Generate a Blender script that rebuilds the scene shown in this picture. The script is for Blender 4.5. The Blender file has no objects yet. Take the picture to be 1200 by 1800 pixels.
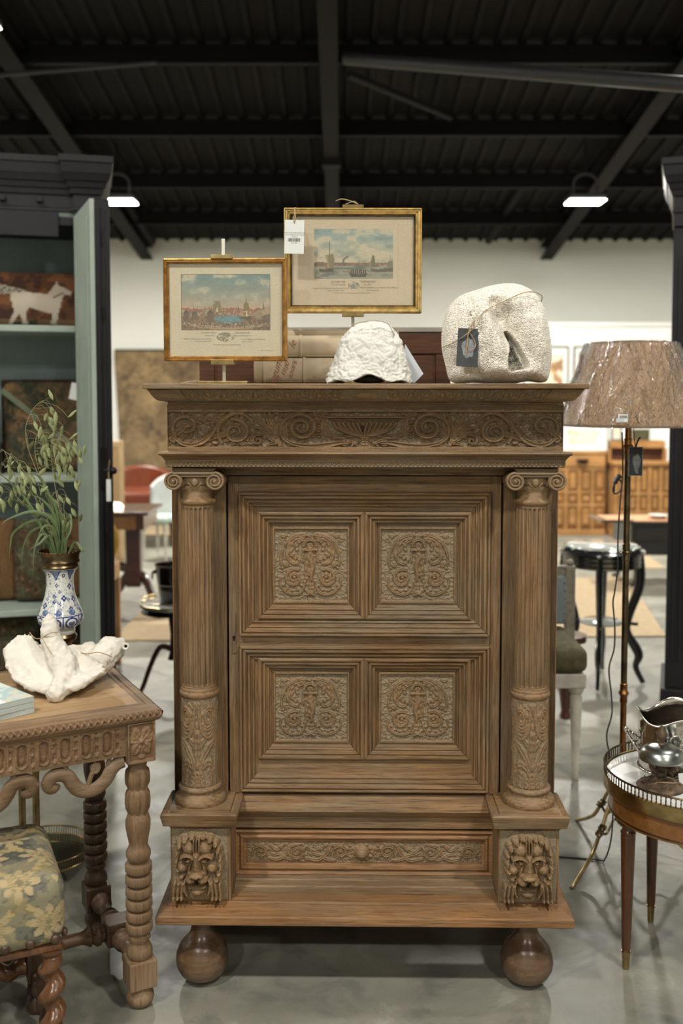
import bpy, bmesh, math, random
import numpy as np
from mathutils import Vector, Matrix, noise as mnoise

# ------------------------------------------------------------------ camera, world, lights, exposure
scene = bpy.context.scene
COL = scene.collection
PI = math.pi
F, CY, CAMZ = 1750.0, 810.0, 1.62            # focal length in px (frame 1200x1800), principal row, eye height
PITCH = math.radians(3.6)
cP, sP = math.cos(PITCH), math.sin(PITCH)

cam_data = bpy.data.cameras.new('camera')
cam = bpy.data.objects.new('camera', cam_data)
COL.objects.link(cam)
cam.location = (0, 0, CAMZ)
cam.rotation_euler = (PI/2 - PITCH, 0, 0)
cam_data.sensor_fit = 'VERTICAL'
cam_data.sensor_height = 36.0
cam_data.lens = F/1800*36.0
cam_data.shift_y = -(900.0-CY)/1800
cam_data.clip_end = 60
cam_data.dof.use_dof = True
cam_data.dof.focus_distance = 2.72
cam_data.dof.aperture_fstop = 2.2
scene.camera = cam

world = bpy.data.worlds.new('world'); scene.world = world; world.use_nodes = True
world.node_tree.nodes['Background'].inputs[0].default_value = (0.9, 0.95, 1.0, 1)
world.node_tree.nodes['Background'].inputs[1].default_value = 0.25

scene.view_settings.view_transform = 'Standard'
scene.view_settings.look = 'None'
scene.view_settings.gamma = 1.0
scene.view_settings.exposure = 0.0
scene.view_settings.use_curve_mapping = False

LIGHT_COL = (1.0, 0.965, 0.89)
LIGHT_W = 88.0
def area(name, loc, sx, sy, power, rot=(0, 0, 0), color=LIGHT_COL):
    d = bpy.data.lights.new(name, 'AREA'); d.shape = 'RECTANGLE'; d.size = sx; d.size_y = sy
    d.energy = power; d.color = color
    o = bpy.data.objects.new(name, d); o.location = loc; o.rotation_euler = rot
    COL.objects.link(o); return o

def roof_z(y): return 3.75 + 0.142*(13.5 - y) if y > -1 else 3.75 + 0.142*14.5 - 0.142*(-1 - y)
# rows of high-bay LED lamps (their housings are built further down); x, y, power factor
LAMPS = [(-2.26, 10.2, 2.4), (2.46, 10.2, 2.4), (-2.46, 6.72, 1.6), (2.52, 6.75, 1.6), (-2.3, 3.35, 0.55), (2.5, 3.35, 0.55),
         (-1.75, 0.0, 2.0), (2.1, 0.0, 1.9), (-2.3, -3.6, 2.0), (2.5, -3.6, 1.9),
         (-7.1, 10.2, 2.8), (7.3, 10.2, 2.8), (-7.1, 3.35, 0.8), (7.3, 3.35, 0.8)]
LAMP_Z = lambda y: roof_z(y) - 0.56
for (lx, ly, lp) in LAMPS:
    area('lamp_light', (lx, ly, LAMP_Z(ly) - 0.075), 0.34, 0.24, LIGHT_W*lp)

# ------------------------------------------------------------------ projection helpers (photo pixel -> world)
def PX(px, py, Y):
    k = (CY - py)/F
    dz = Y*(k*cP - sP)/(cP + k*sP)
    dep = Y*cP - dz*sP
    return Vector(((px - 600.0)/F*dep, Y, CAMZ + dz))
def GX(px, py, z=0.0):
    k = (CY - py)/F
    dz = z - CAMZ
    Y = dz*(cP + k*sP)/(k*cP - sP)
    dep = Y*cP - dz*sP
    return Vector(((px - 600.0)/F*dep, Y, z))

# ------------------------------------------------------------------ object helpers
def thing(name, label, cat, loc=(0, 0, 0), rotz=0.0, group=None):
    o = bpy.data.objects.new(name, None); COL.objects.link(o)
    o.empty_display_size = 0.05
    o.location = loc; o.rotation_euler = (0, 0, rotz)
    o['label'] = label; o['category'] = cat
    if group: o['group'] = group
    return o
def tag(o, label, cat, group=None):
    o['label'] = label; o['category'] = cat
    if group: o['group'] = group
    return o
def struct(o): o['kind'] = 'structure'; return o
def stuff(o): o['kind'] = 'stuff'; return o
def copy_tree(o, parent=None):
    c = o.copy(); COL.objects.link(c); c.parent = parent
    if parent is not None: c.matrix_parent_inverse = o.matrix_parent_inverse.copy()
    for ch in list(o.children): copy_tree(ch, c)
    return c

class MB:
    def __init__(s): s.v = []; s.f = []
    def add(s, verts, faces, M=None):
        n = len(s.v)
        if M is not None: verts = [M @ Vector(p) for p in verts]
        s.v.extend([tuple(p) for p in verts])
        s.f.extend([tuple(i + n for i in f) for f in faces])
        return s
    def box(s, x0, x1, y0, y1, z0, z1, M=None):
        v = [(x0,y0,z0),(x1,y0,z0),(x1,y1,z0),(x0,y1,z0),(x0,y0,z1),(x1,y0,z1),(x1,y1,z1),(x0,y1,z1)]
        f = [(0,3,2,1),(4,5,6,7),(0,1,5,4),(1,2,6,5),(2,3,7,6),(3,0,4,7)]
        return s.add(v, f, M)
    def lathe(s, prof, n=32, c=(0,0,0), M=None, mod=None, a0=0.0, a1=2*PI, cap=True):
        full = abs(a1 - a0 - 2*PI) < 1e-6
        cols = n if full else n + 1
        v = []; f = []
        for (r, z) in prof:
            for i in range(cols):
                a = a0 + (a1 - a0)*i/n
                rr = r if mod is None else mod(r, a, z)
                v.append((c[0] + rr*math.cos(a), c[1] + rr*math.sin(a), c[2] + z))
        m = len(prof)
        for j in range(m - 1):
            for i in range(n):
                i2 = (i + 1) % cols
                f.append((j*cols + i, j*cols + i2, (j+1)*cols + i2, (j+1)*cols + i))
        if cap and full:
            if prof[0][0] > 1e-6: f.append(tuple(reversed(range(n))))
            if prof[-1][0] > 1e-6: f.append(tuple((m-1)*cols + i for i in range(n)))
        return s.add(v, f, M)
    def tube(s, pts, r, n=8, closed=False, M=None, flat=None):
        pts = [Vector(p) for p in pts]; m = len(pts)
        rs = r if hasattr(r, '__len__') else [r]*m
        v = []; f = []
        up = Vector((0, 0, 1))
        T = []
        for i in range(m):
            a = pts[(i-1) % m] if (closed or i > 0) else pts[i]
            b = pts[(i+1) % m] if (closed or i < m-1) else pts[i]
            t = (b - a); t = t.normalized() if t.length > 1e-9 else Vector((1,0,0)); T.append(t)
        nrm = T[0].orthogonal().normalized()
        if flat is not None:
            nrm = Vector(flat[2])
        for i in range(m):
            nrm = (nrm - T[i]*nrm.dot(T[i]))
            nrm = nrm.normalized() if nrm.length > 1e-6 else T[i].orthogonal().normalized()
            bn = T[i].cross(nrm)
            for k in range(n):
                a = 2*PI*k/n
                ca, sa = math.cos(a), math.sin(a)
                if flat is not None: ca *= flat[0]; sa *= flat[1]
                v.append(pts[i] + nrm*(rs[i]*ca) + bn*(rs[i]*sa))
        for j in range(m if closed else m-1):
            j2 = (j+1) % m
            for k in range(n):
                k2 = (k+1) % n
                f.append((j*n+k, j*n+k2, j2*n+k2, j2*n+k))
        if not closed:
            f.append(tuple(reversed(range(n)))); f.append(tuple((m-1)*n + k for k in range(n)))
        return s.add(v, f, M)
    def ball(s, c, rx, ry=None, rz=None, n=16, m=10, M=None):
        ry = rx if ry is None else ry; rz = rx if rz is None else rz
        prof = [(max(1e-7, math.sin(PI*j/m)), -math.cos(PI*j/m)) for j in range(m+1)]
        T = Matrix.Translation(c) @ Matrix.Diagonal((rx, ry, rz, 1))
        if M is not None: T = M @ T
        return s.lathe(prof, n, M=T, cap=False)
    def grid(s, A, M=None, flip=False):
        A = np.asarray(A, dtype=float); m, n = A.shape[:2]
        v = A.reshape(-1, 3).tolist()
        f = []
        for j in range(m-1):
            for i in range(n-1):
                q = (j*n+i, j*n+i+1, (j+1)*n+i+1, (j+1)*n+i)
                f.append(q[::-1] if flip else q)
        return s.add(v, f, M)
    def prism(s, poly, y0, y1, M=None):
        # poly in the XZ plane, extruded along Y
        n = len(poly)
        v = [(p[0], y0, p[1]) for p in poly] + [(p[0], y1, p[1]) for p in poly]
        f = [tuple(range(n)), tuple(reversed(range(n, 2*n)))]
        for i in range(n):
            j = (i+1) % n
            f.append((i, i+n, j+n, j))
        return s.add(v, f, M)
    def sweepx(s, prof, x0, x1, fn=None, M=None, caps=True):
        # closed or open profile list of (y,z) swept along x; fn(y)->extra half length (mitre)
        n = len(prof)
        v = []
        for (y, z) in prof:
            e = fn(y, z) if fn else 0.0
            v.append((x0 - e, y, z)); v.append((x1 + e, y, z))
        f = [(2*i, 2*i+1, 2*i+3, 2*i+2) for i in range(n-1)]
        if caps and n > 2:
            f.append(tuple(2*i for i in range(n)))
            f.append(tuple(2*i+1 for i in reversed(range(n))))
        return s.add(v, f, M)
    def build(s, name, mat, parent=None, smooth=False, bevel=0.0, angle=40, segs=2, loc=None):
        me = bpy.data.meshes.new(name)
        me.from_pydata(s.v, [], s.f)
        bm = bmesh.new(); bm.from_mesh(me)
        bmesh.ops.recalc_face_normals(bm, faces=bm.faces)
        bm.to_mesh(me); bm.free()
        if smooth:
            me.shade_smooth()
            if angle < 180: me.set_sharp_from_angle(angle=math.radians(angle))
        o = bpy.data.objects.new(name, me); COL.objects.link(o)
        if mat is not None: me.materials.append(mat)
        if parent is not None: o.parent = parent
        if loc is not None: o.location = loc
        if bevel > 0:
            md = o.modifiers.new('bevel', 'BEVEL'); md.width = bevel; md.segments = segs
            md.limit_method = 'ANGLE'; md.angle_limit = math.radians(35)
            md.use_clamp_overlap = True
        return o

def fast_grid(name, A, mat, parent=None, col=None, attr='Col', back=None, smooth=True, flip=False):
    """numpy (m,n,3) grid to mesh; back = y offset to close the sides to a flat back."""
    A = np.asarray(A, dtype=np.float32); m, n = A.shape[:2]
    idx = np.arange(m*n).reshape(m, n)
    q = np.stack([idx[:-1,:-1], idx[:-1,1:], idx[1:,1:], idx[1:,:-1]], -1).reshape(-1, 4)
    V = A.reshape(-1, 3); 
    if back is not None:
        ring = np.concatenate([idx[0,:-1], idx[:-1,-1], idx[-1,:0:-1], idx[:0:-1,0]])
        B = V[ring].copy(); B[:,1] = back
        b0 = len(V); k = len(ring)
        V = np.concatenate([V, B])
        i0 = np.arange(k); i1 = (i0 + 1) % k
        q2 = np.stack([ring[i0], b0 + i0, b0 + i1, ring[i1]], -1)
        q = np.concatenate([q, q2])
    if flip: q = q[:, ::-1]
    me = bpy.data.meshes.new(name)
    me.vertices.add(len(V)); me.vertices.foreach_set('co', V.ravel())
    me.loops.add(q.size); me.loops.foreach_set('vertex_index', q.ravel().astype(np.int32))
    me.polygons.add(len(q)); me.polygons.foreach_set('loop_start', (np.arange(len(q))*4).astype(np.int32))
    me.update(calc_edges=True); me.validate()
    if smooth: me.shade_smooth()
    if col is not None:
        a = me.color_attributes.new(attr, 'FLOAT_COLOR', 'POINT')
        C = np.ones((len(V), 4), dtype=np.float32); cc = np.asarray(col, dtype=np.float32).reshape(m*n, -1)
        if cc.shape[1] == 1: cc = np.repeat(cc, 3, 1)
        C[:m*n, :3] = cc[:, :3]
        a.data.foreach_set('color', C.ravel())
    o = bpy.data.objects.new(name, me); COL.objects.link(o)
    me.materials.append(mat)
    if parent is not None: o.parent = parent
    return o

# ------------------------------------------------------------------ numpy noise and painting helpers
RNG = np.random.RandomState(7)
def vnoise(X, Z, scale, seed=0, octv=4):
    out = np.zeros_like(X, dtype=float); amp = 1.0; tot = 0
    for o in range(octv):
        r = np.random.RandomState(seed*13 + o).rand(64, 64)
        x = X*scale*2**o; z = Z*scale*2**o
        xi = np.floor(x).astype(int); zi = np.floor(z).astype(int)
        fx = x - xi; fz = z - zi
        fx = fx*fx*(3-2*fx); fz = fz*fz*(3-2*fz)
        a = r[xi % 64, zi % 64]; b = r[(xi+1) % 64, zi % 64]
        c = r[xi % 64, (zi+1) % 64]; d = r[(xi+1) % 64, (zi+1) % 64]
        out += amp*((a*(1-fx)+b*fx)*(1-fz) + (c*(1-fx)+d*fx)*fz); tot += amp; amp *= .5
    return out/tot
def lin(c):
    c = np.asarray(c, dtype=float)/255.0
    return np.where(c <= 0.04045, c/12.92, ((c+0.055)/1.055)**2.4)
def L4(r, g, b):
    t = lin((r, g, b)); return (float(t[0]), float(t[1]), float(t[2]), 1.0)

class Relief:
    """height field built from carved strokes; coordinates in photo px inside a box (x0,x1,y0,y1), y down."""
    def __init__(s, x0, x1, y0, y1, nx, ny):
        s.b = (x0, x1, y0, y1); s.nx, s.ny = nx, ny
        s.x = np.linspace(x0, x1, nx); s.y = np.linspace(y0, y1, ny)
        s.X, s.Y = np.meshgrid(s.x, s.y)
        s.H = np.zeros((ny, nx)); s.wm = 1.0
    def stroke(s, pts, w, h=1.0, kind='round', base=0.0):
        pts = np.asarray(pts, dtype=float); m = len(pts)
        ws = np.asarray(w, dtype=float) if hasattr(w, '__len__') else np.full(m, float(w))
        ws = ws*s.wm
        if len(ws) != m: ws = np.interp(np.linspace(0, 1, m), np.linspace(0, 1, len(ws)), ws)
        W = ws.max()
        ix0 = np.searchsorted(s.x, pts[:,0].min()-W); ix1 = np.searchsorted(s.x, pts[:,0].max()+W)
        iy0 = np.searchsorted(s.y, pts[:,1].min()-W); iy1 = np.searchsorted(s.y, pts[:,1].max()+W)
        if ix1 <= ix0 or iy1 <= iy0: return
        X = s.X[iy0:iy1, ix0:ix1]; Y = s.Y[iy0:iy1, ix0:ix1]
        D = np.full(X.shape, 9.0); TT = np.zeros(X.shape)
        for i in range(m-1):
            a = pts[i]; d = pts[i+1]-a; L2 = d@d
            if L2 < 1e-12: continue
            t = np.clip(((X-a[0])*d[0]+(Y-a[1])*d[1])/L2, 0, 1)
            dd = np.hypot(X-a[0]-t*d[0], Y-a[1]-t*d[1])/np.maximum(ws[i]*(1-t)+ws[i+1]*t, 1e-6)
            k = dd < D
            D = np.where(k, dd, D); TT = np.where(k, (i+t)/(m-1), TT)
        ins = D < 1
        Dc = np.clip(D, 0, 1)
        if kind == 'round': P = np.sqrt(1-Dc**2)
        elif kind == 'leaf': P = np.sqrt(1-Dc**2)*(1-0.5*np.exp(-(Dc/0.22)**2))*(0.85+0.15*np.cos(TT*22))
        elif kind == 'band': P = np.clip((1-Dc)*5, 0, 1)*(0.68+0.32*np.clip((Dc-0.35)*4, 0, 1))
        elif kind == 'flat': P = np.clip((1-Dc)*4, 0, 1)
        else: P = 1-Dc
        s.H[iy0:iy1, ix0:ix1] = np.maximum(s.H[iy0:iy1, ix0:ix1], np.where(ins, base + h*P, 0))
    def fill(s, scale, h=0.45, seed=3, w=0.035):
        n = vnoise(s.X+50, s.Y+50, scale, seed, 2); n2 = vnoise(s.X+90, s.Y+20, scale*1.3, seed+5, 2)
        r = np.maximum(np.exp(-((n-0.5)/w)**2), 0.8*np.exp(-((n2-0.5)/w)**2))
        s.H = np.maximum(s.H, h*r)
    def cut(s, pts, w, d):
        keep = s.H.copy(); s.H = np.zeros_like(keep)
        s.stroke(pts, w, d, 'round'); s.H = keep - s.H
    def blob(s, cx, cy, rx, ry, h, base=0.0, ang=0.0, mode='max', p=2):
        ca, sa = math.cos(ang), math.sin(ang)
        u = ((s.X-cx)*ca + (s.Y-cy)*sa)/rx; v = (-(s.X-cx)*sa + (s.Y-cy)*ca)/ry
        q = np.clip(1 - np.abs(u)**p - np.abs(v)**p, 0, 1)
        P = np.sqrt(q)
        if mode == 'max': s.H = np.maximum(s.H, np.where(q > 0, base + h*P, 0))
        elif mode == 'add': s.H = s.H + h*q
        else: s.H = s.H - h*q
    def blur(s, n=1):
        for _ in range(n):
            K = np.pad(s.H, 1, mode='edge')
            s.H = (K[1:-1,1:-1]*4 + K[:-2,1:-1]*2 + K[2:,1:-1]*2 + K[1:-1,:-2]*2 + K[1:-1,2:]*2 + K[:-2,:-2]+K[2:,2:]+K[:-2,2:]+K[2:,:-2])/16
def spiral(cx, cy, r0, r1, a0, turns, n=48, sy=1.0):
    out = []
    for i in range(n):
        t = i/(n-1); a = a0 + turns*2*PI*t; r = r0 + (r1-r0)*t**0.8
        out.append((cx + r*math.cos(a), cy + r*sy*math.sin(a)))
    return out
def bez(p0, p1, p2, p3=None, n=16):
    out = []
    for i in range(n):
        t = i/(n-1)
        if p3 is None: out.append(tuple((1-t)**2*a + 2*t*(1-t)*b + t*t*c for a, b, c in zip(p0, p1, p2)))
        else: out.append(tuple((1-t)**3*a + 3*t*(1-t)**2*b + 3*t*t*(1-t)*c + t**3*d for a, b, c, d in zip(p0, p1, p2, p3)))
    return out
def smooth_path(pts, n=8, closed=False):
    P = [np.array(p, dtype=float) for p in pts]; m = len(P); out = []
    rng = range(m) if closed else range(m-1)
    for i in rng:
        if closed: a, b, c, d = P[(i-1)%m], P[i], P[(i+1)%m], P[(i+2)%m]
        else: a, b, c, d = P[max(i-1,0)], P[i], P[i+1], P[min(i+2,m-1)]
        for k in range(n):
            t = k/n
            out.append(tuple(0.5*((2*b)+(-a+c)*t+(2*a-5*b+4*c-d)*t*t+(-a+3*b-3*c+d)*t**3)))
    if not closed: out.append(tuple(P[-1]))
    return out
def leaves(R, pts, side, L, W, h, step=5, lean=0.7, kind='leaf', t0=0.0, t1=1.0):
    """acanthus lobes springing off a stem path."""
    pts = np.asarray(pts); m = len(pts)
    for i in range(max(1, int(m*t0)), min(m-1, int(m*t1)), step):
        d = pts[i+1 if i+1 < m else i]-pts[i-1]; d = d/(np.hypot(*d)+1e-9)
        nrm = np.array([-d[1], d[0]])*side
        e = pts[i] + (d*lean + nrm)*L
        mid = pts[i] + (d*lean*0.2 + nrm*0.75)*L
        R.stroke(bez(tuple(pts[i]), tuple(mid), tuple(e), n=7), [W*0.45, W, W*0.9, W*0.3], h, kind)
# ------------------------------------------------------------------ materials (all procedural)
def nt(name):
    m = bpy.data.materials.new(name); m.use_nodes = True
    t = m.node_tree; b = t.nodes['Principled BSDF']
    return m, t, b
def nd(t, typ, **kw):
    n = t.nodes.new(typ)
    for k, v in kw.items():
        if k in ('operation', 'blend_type', 'data_type', 'feature', 'distance', 'noise_dimensions', 'attribute_name', 'wave_type', 'bands_direction', 'noise_type', 'invert', 'rings_direction'):
            setattr(n, k, v)
        else:
            n.inputs[k.replace('_', ' ')].default_value = v
    return n
def coords(t, scale=(1,1,1), rot=(0,0,0), src='Object'):
    tc = t.nodes.new('ShaderNodeTexCoord'); mp = t.nodes.new('ShaderNodeMapping')
    t.links.new(tc.outputs[src], mp.inputs['Vector'])
    mp.inputs['Scale'].default_value = scale; mp.inputs['Rotation'].default_value = rot
    return mp.outputs['Vector']
def ramp(t, fac, stops):
    r = t.nodes.new('ShaderNodeValToRGB'); e = r.color_ramp.elements
    while len(e) < len(stops): e.new(0.5)
    for el, (p, c) in zip(e, stops):
        el.position = p; el.color = c if len(c) == 4 else (*c, 1)
    t.links.new(fac, r.inputs['Fac']); return r.outputs['Color']
def mix(t, a, b, fac, mode='MIX'):
    m = t.nodes.new('ShaderNodeMix'); m.data_type = 'RGBA'; m.blend_type = mode
    for sock, val in ((m.inputs[6], a), (m.inputs[7], b), (m.inputs[0], fac)):
        if hasattr(val, 'links') or isinstance(val, bpy.types.NodeSocket): t.links.new(val, sock)
        else: sock.default_value = val
    return m.outputs[2]
def bump(t, b, height, strength=0.3, dist=0.002):
    n = t.nodes.new('ShaderNodeBump'); n.inputs['Strength'].default_value = strength; n.inputs['Distance'].default_value = dist
    t.links.new(height, n.inputs['Height']); t.links.new(n.outputs['Normal'], b.inputs['Normal']); return n
def noise_n(t, vec, scale, detail=4, rough=0.55, dist=0.0):
    n = t.nodes.new('ShaderNodeTexNoise'); n.inputs['Scale'].default_value = scale; n.inputs['Detail'].default_value = detail
    n.inputs['Roughness'].default_value = rough; n.inputs['Distortion'].default_value = dist
    t.links.new(vec, n.inputs['Vector']); return n.outputs['Fac']

def plain(name, col, rough=0.5, metal=0.0, var=0.12, scale=8, bmp=0.1, bscale=60, coat=0.0, spec=0.5):
    m, t, b = nt(name)
    v = coords(t)
    n = noise_n(t, v, scale, 5)
    d = tuple(c*(1-var*1.6) for c in col[:3]) + (1,); l = tuple(min(1, c*(1+var*1.2)) for c in col[:3]) + (1,)
    c = ramp(t, n, [(0.3, d), (0.7, l)])
    t.links.new(c, b.inputs['Base Color'])
    b.inputs['Roughness'].default_value = rough; b.inputs['Metallic'].default_value = metal
    b.inputs['Coat Weight'].default_value = coat; b.inputs['Specular IOR Level'].default_value = spec
    if bmp > 0: bump(t, b, noise_n(t, v, bscale, 3), bmp, 0.002)
    return m

def mix3(a, b, f): return tuple(x*(1-f)+y*f for x, y in zip(a[:3], b[:3])) + (1,)
def wood(name, dark, mid, light, axis='X', lime=(0,0,0,1), lime_amt=0.0, rough=0.6, streak=1.0, bmp=0.35, carve=False, coat=0.0, spec=0.35, pores=0.6):
    """grain stretched along axis; lime = tone held in the open grain and the recesses, mostly pale wax."""
    m, t, b = nt(name)
    s = {'X': (1.2, 22, 22), 'Z': (22, 22, 1.2), 'Y': (22, 1.2, 22)}[axis]
    s2 = {'X': (6, 150, 150), 'Z': (150, 150, 6), 'Y': (150, 6, 150)}[axis]
    s3 = {'X': (1.5, 5, 5), 'Z': (5, 5, 1.5), 'Y': (5, 1.5, 5)}[axis]
    s = tuple(q*1.9 if q > 5 else q*1.5 for q in s)
    g = noise_n(t, coords(t, s), 3.0*streak, 7, 0.72, 0.5)
    p = noise_n(t, coords(t, s2), 1.6, 4, 0.7)
    pat = noise_n(t, coords(t, s3), 1.7, 4, 0.6)
    c = ramp(t, g, [(0.25, mix3(dark, mid, 0.25)), (0.45, mid), (0.75, light)])
    big = noise_n(t, coords(t, tuple(q*0.25 for q in s3)), 5, 4, 0.6)
    c = mix(t, c, tuple(q*0.62 for q in mid[:3]) + (1,), ramp(t, big, [(0.40, (0.75,)*3), (0.56, (0,0,0))]))
    if lime_amt > 0:
        lf = ramp(t, pat, [(0.42, (0,0,0)), (0.68, (lime_amt,)*3)])
        c = mix(t, c, lime, lf)
    pf = ramp(t, p, [(0.36, (pores,)*3), (0.50, (0,0,0))])
    c = mix(t, c, tuple(x*0.45 for x in dark[:3]) + (1,), pf)
    h = p
    if carve:
        a = t.nodes.new('ShaderNodeAttribute'); a.attribute_name = 'Col'
        cf = ramp(t, a.outputs['Fac'], [(0.02, (0.7,)*3), (0.25, (0.45,)*3), (0.6, (0.0,)*3)])
        c = mix(t, c, lime, cf)
        # wax and dirt hold in the fine cracks
        v2 = coords(t)
        cr = noise_n(t, v2, 260, 3)
        c = mix(t, c, tuple(x*0.5 for x in dark[:3]) + (1,), ramp(t, cr, [(0.34, (0.55,)*3), (0.46, (0,0,0))]))
    t.links.new(c, b.inputs['Base Color'])
    b.inputs['Roughness'].default_value = rough; b.inputs['Coat Weight'].default_value = coat; b.inputs['Specular IOR Level'].default_value = spec
    if coat: b.inputs['Coat Roughness'].default_value = 0.2
    bump(t, b, h, bmp, 0.0015)
    return m

OD, OM, OL = L4(80, 55, 34), L4(126, 96, 64), L4(162, 128, 88)
LIME = L4(132, 121, 101)
oak_x = wood('oak_grain_across', OD, OM, OL, 'X', LIME, 0.6)
oak_z = wood('oak_grain_upright', OD, OM, OL, 'Z', LIME, 0.4)
oak_y = wood('oak_grain_deep', OD, OM, OL, 'Y', LIME, 0.6)
oak_carved = wood('oak_carved', L4(92,67,44), L4(134,106,74), L4(162,131,94), 'X', L4(132,120,99), 0.3, carve=True, bmp=0.2, pores=0.4)
oak_turned = wood('oak_turned', L4(94,68,44), L4(136,107,75), L4(164,134,96), 'X', L4(140,128,106), 0.5, bmp=0.3, pores=0.5)
oak_warm = wood('oak_warm', L4(96,62,36), L4(142,102,64), L4(168,127,82), 'X', LIME, 0.3)
oak_ball = wood('oak_dark_turned', L4(52,38,28), L4(96,72,52), L4(132,104,76), 'X', L4(120,108,90), 0.3, rough=0.3, coat=0.4, streak=0.4, pores=0.3)
tbl_top = wood('bleached_walnut_top', L4(130,98,64), L4(172,138,98), L4(196,164,122), 'X', L4(180,160,130), 0.35, streak=0.6, pores=0.35)
tbl_x = wood('bleached_walnut_across', L4(82,60,42), L4(122,96,70), L4(150,121,90), 'X', L4(160,142,118), 0.35, pores=0.4)
tbl_z = wood('bleached_walnut_upright', L4(86,63,44), L4(124,98,71), L4(150,122,92), 'Z', L4(160,142,118), 0.35, pores=0.4)
tbl_red = wood('bleached_walnut_reddish', L4(84,54,36), L4(134,90,58), L4(160,114,78), 'Z', L4(150,126,100), 0.15, pores=0.4)
tbl_carved = wood('bleached_walnut_carved', L4(86,62,43), L4(128,100,73), L4(160,131,100), 'X', L4(92,62,40), 0.1, carve=True, pores=0.3)  # carved recesses take a darker brown here, not pale wax
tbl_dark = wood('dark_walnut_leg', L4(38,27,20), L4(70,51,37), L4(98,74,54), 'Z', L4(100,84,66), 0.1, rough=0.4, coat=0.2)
tbl_str = wood('walnut_stretcher', L4(50,36,27), L4(92,68,50), L4(124,96,72), 'X', L4(120,104,84), 0.2, rough=0.45)
mahog = wood('polished_mahogany', L4(52,28,15), L4(84,50,27), L4(108,68,40), 'Z', LIME, 0.0, rough=0.22, coat=0.6, pores=0.15, bmp=0.05)
mahog_x = wood('polished_mahogany_across', L4(88,50,22), L4(130,84,40), L4(156,106,56), 'X', LIME, 0.0, rough=0.22, coat=0.6, pores=0.15, bmp=0.05, streak=0.4)
twist_wood = wood('oiled_oak_twist', L4(56,30,17), L4(104,66,38), L4(134,92,58), 'Z', LIME, 0.0, rough=0.28, coat=0.5, pores=0.3, bmp=0.1)
dark_mahog = wood('dark_mahogany', L4(34,14,10), L4(66,30,20), L4(88,46,30), 'X', LIME, 0.0, rough=0.2, coat=0.6, pores=0.1, bmp=0.05)
brown_chest = wood('red_brown_chest', L4(40,22,12), L4(78,46,26), L4(100,64,40), 'X', LIME, 0.0, rough=0.5, pores=0.3)
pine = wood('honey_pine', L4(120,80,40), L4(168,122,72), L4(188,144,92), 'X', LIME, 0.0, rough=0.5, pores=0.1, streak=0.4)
pine_shade = wood('honey_pine_shaded', L4(90,58,28), L4(132,92,50), L4(150,108,62), 'Z', LIME, 0.0, rough=0.5, pores=0.1, streak=0.4)  # darker copy of the pine, recess shade put into its colour
black_lac = plain('ebonised_wood', L4(26,27,28), 0.16, 0, 0.2, coat=0.6, bmp=0.02)
black_paint = plain('black_painted_wood', L4(25,25,28), 0.5, 0, 0.15, bmp=0.08, spec=0.3)
sage = plain('sage_paint', L4(160,172,160), 0.5, 0, 0.06, bmp=0.06)
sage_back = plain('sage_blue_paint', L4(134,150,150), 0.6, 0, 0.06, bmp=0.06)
gray_paint = plain('worn_grey_paint', L4(120,112,98), 0.6, 0, 0.25, 30, 0.2)
white_paint = plain('worn_cream_paint', L4(186,180,166), 0.55, 0, 0.12, 20, 0.15)
brass = plain('aged_brass', L4(172,150,104), 0.28, 1.0, 0.3, 20, 0.05)
brass_dark = plain('dark_brass', L4(108,94,70), 0.32, 1.0, 0.35, 25, 0.05)
copper_brass = plain('warm_brass', L4(150,104,62), 0.3, 1.0, 0.3, 20, 0.05)
silver = plain('polished_silver', L4(206,200,192), 0.1, 1.0, 0.08, 12, 0.04, 50)
pewter = plain('brushed_nickel', L4(160,164,160), 0.3, 1.0, 0.12, 12, 0.04)
rust = plain('rusty_cast_iron', L4(98,80,64), 0.6, 0.5, 0.4, 30, 0.6, 90)
iron = plain('dark_iron', L4(34,30,28), 0.4, 0.7, 0.2)
black_rubber = plain('black_cord', L4(24,24,24), 0.5)
paper = plain('white_card', L4(212,216,212), 0.7, 0, 0.02, 5, 0.02)
paper_grey = plain('pale_grey_card', L4(188,194,200), 0.7, 0, 0.04, 5, 0.02)
ink = plain('printed_ink', L4(60,58,55), 0.8, 0, 0.1, 5, 0)
ink_soft = plain('faded_engraving_ink', L4(132,124,108), 0.8, 0, 0.1, 5, 0)
ink_brown = plain('sepia_ink', L4(150,88,58), 0.8, 0, 0.1, 5, 0)
twine = plain('jute_twine', L4(170,146,112), 0.9, 0, 0.2, 200, 0.5, 600)
vellum = plain('old_vellum', L4(192,176,148), 0.6, 0, 0.10, 9, 0.25, 30)
vellum_dark = plain('old_vellum_dark', L4(182,166,140), 0.6, 0, 0.14, 12, 0.25, 30)
leather_orange = plain('orange_leather', L4(100,44,16), 0.35, 0, 0.12, 10, 0.1)
kraft = plain('kraft_panel', L4(172,140,98), 0.7, 0, 0.06, 4, 0.05)
ochre = plain('ochre_velvet', L4(158,122,40), 0.8, 0, 0.1, 10, 0.2)
green_velvet = plain('olive_velvet', L4(76,72,44), 0.85, 0, 0.25, 30, 0.4, 300)
blue_grey_cloth = plain('blue_grey_cloth', L4(112,120,120), 0.85, 0, 0.1, 10, 0.3, 300)
wine = plain('dark_wine_lacquer', L4(28,12,12), 0.12, 0, 0.1, coat=0.7, bmp=0)
marble = plain('white_marble', L4(208,208,204), 0.2, 0, 0.07, 4, 0.0)
marble_grey = plain('grey_marble', L4(178,182,176), 0.12, 0, 0.14, 5, 0.0, coat=0.5)
white_cloth = plain('white_cloth', L4(206,208,206), 0.8, 0, 0.08, 6, 0.1)
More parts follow.
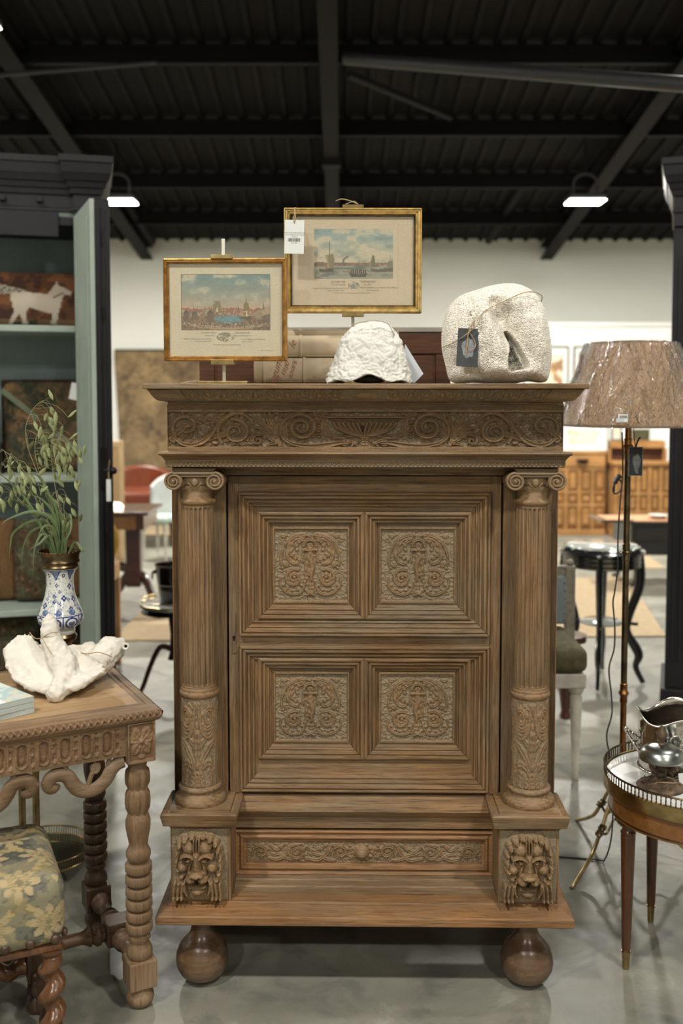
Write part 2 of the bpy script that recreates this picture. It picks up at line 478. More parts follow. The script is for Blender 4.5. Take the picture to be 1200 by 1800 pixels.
rug_mat = plain('jute_rug', L4(164,144,114), 0.95, 0, 0.10, 25, 0.6, 200)
dark_slate = plain('dark_slate_card', L4(60,62,66), 0.7, 0, 0.2, 30, 0.05)
smoke_card = plain('slate_card_motif', L4(132,134,138), 0.7, 0, 0.25, 40, 0.05)
opening_dark = plain('opening_shade', L4(70,58,46), 0.8, 0, 0.3, 30, 0.5)
wall_mat = plain('painted_wall', L4(222,222,212), 0.8, 0, 0.02, 0.6, 0.03)
wall_white = plain('white_partition', L4(238,238,232), 0.7, 0, 0.01, 1, 0.03)
roof_mat = plain('dark_roof_sheet', L4(27,26,24), 0.8, 0, 0.12, 1.5, 0.1, spec=0.15)
beam_mat = plain('dark_steel', L4(25,24,22), 0.7, 0, 0.12, 2, 0.05, spec=0.15)
pipe_mat = plain('grey_conduit', L4(44,44,43), 0.5, 0, 0.1, 2, 0.05)
lamp_house = plain('lamp_housing', L4(64,64,64), 0.5, 0.3, 0.1)
led, t_, b_ = nt('led_panel')
b_.inputs['Emission Color'].default_value = (1.0, 0.98, 0.92, 1); b_.inputs['Emission Strength'].default_value = 25
led_n = noise_n(t_, coords(t_), 3); t_.links.new(ramp(t_, led_n, [(0, (0.9,0.9,0.9)), (1, (1,1,1))]), b_.inputs['Base Color'])
warm_glow, t_, b_ = nt('warm_bulb')
b_.inputs['Emission Color'].default_value = (1.0, 0.85, 0.6, 1); b_.inputs['Emission Strength'].default_value = 3

def floor_material():
    m, t, b = nt('polished_concrete')
    v = coords(t)
    a = noise_n(t, v, 0.9, 8, 0.62, 0.5); c = noise_n(t, v, 5.5, 8, 0.7, 0.6); f = noise_n(t, v, 40, 4, 0.6)
    col = ramp(t, a, [(0.30, L4(106,104,94)), (0.5, L4(128,126,114)), (0.68, L4(154,151,138))])
    col = mix(t, col, L4(84,86,82), ramp(t, c, [(0.36, (0.6,)*3), (0.50, (0,0,0))]))
    col = mix(t, col, L4(164,164,152), ramp(t, c, [(0.56, (0,0,0)), (0.72, (0.6,)*3)]))
    col = mix(t, col, L4(80,78,72), ramp(t, f, [(0.24, (0.7,)*3), (0.31, (0,0,0))]))
    t.links.new(col, b.inputs['Base Color'])
    rr = t.nodes.new('ShaderNodeMapRange'); t.links.new(c, rr.inputs[0]); rr.inputs[1].default_value = .3; rr.inputs[2].default_value = .7
    rr.inputs[3].default_value = 0.36; rr.inputs[4].default_value = 0.6
    t.links.new(rr.outputs[0], b.inputs['Roughness'])
    bump(t, b, c, 0.08, 0.004)
    # saw-cut slab joints
    return m
concrete = floor_material()

def schlick(t, base, normal=None):
    lw = t.nodes.new('ShaderNodeLayerWeight'); lw.inputs['Blend'].default_value = 0.5
    if normal is not None: t.links.new(normal, lw.inputs['Normal'])
    p = t.nodes.new('ShaderNodeMath'); p.operation = 'POWER'; p.inputs[1].default_value = 5
    q = t.nodes.new('ShaderNodeMath'); q.operation = 'MULTIPLY_ADD'; q.inputs[1].default_value = 0.9; q.inputs[2].default_value = base
    t.links.new(lw.outputs['Facing'], p.inputs[0]); t.links.new(p.outputs[0], q.inputs[0]); return q.outputs[0]
def glass_mat(name='picture_glass', tint=(1,1,1,1), base=0.04):
    m = bpy.data.materials.new(name); m.use_nodes = True; t = m.node_tree
    for n in list(t.nodes): t.nodes.remove(n)
    out = t.nodes.new('ShaderNodeOutputMaterial'); mx = t.nodes.new('ShaderNodeMixShader')
    tr = t.nodes.new('ShaderNodeBsdfTransparent'); gl = t.nodes.new('ShaderNodeBsdfGlossy'); tr.inputs['Color'].default_value = tint; gl.inputs['Roughness'].default_value = 0.03
    t.links.new(schlick(t, 0.04), mx.inputs[0]); t.links.new(tr.outputs[0], mx.inputs[1]); t.links.new(gl.outputs[0], mx.inputs[2])
    t.links.new(mx.outputs[0], out.inputs[0]); return m
glass = glass_mat()
def wrap_mat():
    m = bpy.data.materials.new('clear_cellophane'); m.use_nodes = True; t = m.node_tree
    for n in list(t.nodes): t.nodes.remove(n)
    out = t.nodes.new('ShaderNodeOutputMaterial'); mx = t.nodes.new('ShaderNodeMixShader')
    tr = t.nodes.new('ShaderNodeBsdfTransparent'); gl = t.nodes.new('ShaderNodeBsdfGlossy')
    gl.inputs['Roughness'].default_value = 0.10
    v = coords(t, (8, 8, 1.3)); n = noise_n(t, v, 4.5, 5, 0.62, 1.2)
    bp = t.nodes.new('ShaderNodeBump'); bp.inputs['Strength'].default_value = 1.0; bp.inputs['Distance'].default_value = 0.09
    t.links.new(n, bp.inputs['Height']); t.links.new(bp.outputs[0], gl.inputs['Normal'])
    t.links.new(schlick(t, 0.24, bp.outputs[0]), mx.inputs[0]); t.links.new(tr.outputs[0], mx.inputs[1]); t.links.new(gl.outputs[0], mx.inputs[2])
    t.links.new(mx.outputs[0], out.inputs[0]); return m
cellophane = wrap_mat()

def vcol_mat(name, rough=0.8, bmp=0.1, bscale=200, coat=0.0):
    m, t, b = nt(name)
    a = t.nodes.new('ShaderNodeAttribute'); a.attribute_name = 'Col'
    n = noise_n(t, coords(t), bscale, 3)
    c = mix(t, a.outputs['Color'], (0,0,0,1), ramp(t, n, [(0.3, (0.12,)*3), (0.6, (0,0,0))]))
    t.links.new(c, b.inputs['Base Color']); b.inputs['Roughness'].default_value = rough; b.inputs['Coat Weight'].default_value = coat
    bump(t, b, n, bmp, 0.001); return m
painted = vcol_mat('printed_colour', 0.8, 0.03, 300)
woven = vcol_mat('woven_colour', 0.95, 0.8, 420)
glazed = vcol_mat('glazed_colour', 0.12, 0.0, 300, coat=0.8)

def tapestry(name, cols, scale=6, rough=0.95, warp=1.2):
    m, t, b = nt(name)
    v = coords(t)
    n1 = noise_n(t, v, scale, 6, 0.62, warp); n2 = noise_n(t, v, scale*2.7, 5, 0.6, warp*1.5)
    c = ramp(t, n1, [(0.30 + 0.4*i/(len(cols)-1), x) for i, x in enumerate(cols)])
    c = mix(t, c, cols[-1], ramp(t, n2, [(0.56, (0,0,0)), (0.64, (0.6,)*3)]))
    c = mix(t, c, cols[0], ramp(t, n2, [(0.36, (0.75,)*3), (0.43, (0,0,0))]))
    t.links.new(c, b.inputs['Base Color']); b.inputs['Roughness'].default_value = rough
    bump(t, b, noise_n(t, v, 350, 2), 0.6, 0.002); return m
tap_wall = tapestry('verdure_tapestry', [L4(70,56,42), L4(104,86,62), L4(124,104,74), L4(150,126,88)], 2.2)
tap_a = tapestry('tapestry_green_brown', [L4(34,28,20), L4(44,52,38), L4(104,80,54), L4(136,108,70)], 7)
tap_b = tapestry('tapestry_floral', [L4(40,30,22), L4(82,60,38), L4(72,80,62), L4(150,130,98)], 8)
tap_c = tapestry('tapestry_brown', [L4(54,38,24), L4(100,72,44), L4(124,92,58), L4(90,62,38)], 3)
horse_back = tapestry('tapestry_rust', [L4(50,28,18), L4(96,54,30), L4(120,70,40), L4(80,46,28)], 7)
horse_mat = plain('cream_wool', L4(196,182,160), 0.95, 0, 0.12, 20, 0.5, 300)
fringe = plain('brown_fringe', L4(48,34,24), 0.95, 0, 0.3, 60, 0.6, 300)

def coral_mat(name, scale, strength, a, bcol):
    m, t, b = nt(name)
    v = coords(t)
    dn = t.nodes.new('ShaderNodeTexNoise'); dn.inputs['Scale'].default_value = scale*0.25
    t.links.new(v, dn.inputs['Vector'])
    mx = t.nodes.new('ShaderNodeVectorMath'); mx.operation = 'MULTIPLY_ADD'
    mx.inputs[1].default_value = (0.012,)*3
    t.links.new(dn.outputs['Color'], mx.inputs[0]); t.links.new(v, mx.inputs[2])
    vo = t.nodes.new('ShaderNodeTexVoronoi'); vo.feature = 'DISTANCE_TO_EDGE'; vo.inputs['Scale'].default_value = scale
    t.links.new(mx.outputs[0], vo.inputs['Vector'])
    c = ramp(t, vo.outputs['Distance'], [(0.0, bcol), (0.25, a)])
    c = ramp(t, vo.outputs['Distance'], [(0.0, a), (0.12, a), (0.4, bcol)])
    t.links.new(c, b.inputs['Base Color']); b.inputs['Roughness'].default_value = 0.9
    inv = t.nodes.new('ShaderNodeMath'); inv.operation = 'MULTIPLY'; inv.inputs[1].default_value = -1
    t.links.new(vo.outputs['Distance'], inv.inputs[0])
    bump(t, b, inv.outputs[0], strength, 0.006); return m
brain_coral = coral_mat('brain_coral', 190, 0.9, L4(240,234,222), L4(200,186,160))
bleached = plain('bleached_coral', L4(212,210,202), 0.85, 0, 0.04, 30, 0.6, 120)
bleached_warm = plain('bleached_driftwood_white', L4(214,208,196), 0.9, 0, 0.06, 20, 0.5, 90)
green_leaf = plain('grass_leaf', L4(84,100,60), 0.55, 0, 0.18, 20, 0.1)
green_stem = plain('grass_stem', L4(138,134,96), 0.6, 0, 0.15, 20, 0.1)
seed_green = plain('oat_spikelet', L4(134,142,96), 0.6, 0, 0.15, 60, 0.3, 300)

def pleat_mat():
    m, t, b = nt('pleated_silk')
    n = noise_n(t, coords(t, (60, 60, 0.5)), 6, 3, 0.6)
    c = ramp(t, n, [(0.3, L4(130,99,70)), (0.5, L4(184,150,112)), (0.7, L4(218,188,150))])
    t.links.new(c, b.inputs['Base Color']); b.inputs['Roughness'].default_value = 0.7; bump(t, b, n, 0.3, 0.002); return m
silk = pleat_mat()
# ------------------------------------------------------------------ the carved oak cabinet
CX0, CYS = 0.064, 2.772
def cz(py, yl): return PX(640, py, CYS + yl).z
cab = thing('carved_cabinet', 'tall carved pale oak cabinet with fluted columns, panelled door, lion masks and ball feet', 'cabinet', (CX0, CYS, 0), math.radians(-0.9))
DEPTH = 0.40

def frame4(name, x0, x1, z0, z1, prof, parent, mh=None, mv=None, yo=0.0):
    mh = mh or oak_x; mv = mv or oak_z
    out = []
    for side in range(4):
        mb = MB(); v = []
        for d, y in prof:
            a, b, c, e = x0+d, x1-d, z0+d, z1-d
            if side == 0: p, q = (a, y+yo, e), (b, y+yo, e)
            elif side == 1: p, q = (a, y+yo, c), (b, y+yo, c)
            elif side == 2: p, q = (a, y+yo, c), (a, y+yo, e)
            else: p, q = (b, y+yo, c), (b, y+yo, e)
            g = 0.0006
            if side < 2: p = (p[0]+g, p[1], p[2]); q = (q[0]-g, q[1], q[2])
            else: p = (p[0], p[1], p[2]+g); q = (q[0], q[1], q[2]-g)
            v += [p, q]
        n = len(prof)
        f = [(2*i, 2*i+1, 2*i+3, 2*i+2) for i in range(n-1)]
        mb.add(v, f)
        o = mb.build(name, mh if side < 2 else mv, parent); out.append(o)
    return out

def relief_obj(name, R, x0, x1, zt, zb, y, hs, parent, mat=oak_carved, back=None, flipx=False, curve=None):
    H = R.H*hs
    xs = np.linspace(x0, x1, R.nx); zs = np.linspace(zt, zb, R.ny)
    Xg, Zg = np.meshgrid(xs, zs)
    Hn = H
    if flipx: Hn = H[:, ::-1]
    cn = (R.H if not flipx else R.H[:, ::-1])
    tool = (vnoise(Xg, Zg, 180, 5, 3)-0.5)*0.0009
    if curve is not None:
        A = curve(Xg, Zg, Hn + tool)
    else:
        A = np.stack([Xg, y - Hn - tool, Zg], -1)
    return fast_grid(name, A, mat, parent, col=np.clip(cn, 0, 1)[..., None], back=back)

# --- carcass (board core behind everything)
zc_top = cz(674, -0.19); z_fr_t = cz(711, -0.08); z_fr_b = cz(796, -0.08)
z_ml_b = cz(822, -0.09); z_base_t = cz(1583, -0.12); z_base_edge_t = cz(1616, -0.19); z_base_b = cz(1631, -0.19)
z_led_t = cz(1541, 0.02)
MB().box(-0.54, -0.522, 0.0, DEPTH, z_base_t-0.02, z_fr_b).build('side_panel', oak_z, cab)
MB().box(0.522, 0.54, 0.0, DEPTH, z_base_t-0.02, z_fr_b).build('side_panel', oak_z, cab)
MB().box(-0.52, 0.52, DEPTH-0.02, DEPTH-0.002, z_base_t-0.02, z_fr_b).build('back_panel', oak_z, cab)

# cornice: top board, cyma with carved band in front, plain returns
ymap = lambda y: -y - 0.08 + 0.535      # mitre half width for a given profile depth
cyma = []
z1, z2 = cz(683, -0.183), cz(703, -0.118)
for i in range(13):
    t = i/12
    yy = -0.183 + (0.065)*(t)
    zz = z1 + (z2-z1)*t + 0.006*math.sin(t*2*PI)
    cyma.append((yy - 0.009*math.sin(t*PI), zz))
hx = lambda y: 0.579 - (y + 0.19)*0.62   # half width shrinks as the profile recedes
MB().box(-0.579, 0.579, -0.19, DEPTH+0.03, z1-0.001, zc_top).build('cornice_top', oak_x, cab, bevel=0.003)
# front carved cyma
RL = Relief(0, 1160, 0, 46, 1100, 34); RL.wm = 1.15
def run_scroll(R, x0, x1, yc, amp, period, h=0.9, w=2.0, mirror=False):
    k = 0; x = x0
    while x < x1 - 1:
        s = 1 if k % 2 == 0 else -1
        cx = x + period/2; cy = yc + s*amp*0.12
        R.stroke(spiral(cx, cy, amp*0.95, amp*0.15, math.pi if not mirror else 0, s*1.4*(1 if not mirror else -1), 30), [w*1.1, w, w*0.8], h)
        R.blob(cx, cy, amp*0.24, amp*0.24, h*0.9)
        sp = spiral(cx, cy, amp*0.9, amp*0.5, math.pi if not mirror else 0, s*0.8*(1 if not mirror else -1), 20)
        leaves(R, sp, -s, amp*0.5, w*1.1, h*0.9, 4)
        R.stroke(bez((x, yc - s*amp*0.8), (x+period*0.25, yc - s*amp*1.1), (x+period*0.6, yc - s*amp*0.9)), [w*.6, w*1.5, w*.4], h*0.9, 'leaf')
        x += period; k += 1
run_scroll(RL, 92, 520, 25, 17, 43, 0.85, 3.2)
RL2 = RL.H.copy(); RL.H = np.maximum(RL2, RL2[:, ::-1])
RL.blob(580, 25, 36, 15, 0.8); RL.blob(580, 25, 22, 8, 0.5, base=0.6); 
RL.H[:2] = 0.8; RL.H[-2:] = 0.8
RL.stroke([(84, 2), (84, 44)], 2.5, 0.8, 'flat'); RL.stroke([(1076, 2), (1076, 44)], 2.5, 0.8, 'flat')
RL.H[:, RL.x < 82] = 0.7; RL.H[:, RL.x > 1078] = 0.7
RL.blur(1)
tt = np.linspace(0, 1, RL.ny); cy_y = np.interp(tt, np.linspace(0,1,13), [c[0] for c in cyma]); cy_z = np.interp(tt, np.linspace(0,1,13), [c[1] for c in cyma])
U, T2 = np.meshgrid(np.linspace(-1, 1, RL.nx), np.arange(RL.ny))
YY = cy_y[T2]; ZZ = cy_z[T2]; HH = RL.H*0.0075
A = np.stack([U*(0.579 - (YY+0.19)*0.62), YY - HH*0.8 + 0.003, ZZ - HH*0.5], -1)
fast_grid('cornice_carving', A, oak_carved, cab, col=RL.H[..., None])
for s in (-1, 1):
    mb = MB(); v = []
    for (y, z) in cyma:
        v += [(s*hx(y), y, z), (s*hx(y), DEPTH+0.02, z)]
    mb.add(v, [(2*i, 2*i+1, 2*i+3, 2*i+2) for i in range(len(cyma)-1)])
    mb.build('cornice_return', oak_y, cab, smooth=True)
zc2 = cz(704, -0.11); zc3 = cz(712, -0.10)
mb = MB()
for (ya, za, zb_) in ((-0.118, zc2+0.003, zc2-0.004), (-0.108, zc2-0.004, zc3+0.002), (-0.094, zc3+0.004, zc3-0.003)):
    mb.box(-hx(ya), hx(ya), ya, DEPTH, zb_, za)
mb.build('cornice_fillet', oak_x, cab, bevel=0.0015)

# frieze drawer with scroll carving
MB().box(-0.535, 0.535, -0.078, DEPTH-0.01, z_fr_b-0.002, z_fr_t).build('frieze_box', oak_x, cab)
FR = Relief(0, 1200, 0, 343, 760, 218); FR.wm = 1.22
def frieze_half(R):
    S = R.stroke
    W = 8
    # end bird scroll
    S(smooth_path([(40,262),(22,240),(60,200),(110,150),(150,130)]), [10,16,20,18,10], 0.9, 'leaf')
    S(spiral(112,150,92,20,PI*0.75,1.35), [12,11,9,7], 0.95, 'band')
    leaves(R, spiral(112,150,92,50,PI*0.75,0.9), -1, 30, 11, 0.8, 4)
    R.blob(120,150,26,20,0.9)
    S(smooth_path([(45,235),(90,275),(150,285),(215,262),(262,214),(296,160),(312,118)]), [9,13,15,13,10], 0.95, 'band')
    leaves(R, smooth_path([(60,255),(150,285),(215,262),(262,214),(300,150)]), -1, 30, 12, 0.8, 4)
    leaves(R, smooth_path([(120,285),(215,262),(262,214),(300,150)]), 1, 22, 9, 0.7, 5)
    S(smooth_path([(305,110),(260,100),(225,92),(215,66),(240,55)]), [6,12,12,8,7], 0.9, 'leaf')
    S(smooth_path([(308,118),(250,130),(222,120),(205,100)]), [6,12,10,5], 0.85, 'leaf')
    S(bez((300,130),(290,90),(300,62),n=9), [6,12,5], 0.8, 'leaf')
    S(bez((330,120),(310,80),(350,58),n=9), [8,18,6], 0.9, 'leaf')
    # second scroll
    S(smooth_path([(330,270),(310,215),(312,150),(345,100),(400,62),(455,62),(500,95),(520,130)]), [6,10,12,14,14,12,8,5], 0.95, 'band')
    S(spiral(412,190,92,22,-PI*0.55,1.45), [12,11,10,8], 0.95, 'band')
    leaves(R, spiral(412,190,92,50,-PI*0.55,1.0), -1, 28, 12, 0.85, 4)
    leaves(R, spiral(412,190,94,70,-PI*0.4,0.75), 1, 24, 11, 0.7, 5)
    R.blob(404,188,24,22,1.0); R.cut(spiral(404,188,15,15,0,1,20), 4, 0.4)
    S(smooth_path([(385,200),(330,215),(280,230),(240,255)]), [14,22,20,8], 0.85, 'leaf')
    R.blob(288,272,20,16,0.8)
    S(bez((260,285),(230,295),(205,275),n=7), [8,10,4], 0.7, 'leaf')
    # palm fan
    for q in ([(690,285),(650,190),(560,90),(480,95)], [(690,285),(640,220),(570,150),(530,165)], [(690,290),(630,240),(570,205),(535,180)],
              [(680,290),(660,180),(600,100),(590,62)], [(670,270),(660,180),(640,110),(620,60)], [(680,260),(665,170),(680,100),(700,66)],
              [(640,240),(590,205),(545,195),(520,215)]):
        S(bez(*[tuple(map(float, c)) for c in q], n=16), [7,11,14,12,6], 0.9, 'leaf')
    S(bez((575,72),(600,95),(625,66),n=7), [6,11,6], 0.8, 'leaf')
    S(bez((640,80),(650,50),(690,70),n=7), [6,11,6], 0.8, 'leaf')
    S(spiral(548,250,38,8,-PI*0.4,-1.3), [8,8,7,6], 0.9, 'band')
    S(bez((585,235),(630,215),(690,265),n=9), [6,10,7], 0.85, 'leaf')
    S(bez((610,285),(650,260),(700,285),n=9), [9,13,6], 0.75, 'leaf')
    S(bez((450,285),(490,262),(520,285),n=9), [7,9,5], 0.6, 'leaf')
    # third scroll
    S(smooth_path([(1110,268),(1050,268),(980,284),(900,292),(820,288),(750,270),(700,225),(690,160),(715,105),(765,68)]), [6,14,18,16,12,10,10,11,12,9], 0.95, 'band')
    S(spiral(815,158,100,16,-PI*0.75,2.1,70), [13,12,11,10,8,7], 0.97, 'band')
    leaves(R, spiral(815,158,98,55,-PI*0.7,1.0), -1, 26, 12, 0.8, 4)
    leaves(R, smooth_path([(1050,268),(980,284),(900,292),(820,288),(750,270)]), -1, 28, 13, 0.75, 3)
    leaves(R, smooth_path([(700,225),(690,160),(715,105),(765,68),(850,60)]), -1, 20, 9, 0.7, 4)
    S(bez((740,285),(700,180),(720,80),n=12), [10,16,10], 0.85, 'leaf')
    for i in range(7): R.blob(922, 108+i*20, 17, 9, 0.85)
    S(bez((900,75),(930,60),(955,95),n=8), [12,18,8], 0.9, 'leaf')
    S(bez((890,60),(960,50),(985,75),n=8), [8,14,6], 0.8, 'leaf')
    # basin of the shell
    S([(965,88),(1200,88)], 7, 0.95, 'flat'); S([(990,106),(1200,106)], 4, 0.7, 'flat')
    for i in range(7):
        x = 1010 + i*29
        S(bez((x,128),(x+20,185),(1150+i*8,222),n=12), [10,9,5], 0.9)
    S(smooth_path([(955,110),(950,160),(975,205),(1030,222),(1120,225)]), [10,22,20,12,8], 0.8, 'leaf')
    S(smooth_path([(1010,235),(1070,240),(1120,262),(1150,285)]), [5,10,10,8], 0.85, 'leaf')
    S(spiral(1075,268,30,7,-PI*0.5,1.2), [7,7,6], 0.9, 'band')
    S([(1200,225),(1200,292)], 20, 0.75, 'leaf')
    S(bez((1120,290),(1160,250),(1192,240),n=8), [6,10,6], 0.8, 'leaf')
    R.blob(1190,232,34,12,0.8)
frieze_half(FR); FR.fill(0.02, 0.35, 4, 0.045)
FR.stroke([(0,26),(1200,26)], 26, 0.9, 'flat'); FR.stroke([(0,322),(1200,322)], 24, 0.95, 'flat'); FR.H[:, :3] = 0.9
FR.H[:6] = 0.95; FR.H[-8:] = 0.95
# tooled ground
FR.H += (vnoise(FR.X, FR.Y, 0.12, 3, 2)-0.5)*0.10*(FR.H < 0.2)
half = FR.H; FR.H = np.concatenate([half, half[:, -2::-1]], 1); FR.nx = FR.H.shape[1]; FR.blur(1)
relief_obj('frieze_drawer', FR, -0.533, 0.533, z_fr_t-0.001, z_fr_b-0.001, -0.0785, 0.0135, cab, back=-0.07)
# keyhole
def keyhole(cx, z, y, s, parent):
    mb = MB()
    poly = [(cx + s*math.sin(a), z + s*0.5 + s*math.cos(a)) for a in [2*PI*i/14 for i in range(14)]]
    mb.prism(poly, y-0.0015, y+0.002)
    mb.prism([(cx-s*0.45, z), (cx-s*0.7, z-s*1.9), (cx+s*0.7, z-s*1.9), (cx+s*0.45, z)], y-0.0015, y+0.002)
    return mb.build('keyhole', iron, parent)
keyhole(-0.005, cz(752, -0.09), -0.0905, 0.0045, cab)

# waist moulding under the frieze with a fine braid
zm0, zm1 = cz(796, -0.12), z_ml_b
prof = [(-0.07, zm0+0.004), (-0.118, zm0+0.002), (-0.122, zm0-0.003), (-0.119, zm0-0.007), (-0.112, zm0-0.009), (-0.104, zm0-0.016), (-0.098, zm0-0.022), (-0.097, zm1+0.002), (-0.09, zm1), (-0.0, zm1)]
MB().sweepx(prof, -0.552, 0.552, lambda y, z: -(y+0.12)*0.6).build('waist_moulding', oak_x, cab)
MB().box(-0.535, 0.535, -0.075, DEPTH-0.01, zm1, zm0).build('waist_board', oak_x, cab)
BR = Relief(0, 1080, 0, 14, 1080, 15)
for i in range(90):
    x = 6 + i*12
    BR.stroke(bez((x-4, 11), (x-2, 2), (x+6, 4), n=7), [1.4, 2.4, 1.2], 0.9)
    BR.blob(x+6, 9, 2.4, 2.6, 0.8)
relief_obj('braid_carving', BR, -0.530, 0.530, zm0-0.0195, zm1+0.002, -0.0985, 0.0035, cab, back=-0.093)

# --- stiles behind the columns
for s in (-1, 1):
    x0, x1 = sorted((s*0.388, s*0.54))
    MB().box(x0, x1, 0.0, 0.03, z_base_t, zm1).build('stile', oak_z, cab, bevel=0.002)
z_dt = cz(836, 0); z_db = cz(1397, 0)
prof = [(0.02, cz(821,0)), (-0.012, cz(821,0)), (-0.012, cz(824,0)), (-0.004, cz(826,0)), (-0.006, cz(831,0)), (-0.001, cz(832,0)), (-0.001, z_dt+0.001), (0.02, z_dt+0.001)]
MB().sweepx(prof, -0.388, 0.388).build('top_rail', oak_x, cab)

# --- door
door_y = 0.004
DX = 0.383
dr = MB().box(-DX, DX, door_y+0.022, door_y+0.032, z_db+0.002, z_dt-0.002).build('door', oak_x, cab)
fields = [(cz(865,0), cz(1117,0), cz(925,0.02), cz(1060,0.02)), (cz(1135,0), cz(1390,0), cz(1180,0.02), cz(1305,0.02))]
FW = 0.352
for (a, b, c, d) in fields: pass
# stiles and rails of the door face
MB().box(-DX, -FW, door_y, door_y+0.024, z_db+0.002, z_dt-0.002).build('door_stile', oak_z, dr, bevel=0.0015)
MB().box(FW, DX, door_y, door_y+0.024, z_db+0.002, z_dt-0.002).build('door_stile', oak_z, dr, bevel=0.0015)
for (za, zb_) in ((fields[0][0], z_dt-0.002), (fields[1][0], fields[0][1]), (z_db+0.002, fields[1][1])):
    MB().box(-FW, FW, door_y+0.0005, door_y+0.024, min(za, zb_), max(za, zb_)).build('door_rail', oak_x, dr, bevel=0.001)
outer = [(0, 0.002), (0.0, -0.014), (0.002, -0.0185), (0.0065, -0.018), (0.008, -0.0125), (0.0095, -0.0125), (0.0115, -0.0175), (0.017, -0.0165), (0.0215, -0.007), (0.023, -0.0060), (0.0245, -0.0105),
         (0.029, -0.0095), (0.0315, -0.0015), (0.0345, -0.0005), (0.0365, -0.0045), (0.040, -0.0035), (0.043, 0.0035), (0.0475, 0.0045), (0.052, 0.0045)]
inner = [(0, 0.0045), (0.0, -0.005), (0.004, -0.007), (0.0085, -0.0065), (0.0100, -0.001), (0.012, 0.001), (0.0145, -0.003), (0.019, -0.002), (0.0205, 0.005), (0.0235, 0.0065), (0.026, 0.003), (0.030, 0.0045), (0.0315, 0.012), (0.035, 0.0135), (0.0375, 0.0178), (0.043, 0.018)]
# carved panel (one half design, mirrored)
PR = Relief(0, 1200, 0, 1200, 210, 210); PR.wm = 1.35
def panel_design(R):
    def both(fn):
        fn(lambda p: [(x, y) for x, y in p], 1); fn(lambda p: [(1200-x-30, y) for x, y in p], -1)
    def half(T, sg):
        S = R.stroke
        S(T(smooth_path([(130,620),(120,500),(150,370),(220,250),(330,170),(450,130),(540,150)])), [9,12,15,16,16,14,8], 0.8, 'band')
        S(T(smooth_path([(205,230),(300,150),(420,118),(520,122)])), [8,12,12,6], 0.75, 'leaf')
        S(T(smooth_path([(290,380),(270,300),(320,215),(400,180),(460,200)])), [22,34,36,28,16], 0.85, 'leaf')
        S(T(smooth_path([(380,370),(370,290),(420,235),(470,230)])), [18,26,22,12], 0.9, 'leaf')
        S(T(spiral(480,180,40,10,PI*0.5,sg*0.0+1.0) if sg == 1 else spiral(480,180,40,10,PI*0.5,1.0)), [12,12,10], 0.85, 'band')
        S(T(smooth_path([(230,300),(215,400),(235,500),(300,570),(380,575),(410,530),(380,500)])), [10,16,22,24,20,14,10], 0.88, 'leaf')
        S(T(smooth_path([(250,330),(270,420),(320,460),(330,420)])), [14,30,22,10], 0.8, 'leaf')
        S(T(smooth_path([(330,560),(350,500),(400,490),(430,540)])), [10,18,16,8], 0.85, 'leaf')
        # rosettes
        for k in range(6):
            a = k*PI/3
            R.blob(T([(205,600)])[0][0] + 30*math.cos(a), 600+30*math.sin(a), 20, 20, 0.75)
        R.blob(T([(205,600)])[0][0], 600, 14, 14, 0.9)
        R.blob(T([(145,650)])[0][0], 655, 26, 26, 0.7)
        # bottom scroll
        S(T(spiral(325,815,155,26,-PI*0.35,-1.75,60)), [17,16,15,14,12,10], 0.9, 'band')
        S(T(smooth_path([(115,800),(110,900),(160,990),(250,1050),(340,1065),(430,1040),(480,960),(505,860)])), [8,12,15,16,16,16,12,8], 0.85, 'band')
        for k in range(7):
            a = 0.3 + k*0.8
            p0 = (325+60*math.cos(a), 815+60*math.sin(a)); p1 = (325+105*math.cos(a+0.5), 815+105*math.sin(a+0.5))
            S(T([p0, ((p0[0]+p1[0])/2+10, (p0[1]+p1[1])/2), p1]), [16,24,8], 0.78, 'leaf')
        R.blob(T([(335,800)])[0][0], 800, 34, 30, 0.95)
        for (x, y) in ((160,920),(215,985),(300,1010),(390,1000),(450,930)):
            R.blob(T([(x,y)])[0][0], y, 26, 22, 0.75)
        S(T([(135,150),(170,160),(200,140)]), [20,26,12], 0.7, 'leaf'); S(T([(120,170),(130,230)]), [14,6], 0.6, 'leaf')
        S(T(smooth_path([(475,400),(470,480),(480,570)])), [14,18,8], 0.75, 'leaf')
        S(T(smooth_path([(560,1060),(530,1010),(500,1000)])), [16,16,8], 0.75, 'leaf')
        # hanging bead cord
        for k in range(6): R.blob(T([(480,410)])[0][0], 410+k*28, 13, 15, 0.8)
    both(half)
    S = R.stroke
    S(spiral(585,310,100,100,PI*1.02,0.48,24), 17, 0.95, 'band')
    for k in range(7):
        a = k*2*PI/7; R.blob(585+34*math.cos(a), 312+34*math.sin(a), 24, 24, 0.85)
    R.blob(585,312,14,14,1.0)
    S([(480,372),(695,372)], 16, 0.9, 'flat')
    S([(585,400),(585,470),(575,560),(560,650),(520,740)], [34,52,50,52,30], 0.95, 'leaf')
    S([(585,430),(560,490),(600,560),(620,650),(600,760),(610,840)], [26,34,36,34,26,14], 1.0, 'round')
    R.blob(585,440,62,34,0.9)
    S([(540,760),(500,860),(490,950)], [28,20,8], 0.8, 'leaf'); S([(610,780),(600,900),(610,1000)], [14,36,40], 0.8, 'leaf')
    R.blob(585,1040,56,44,0.85); S([(520,1085),(585,1050),(660,1085)], [8,20,8], 0.9)
    S([(585,150),(585,200)], [14,20], 0.8)
panel_design(PR); PR.fill(0.011, 0.36, 3, 0.05)
PR.H += (vnoise(PR.X, PR.Y, 0.05, 9, 2)-0.5)*0.12*(PR.H < 0.15)
PR.H[:9] = 0.85; PR.H[:, :5] = 0.7; PR.H[:, -5:] = 0.7; PR.H[-7:] = 0.6
PR.blur(1)
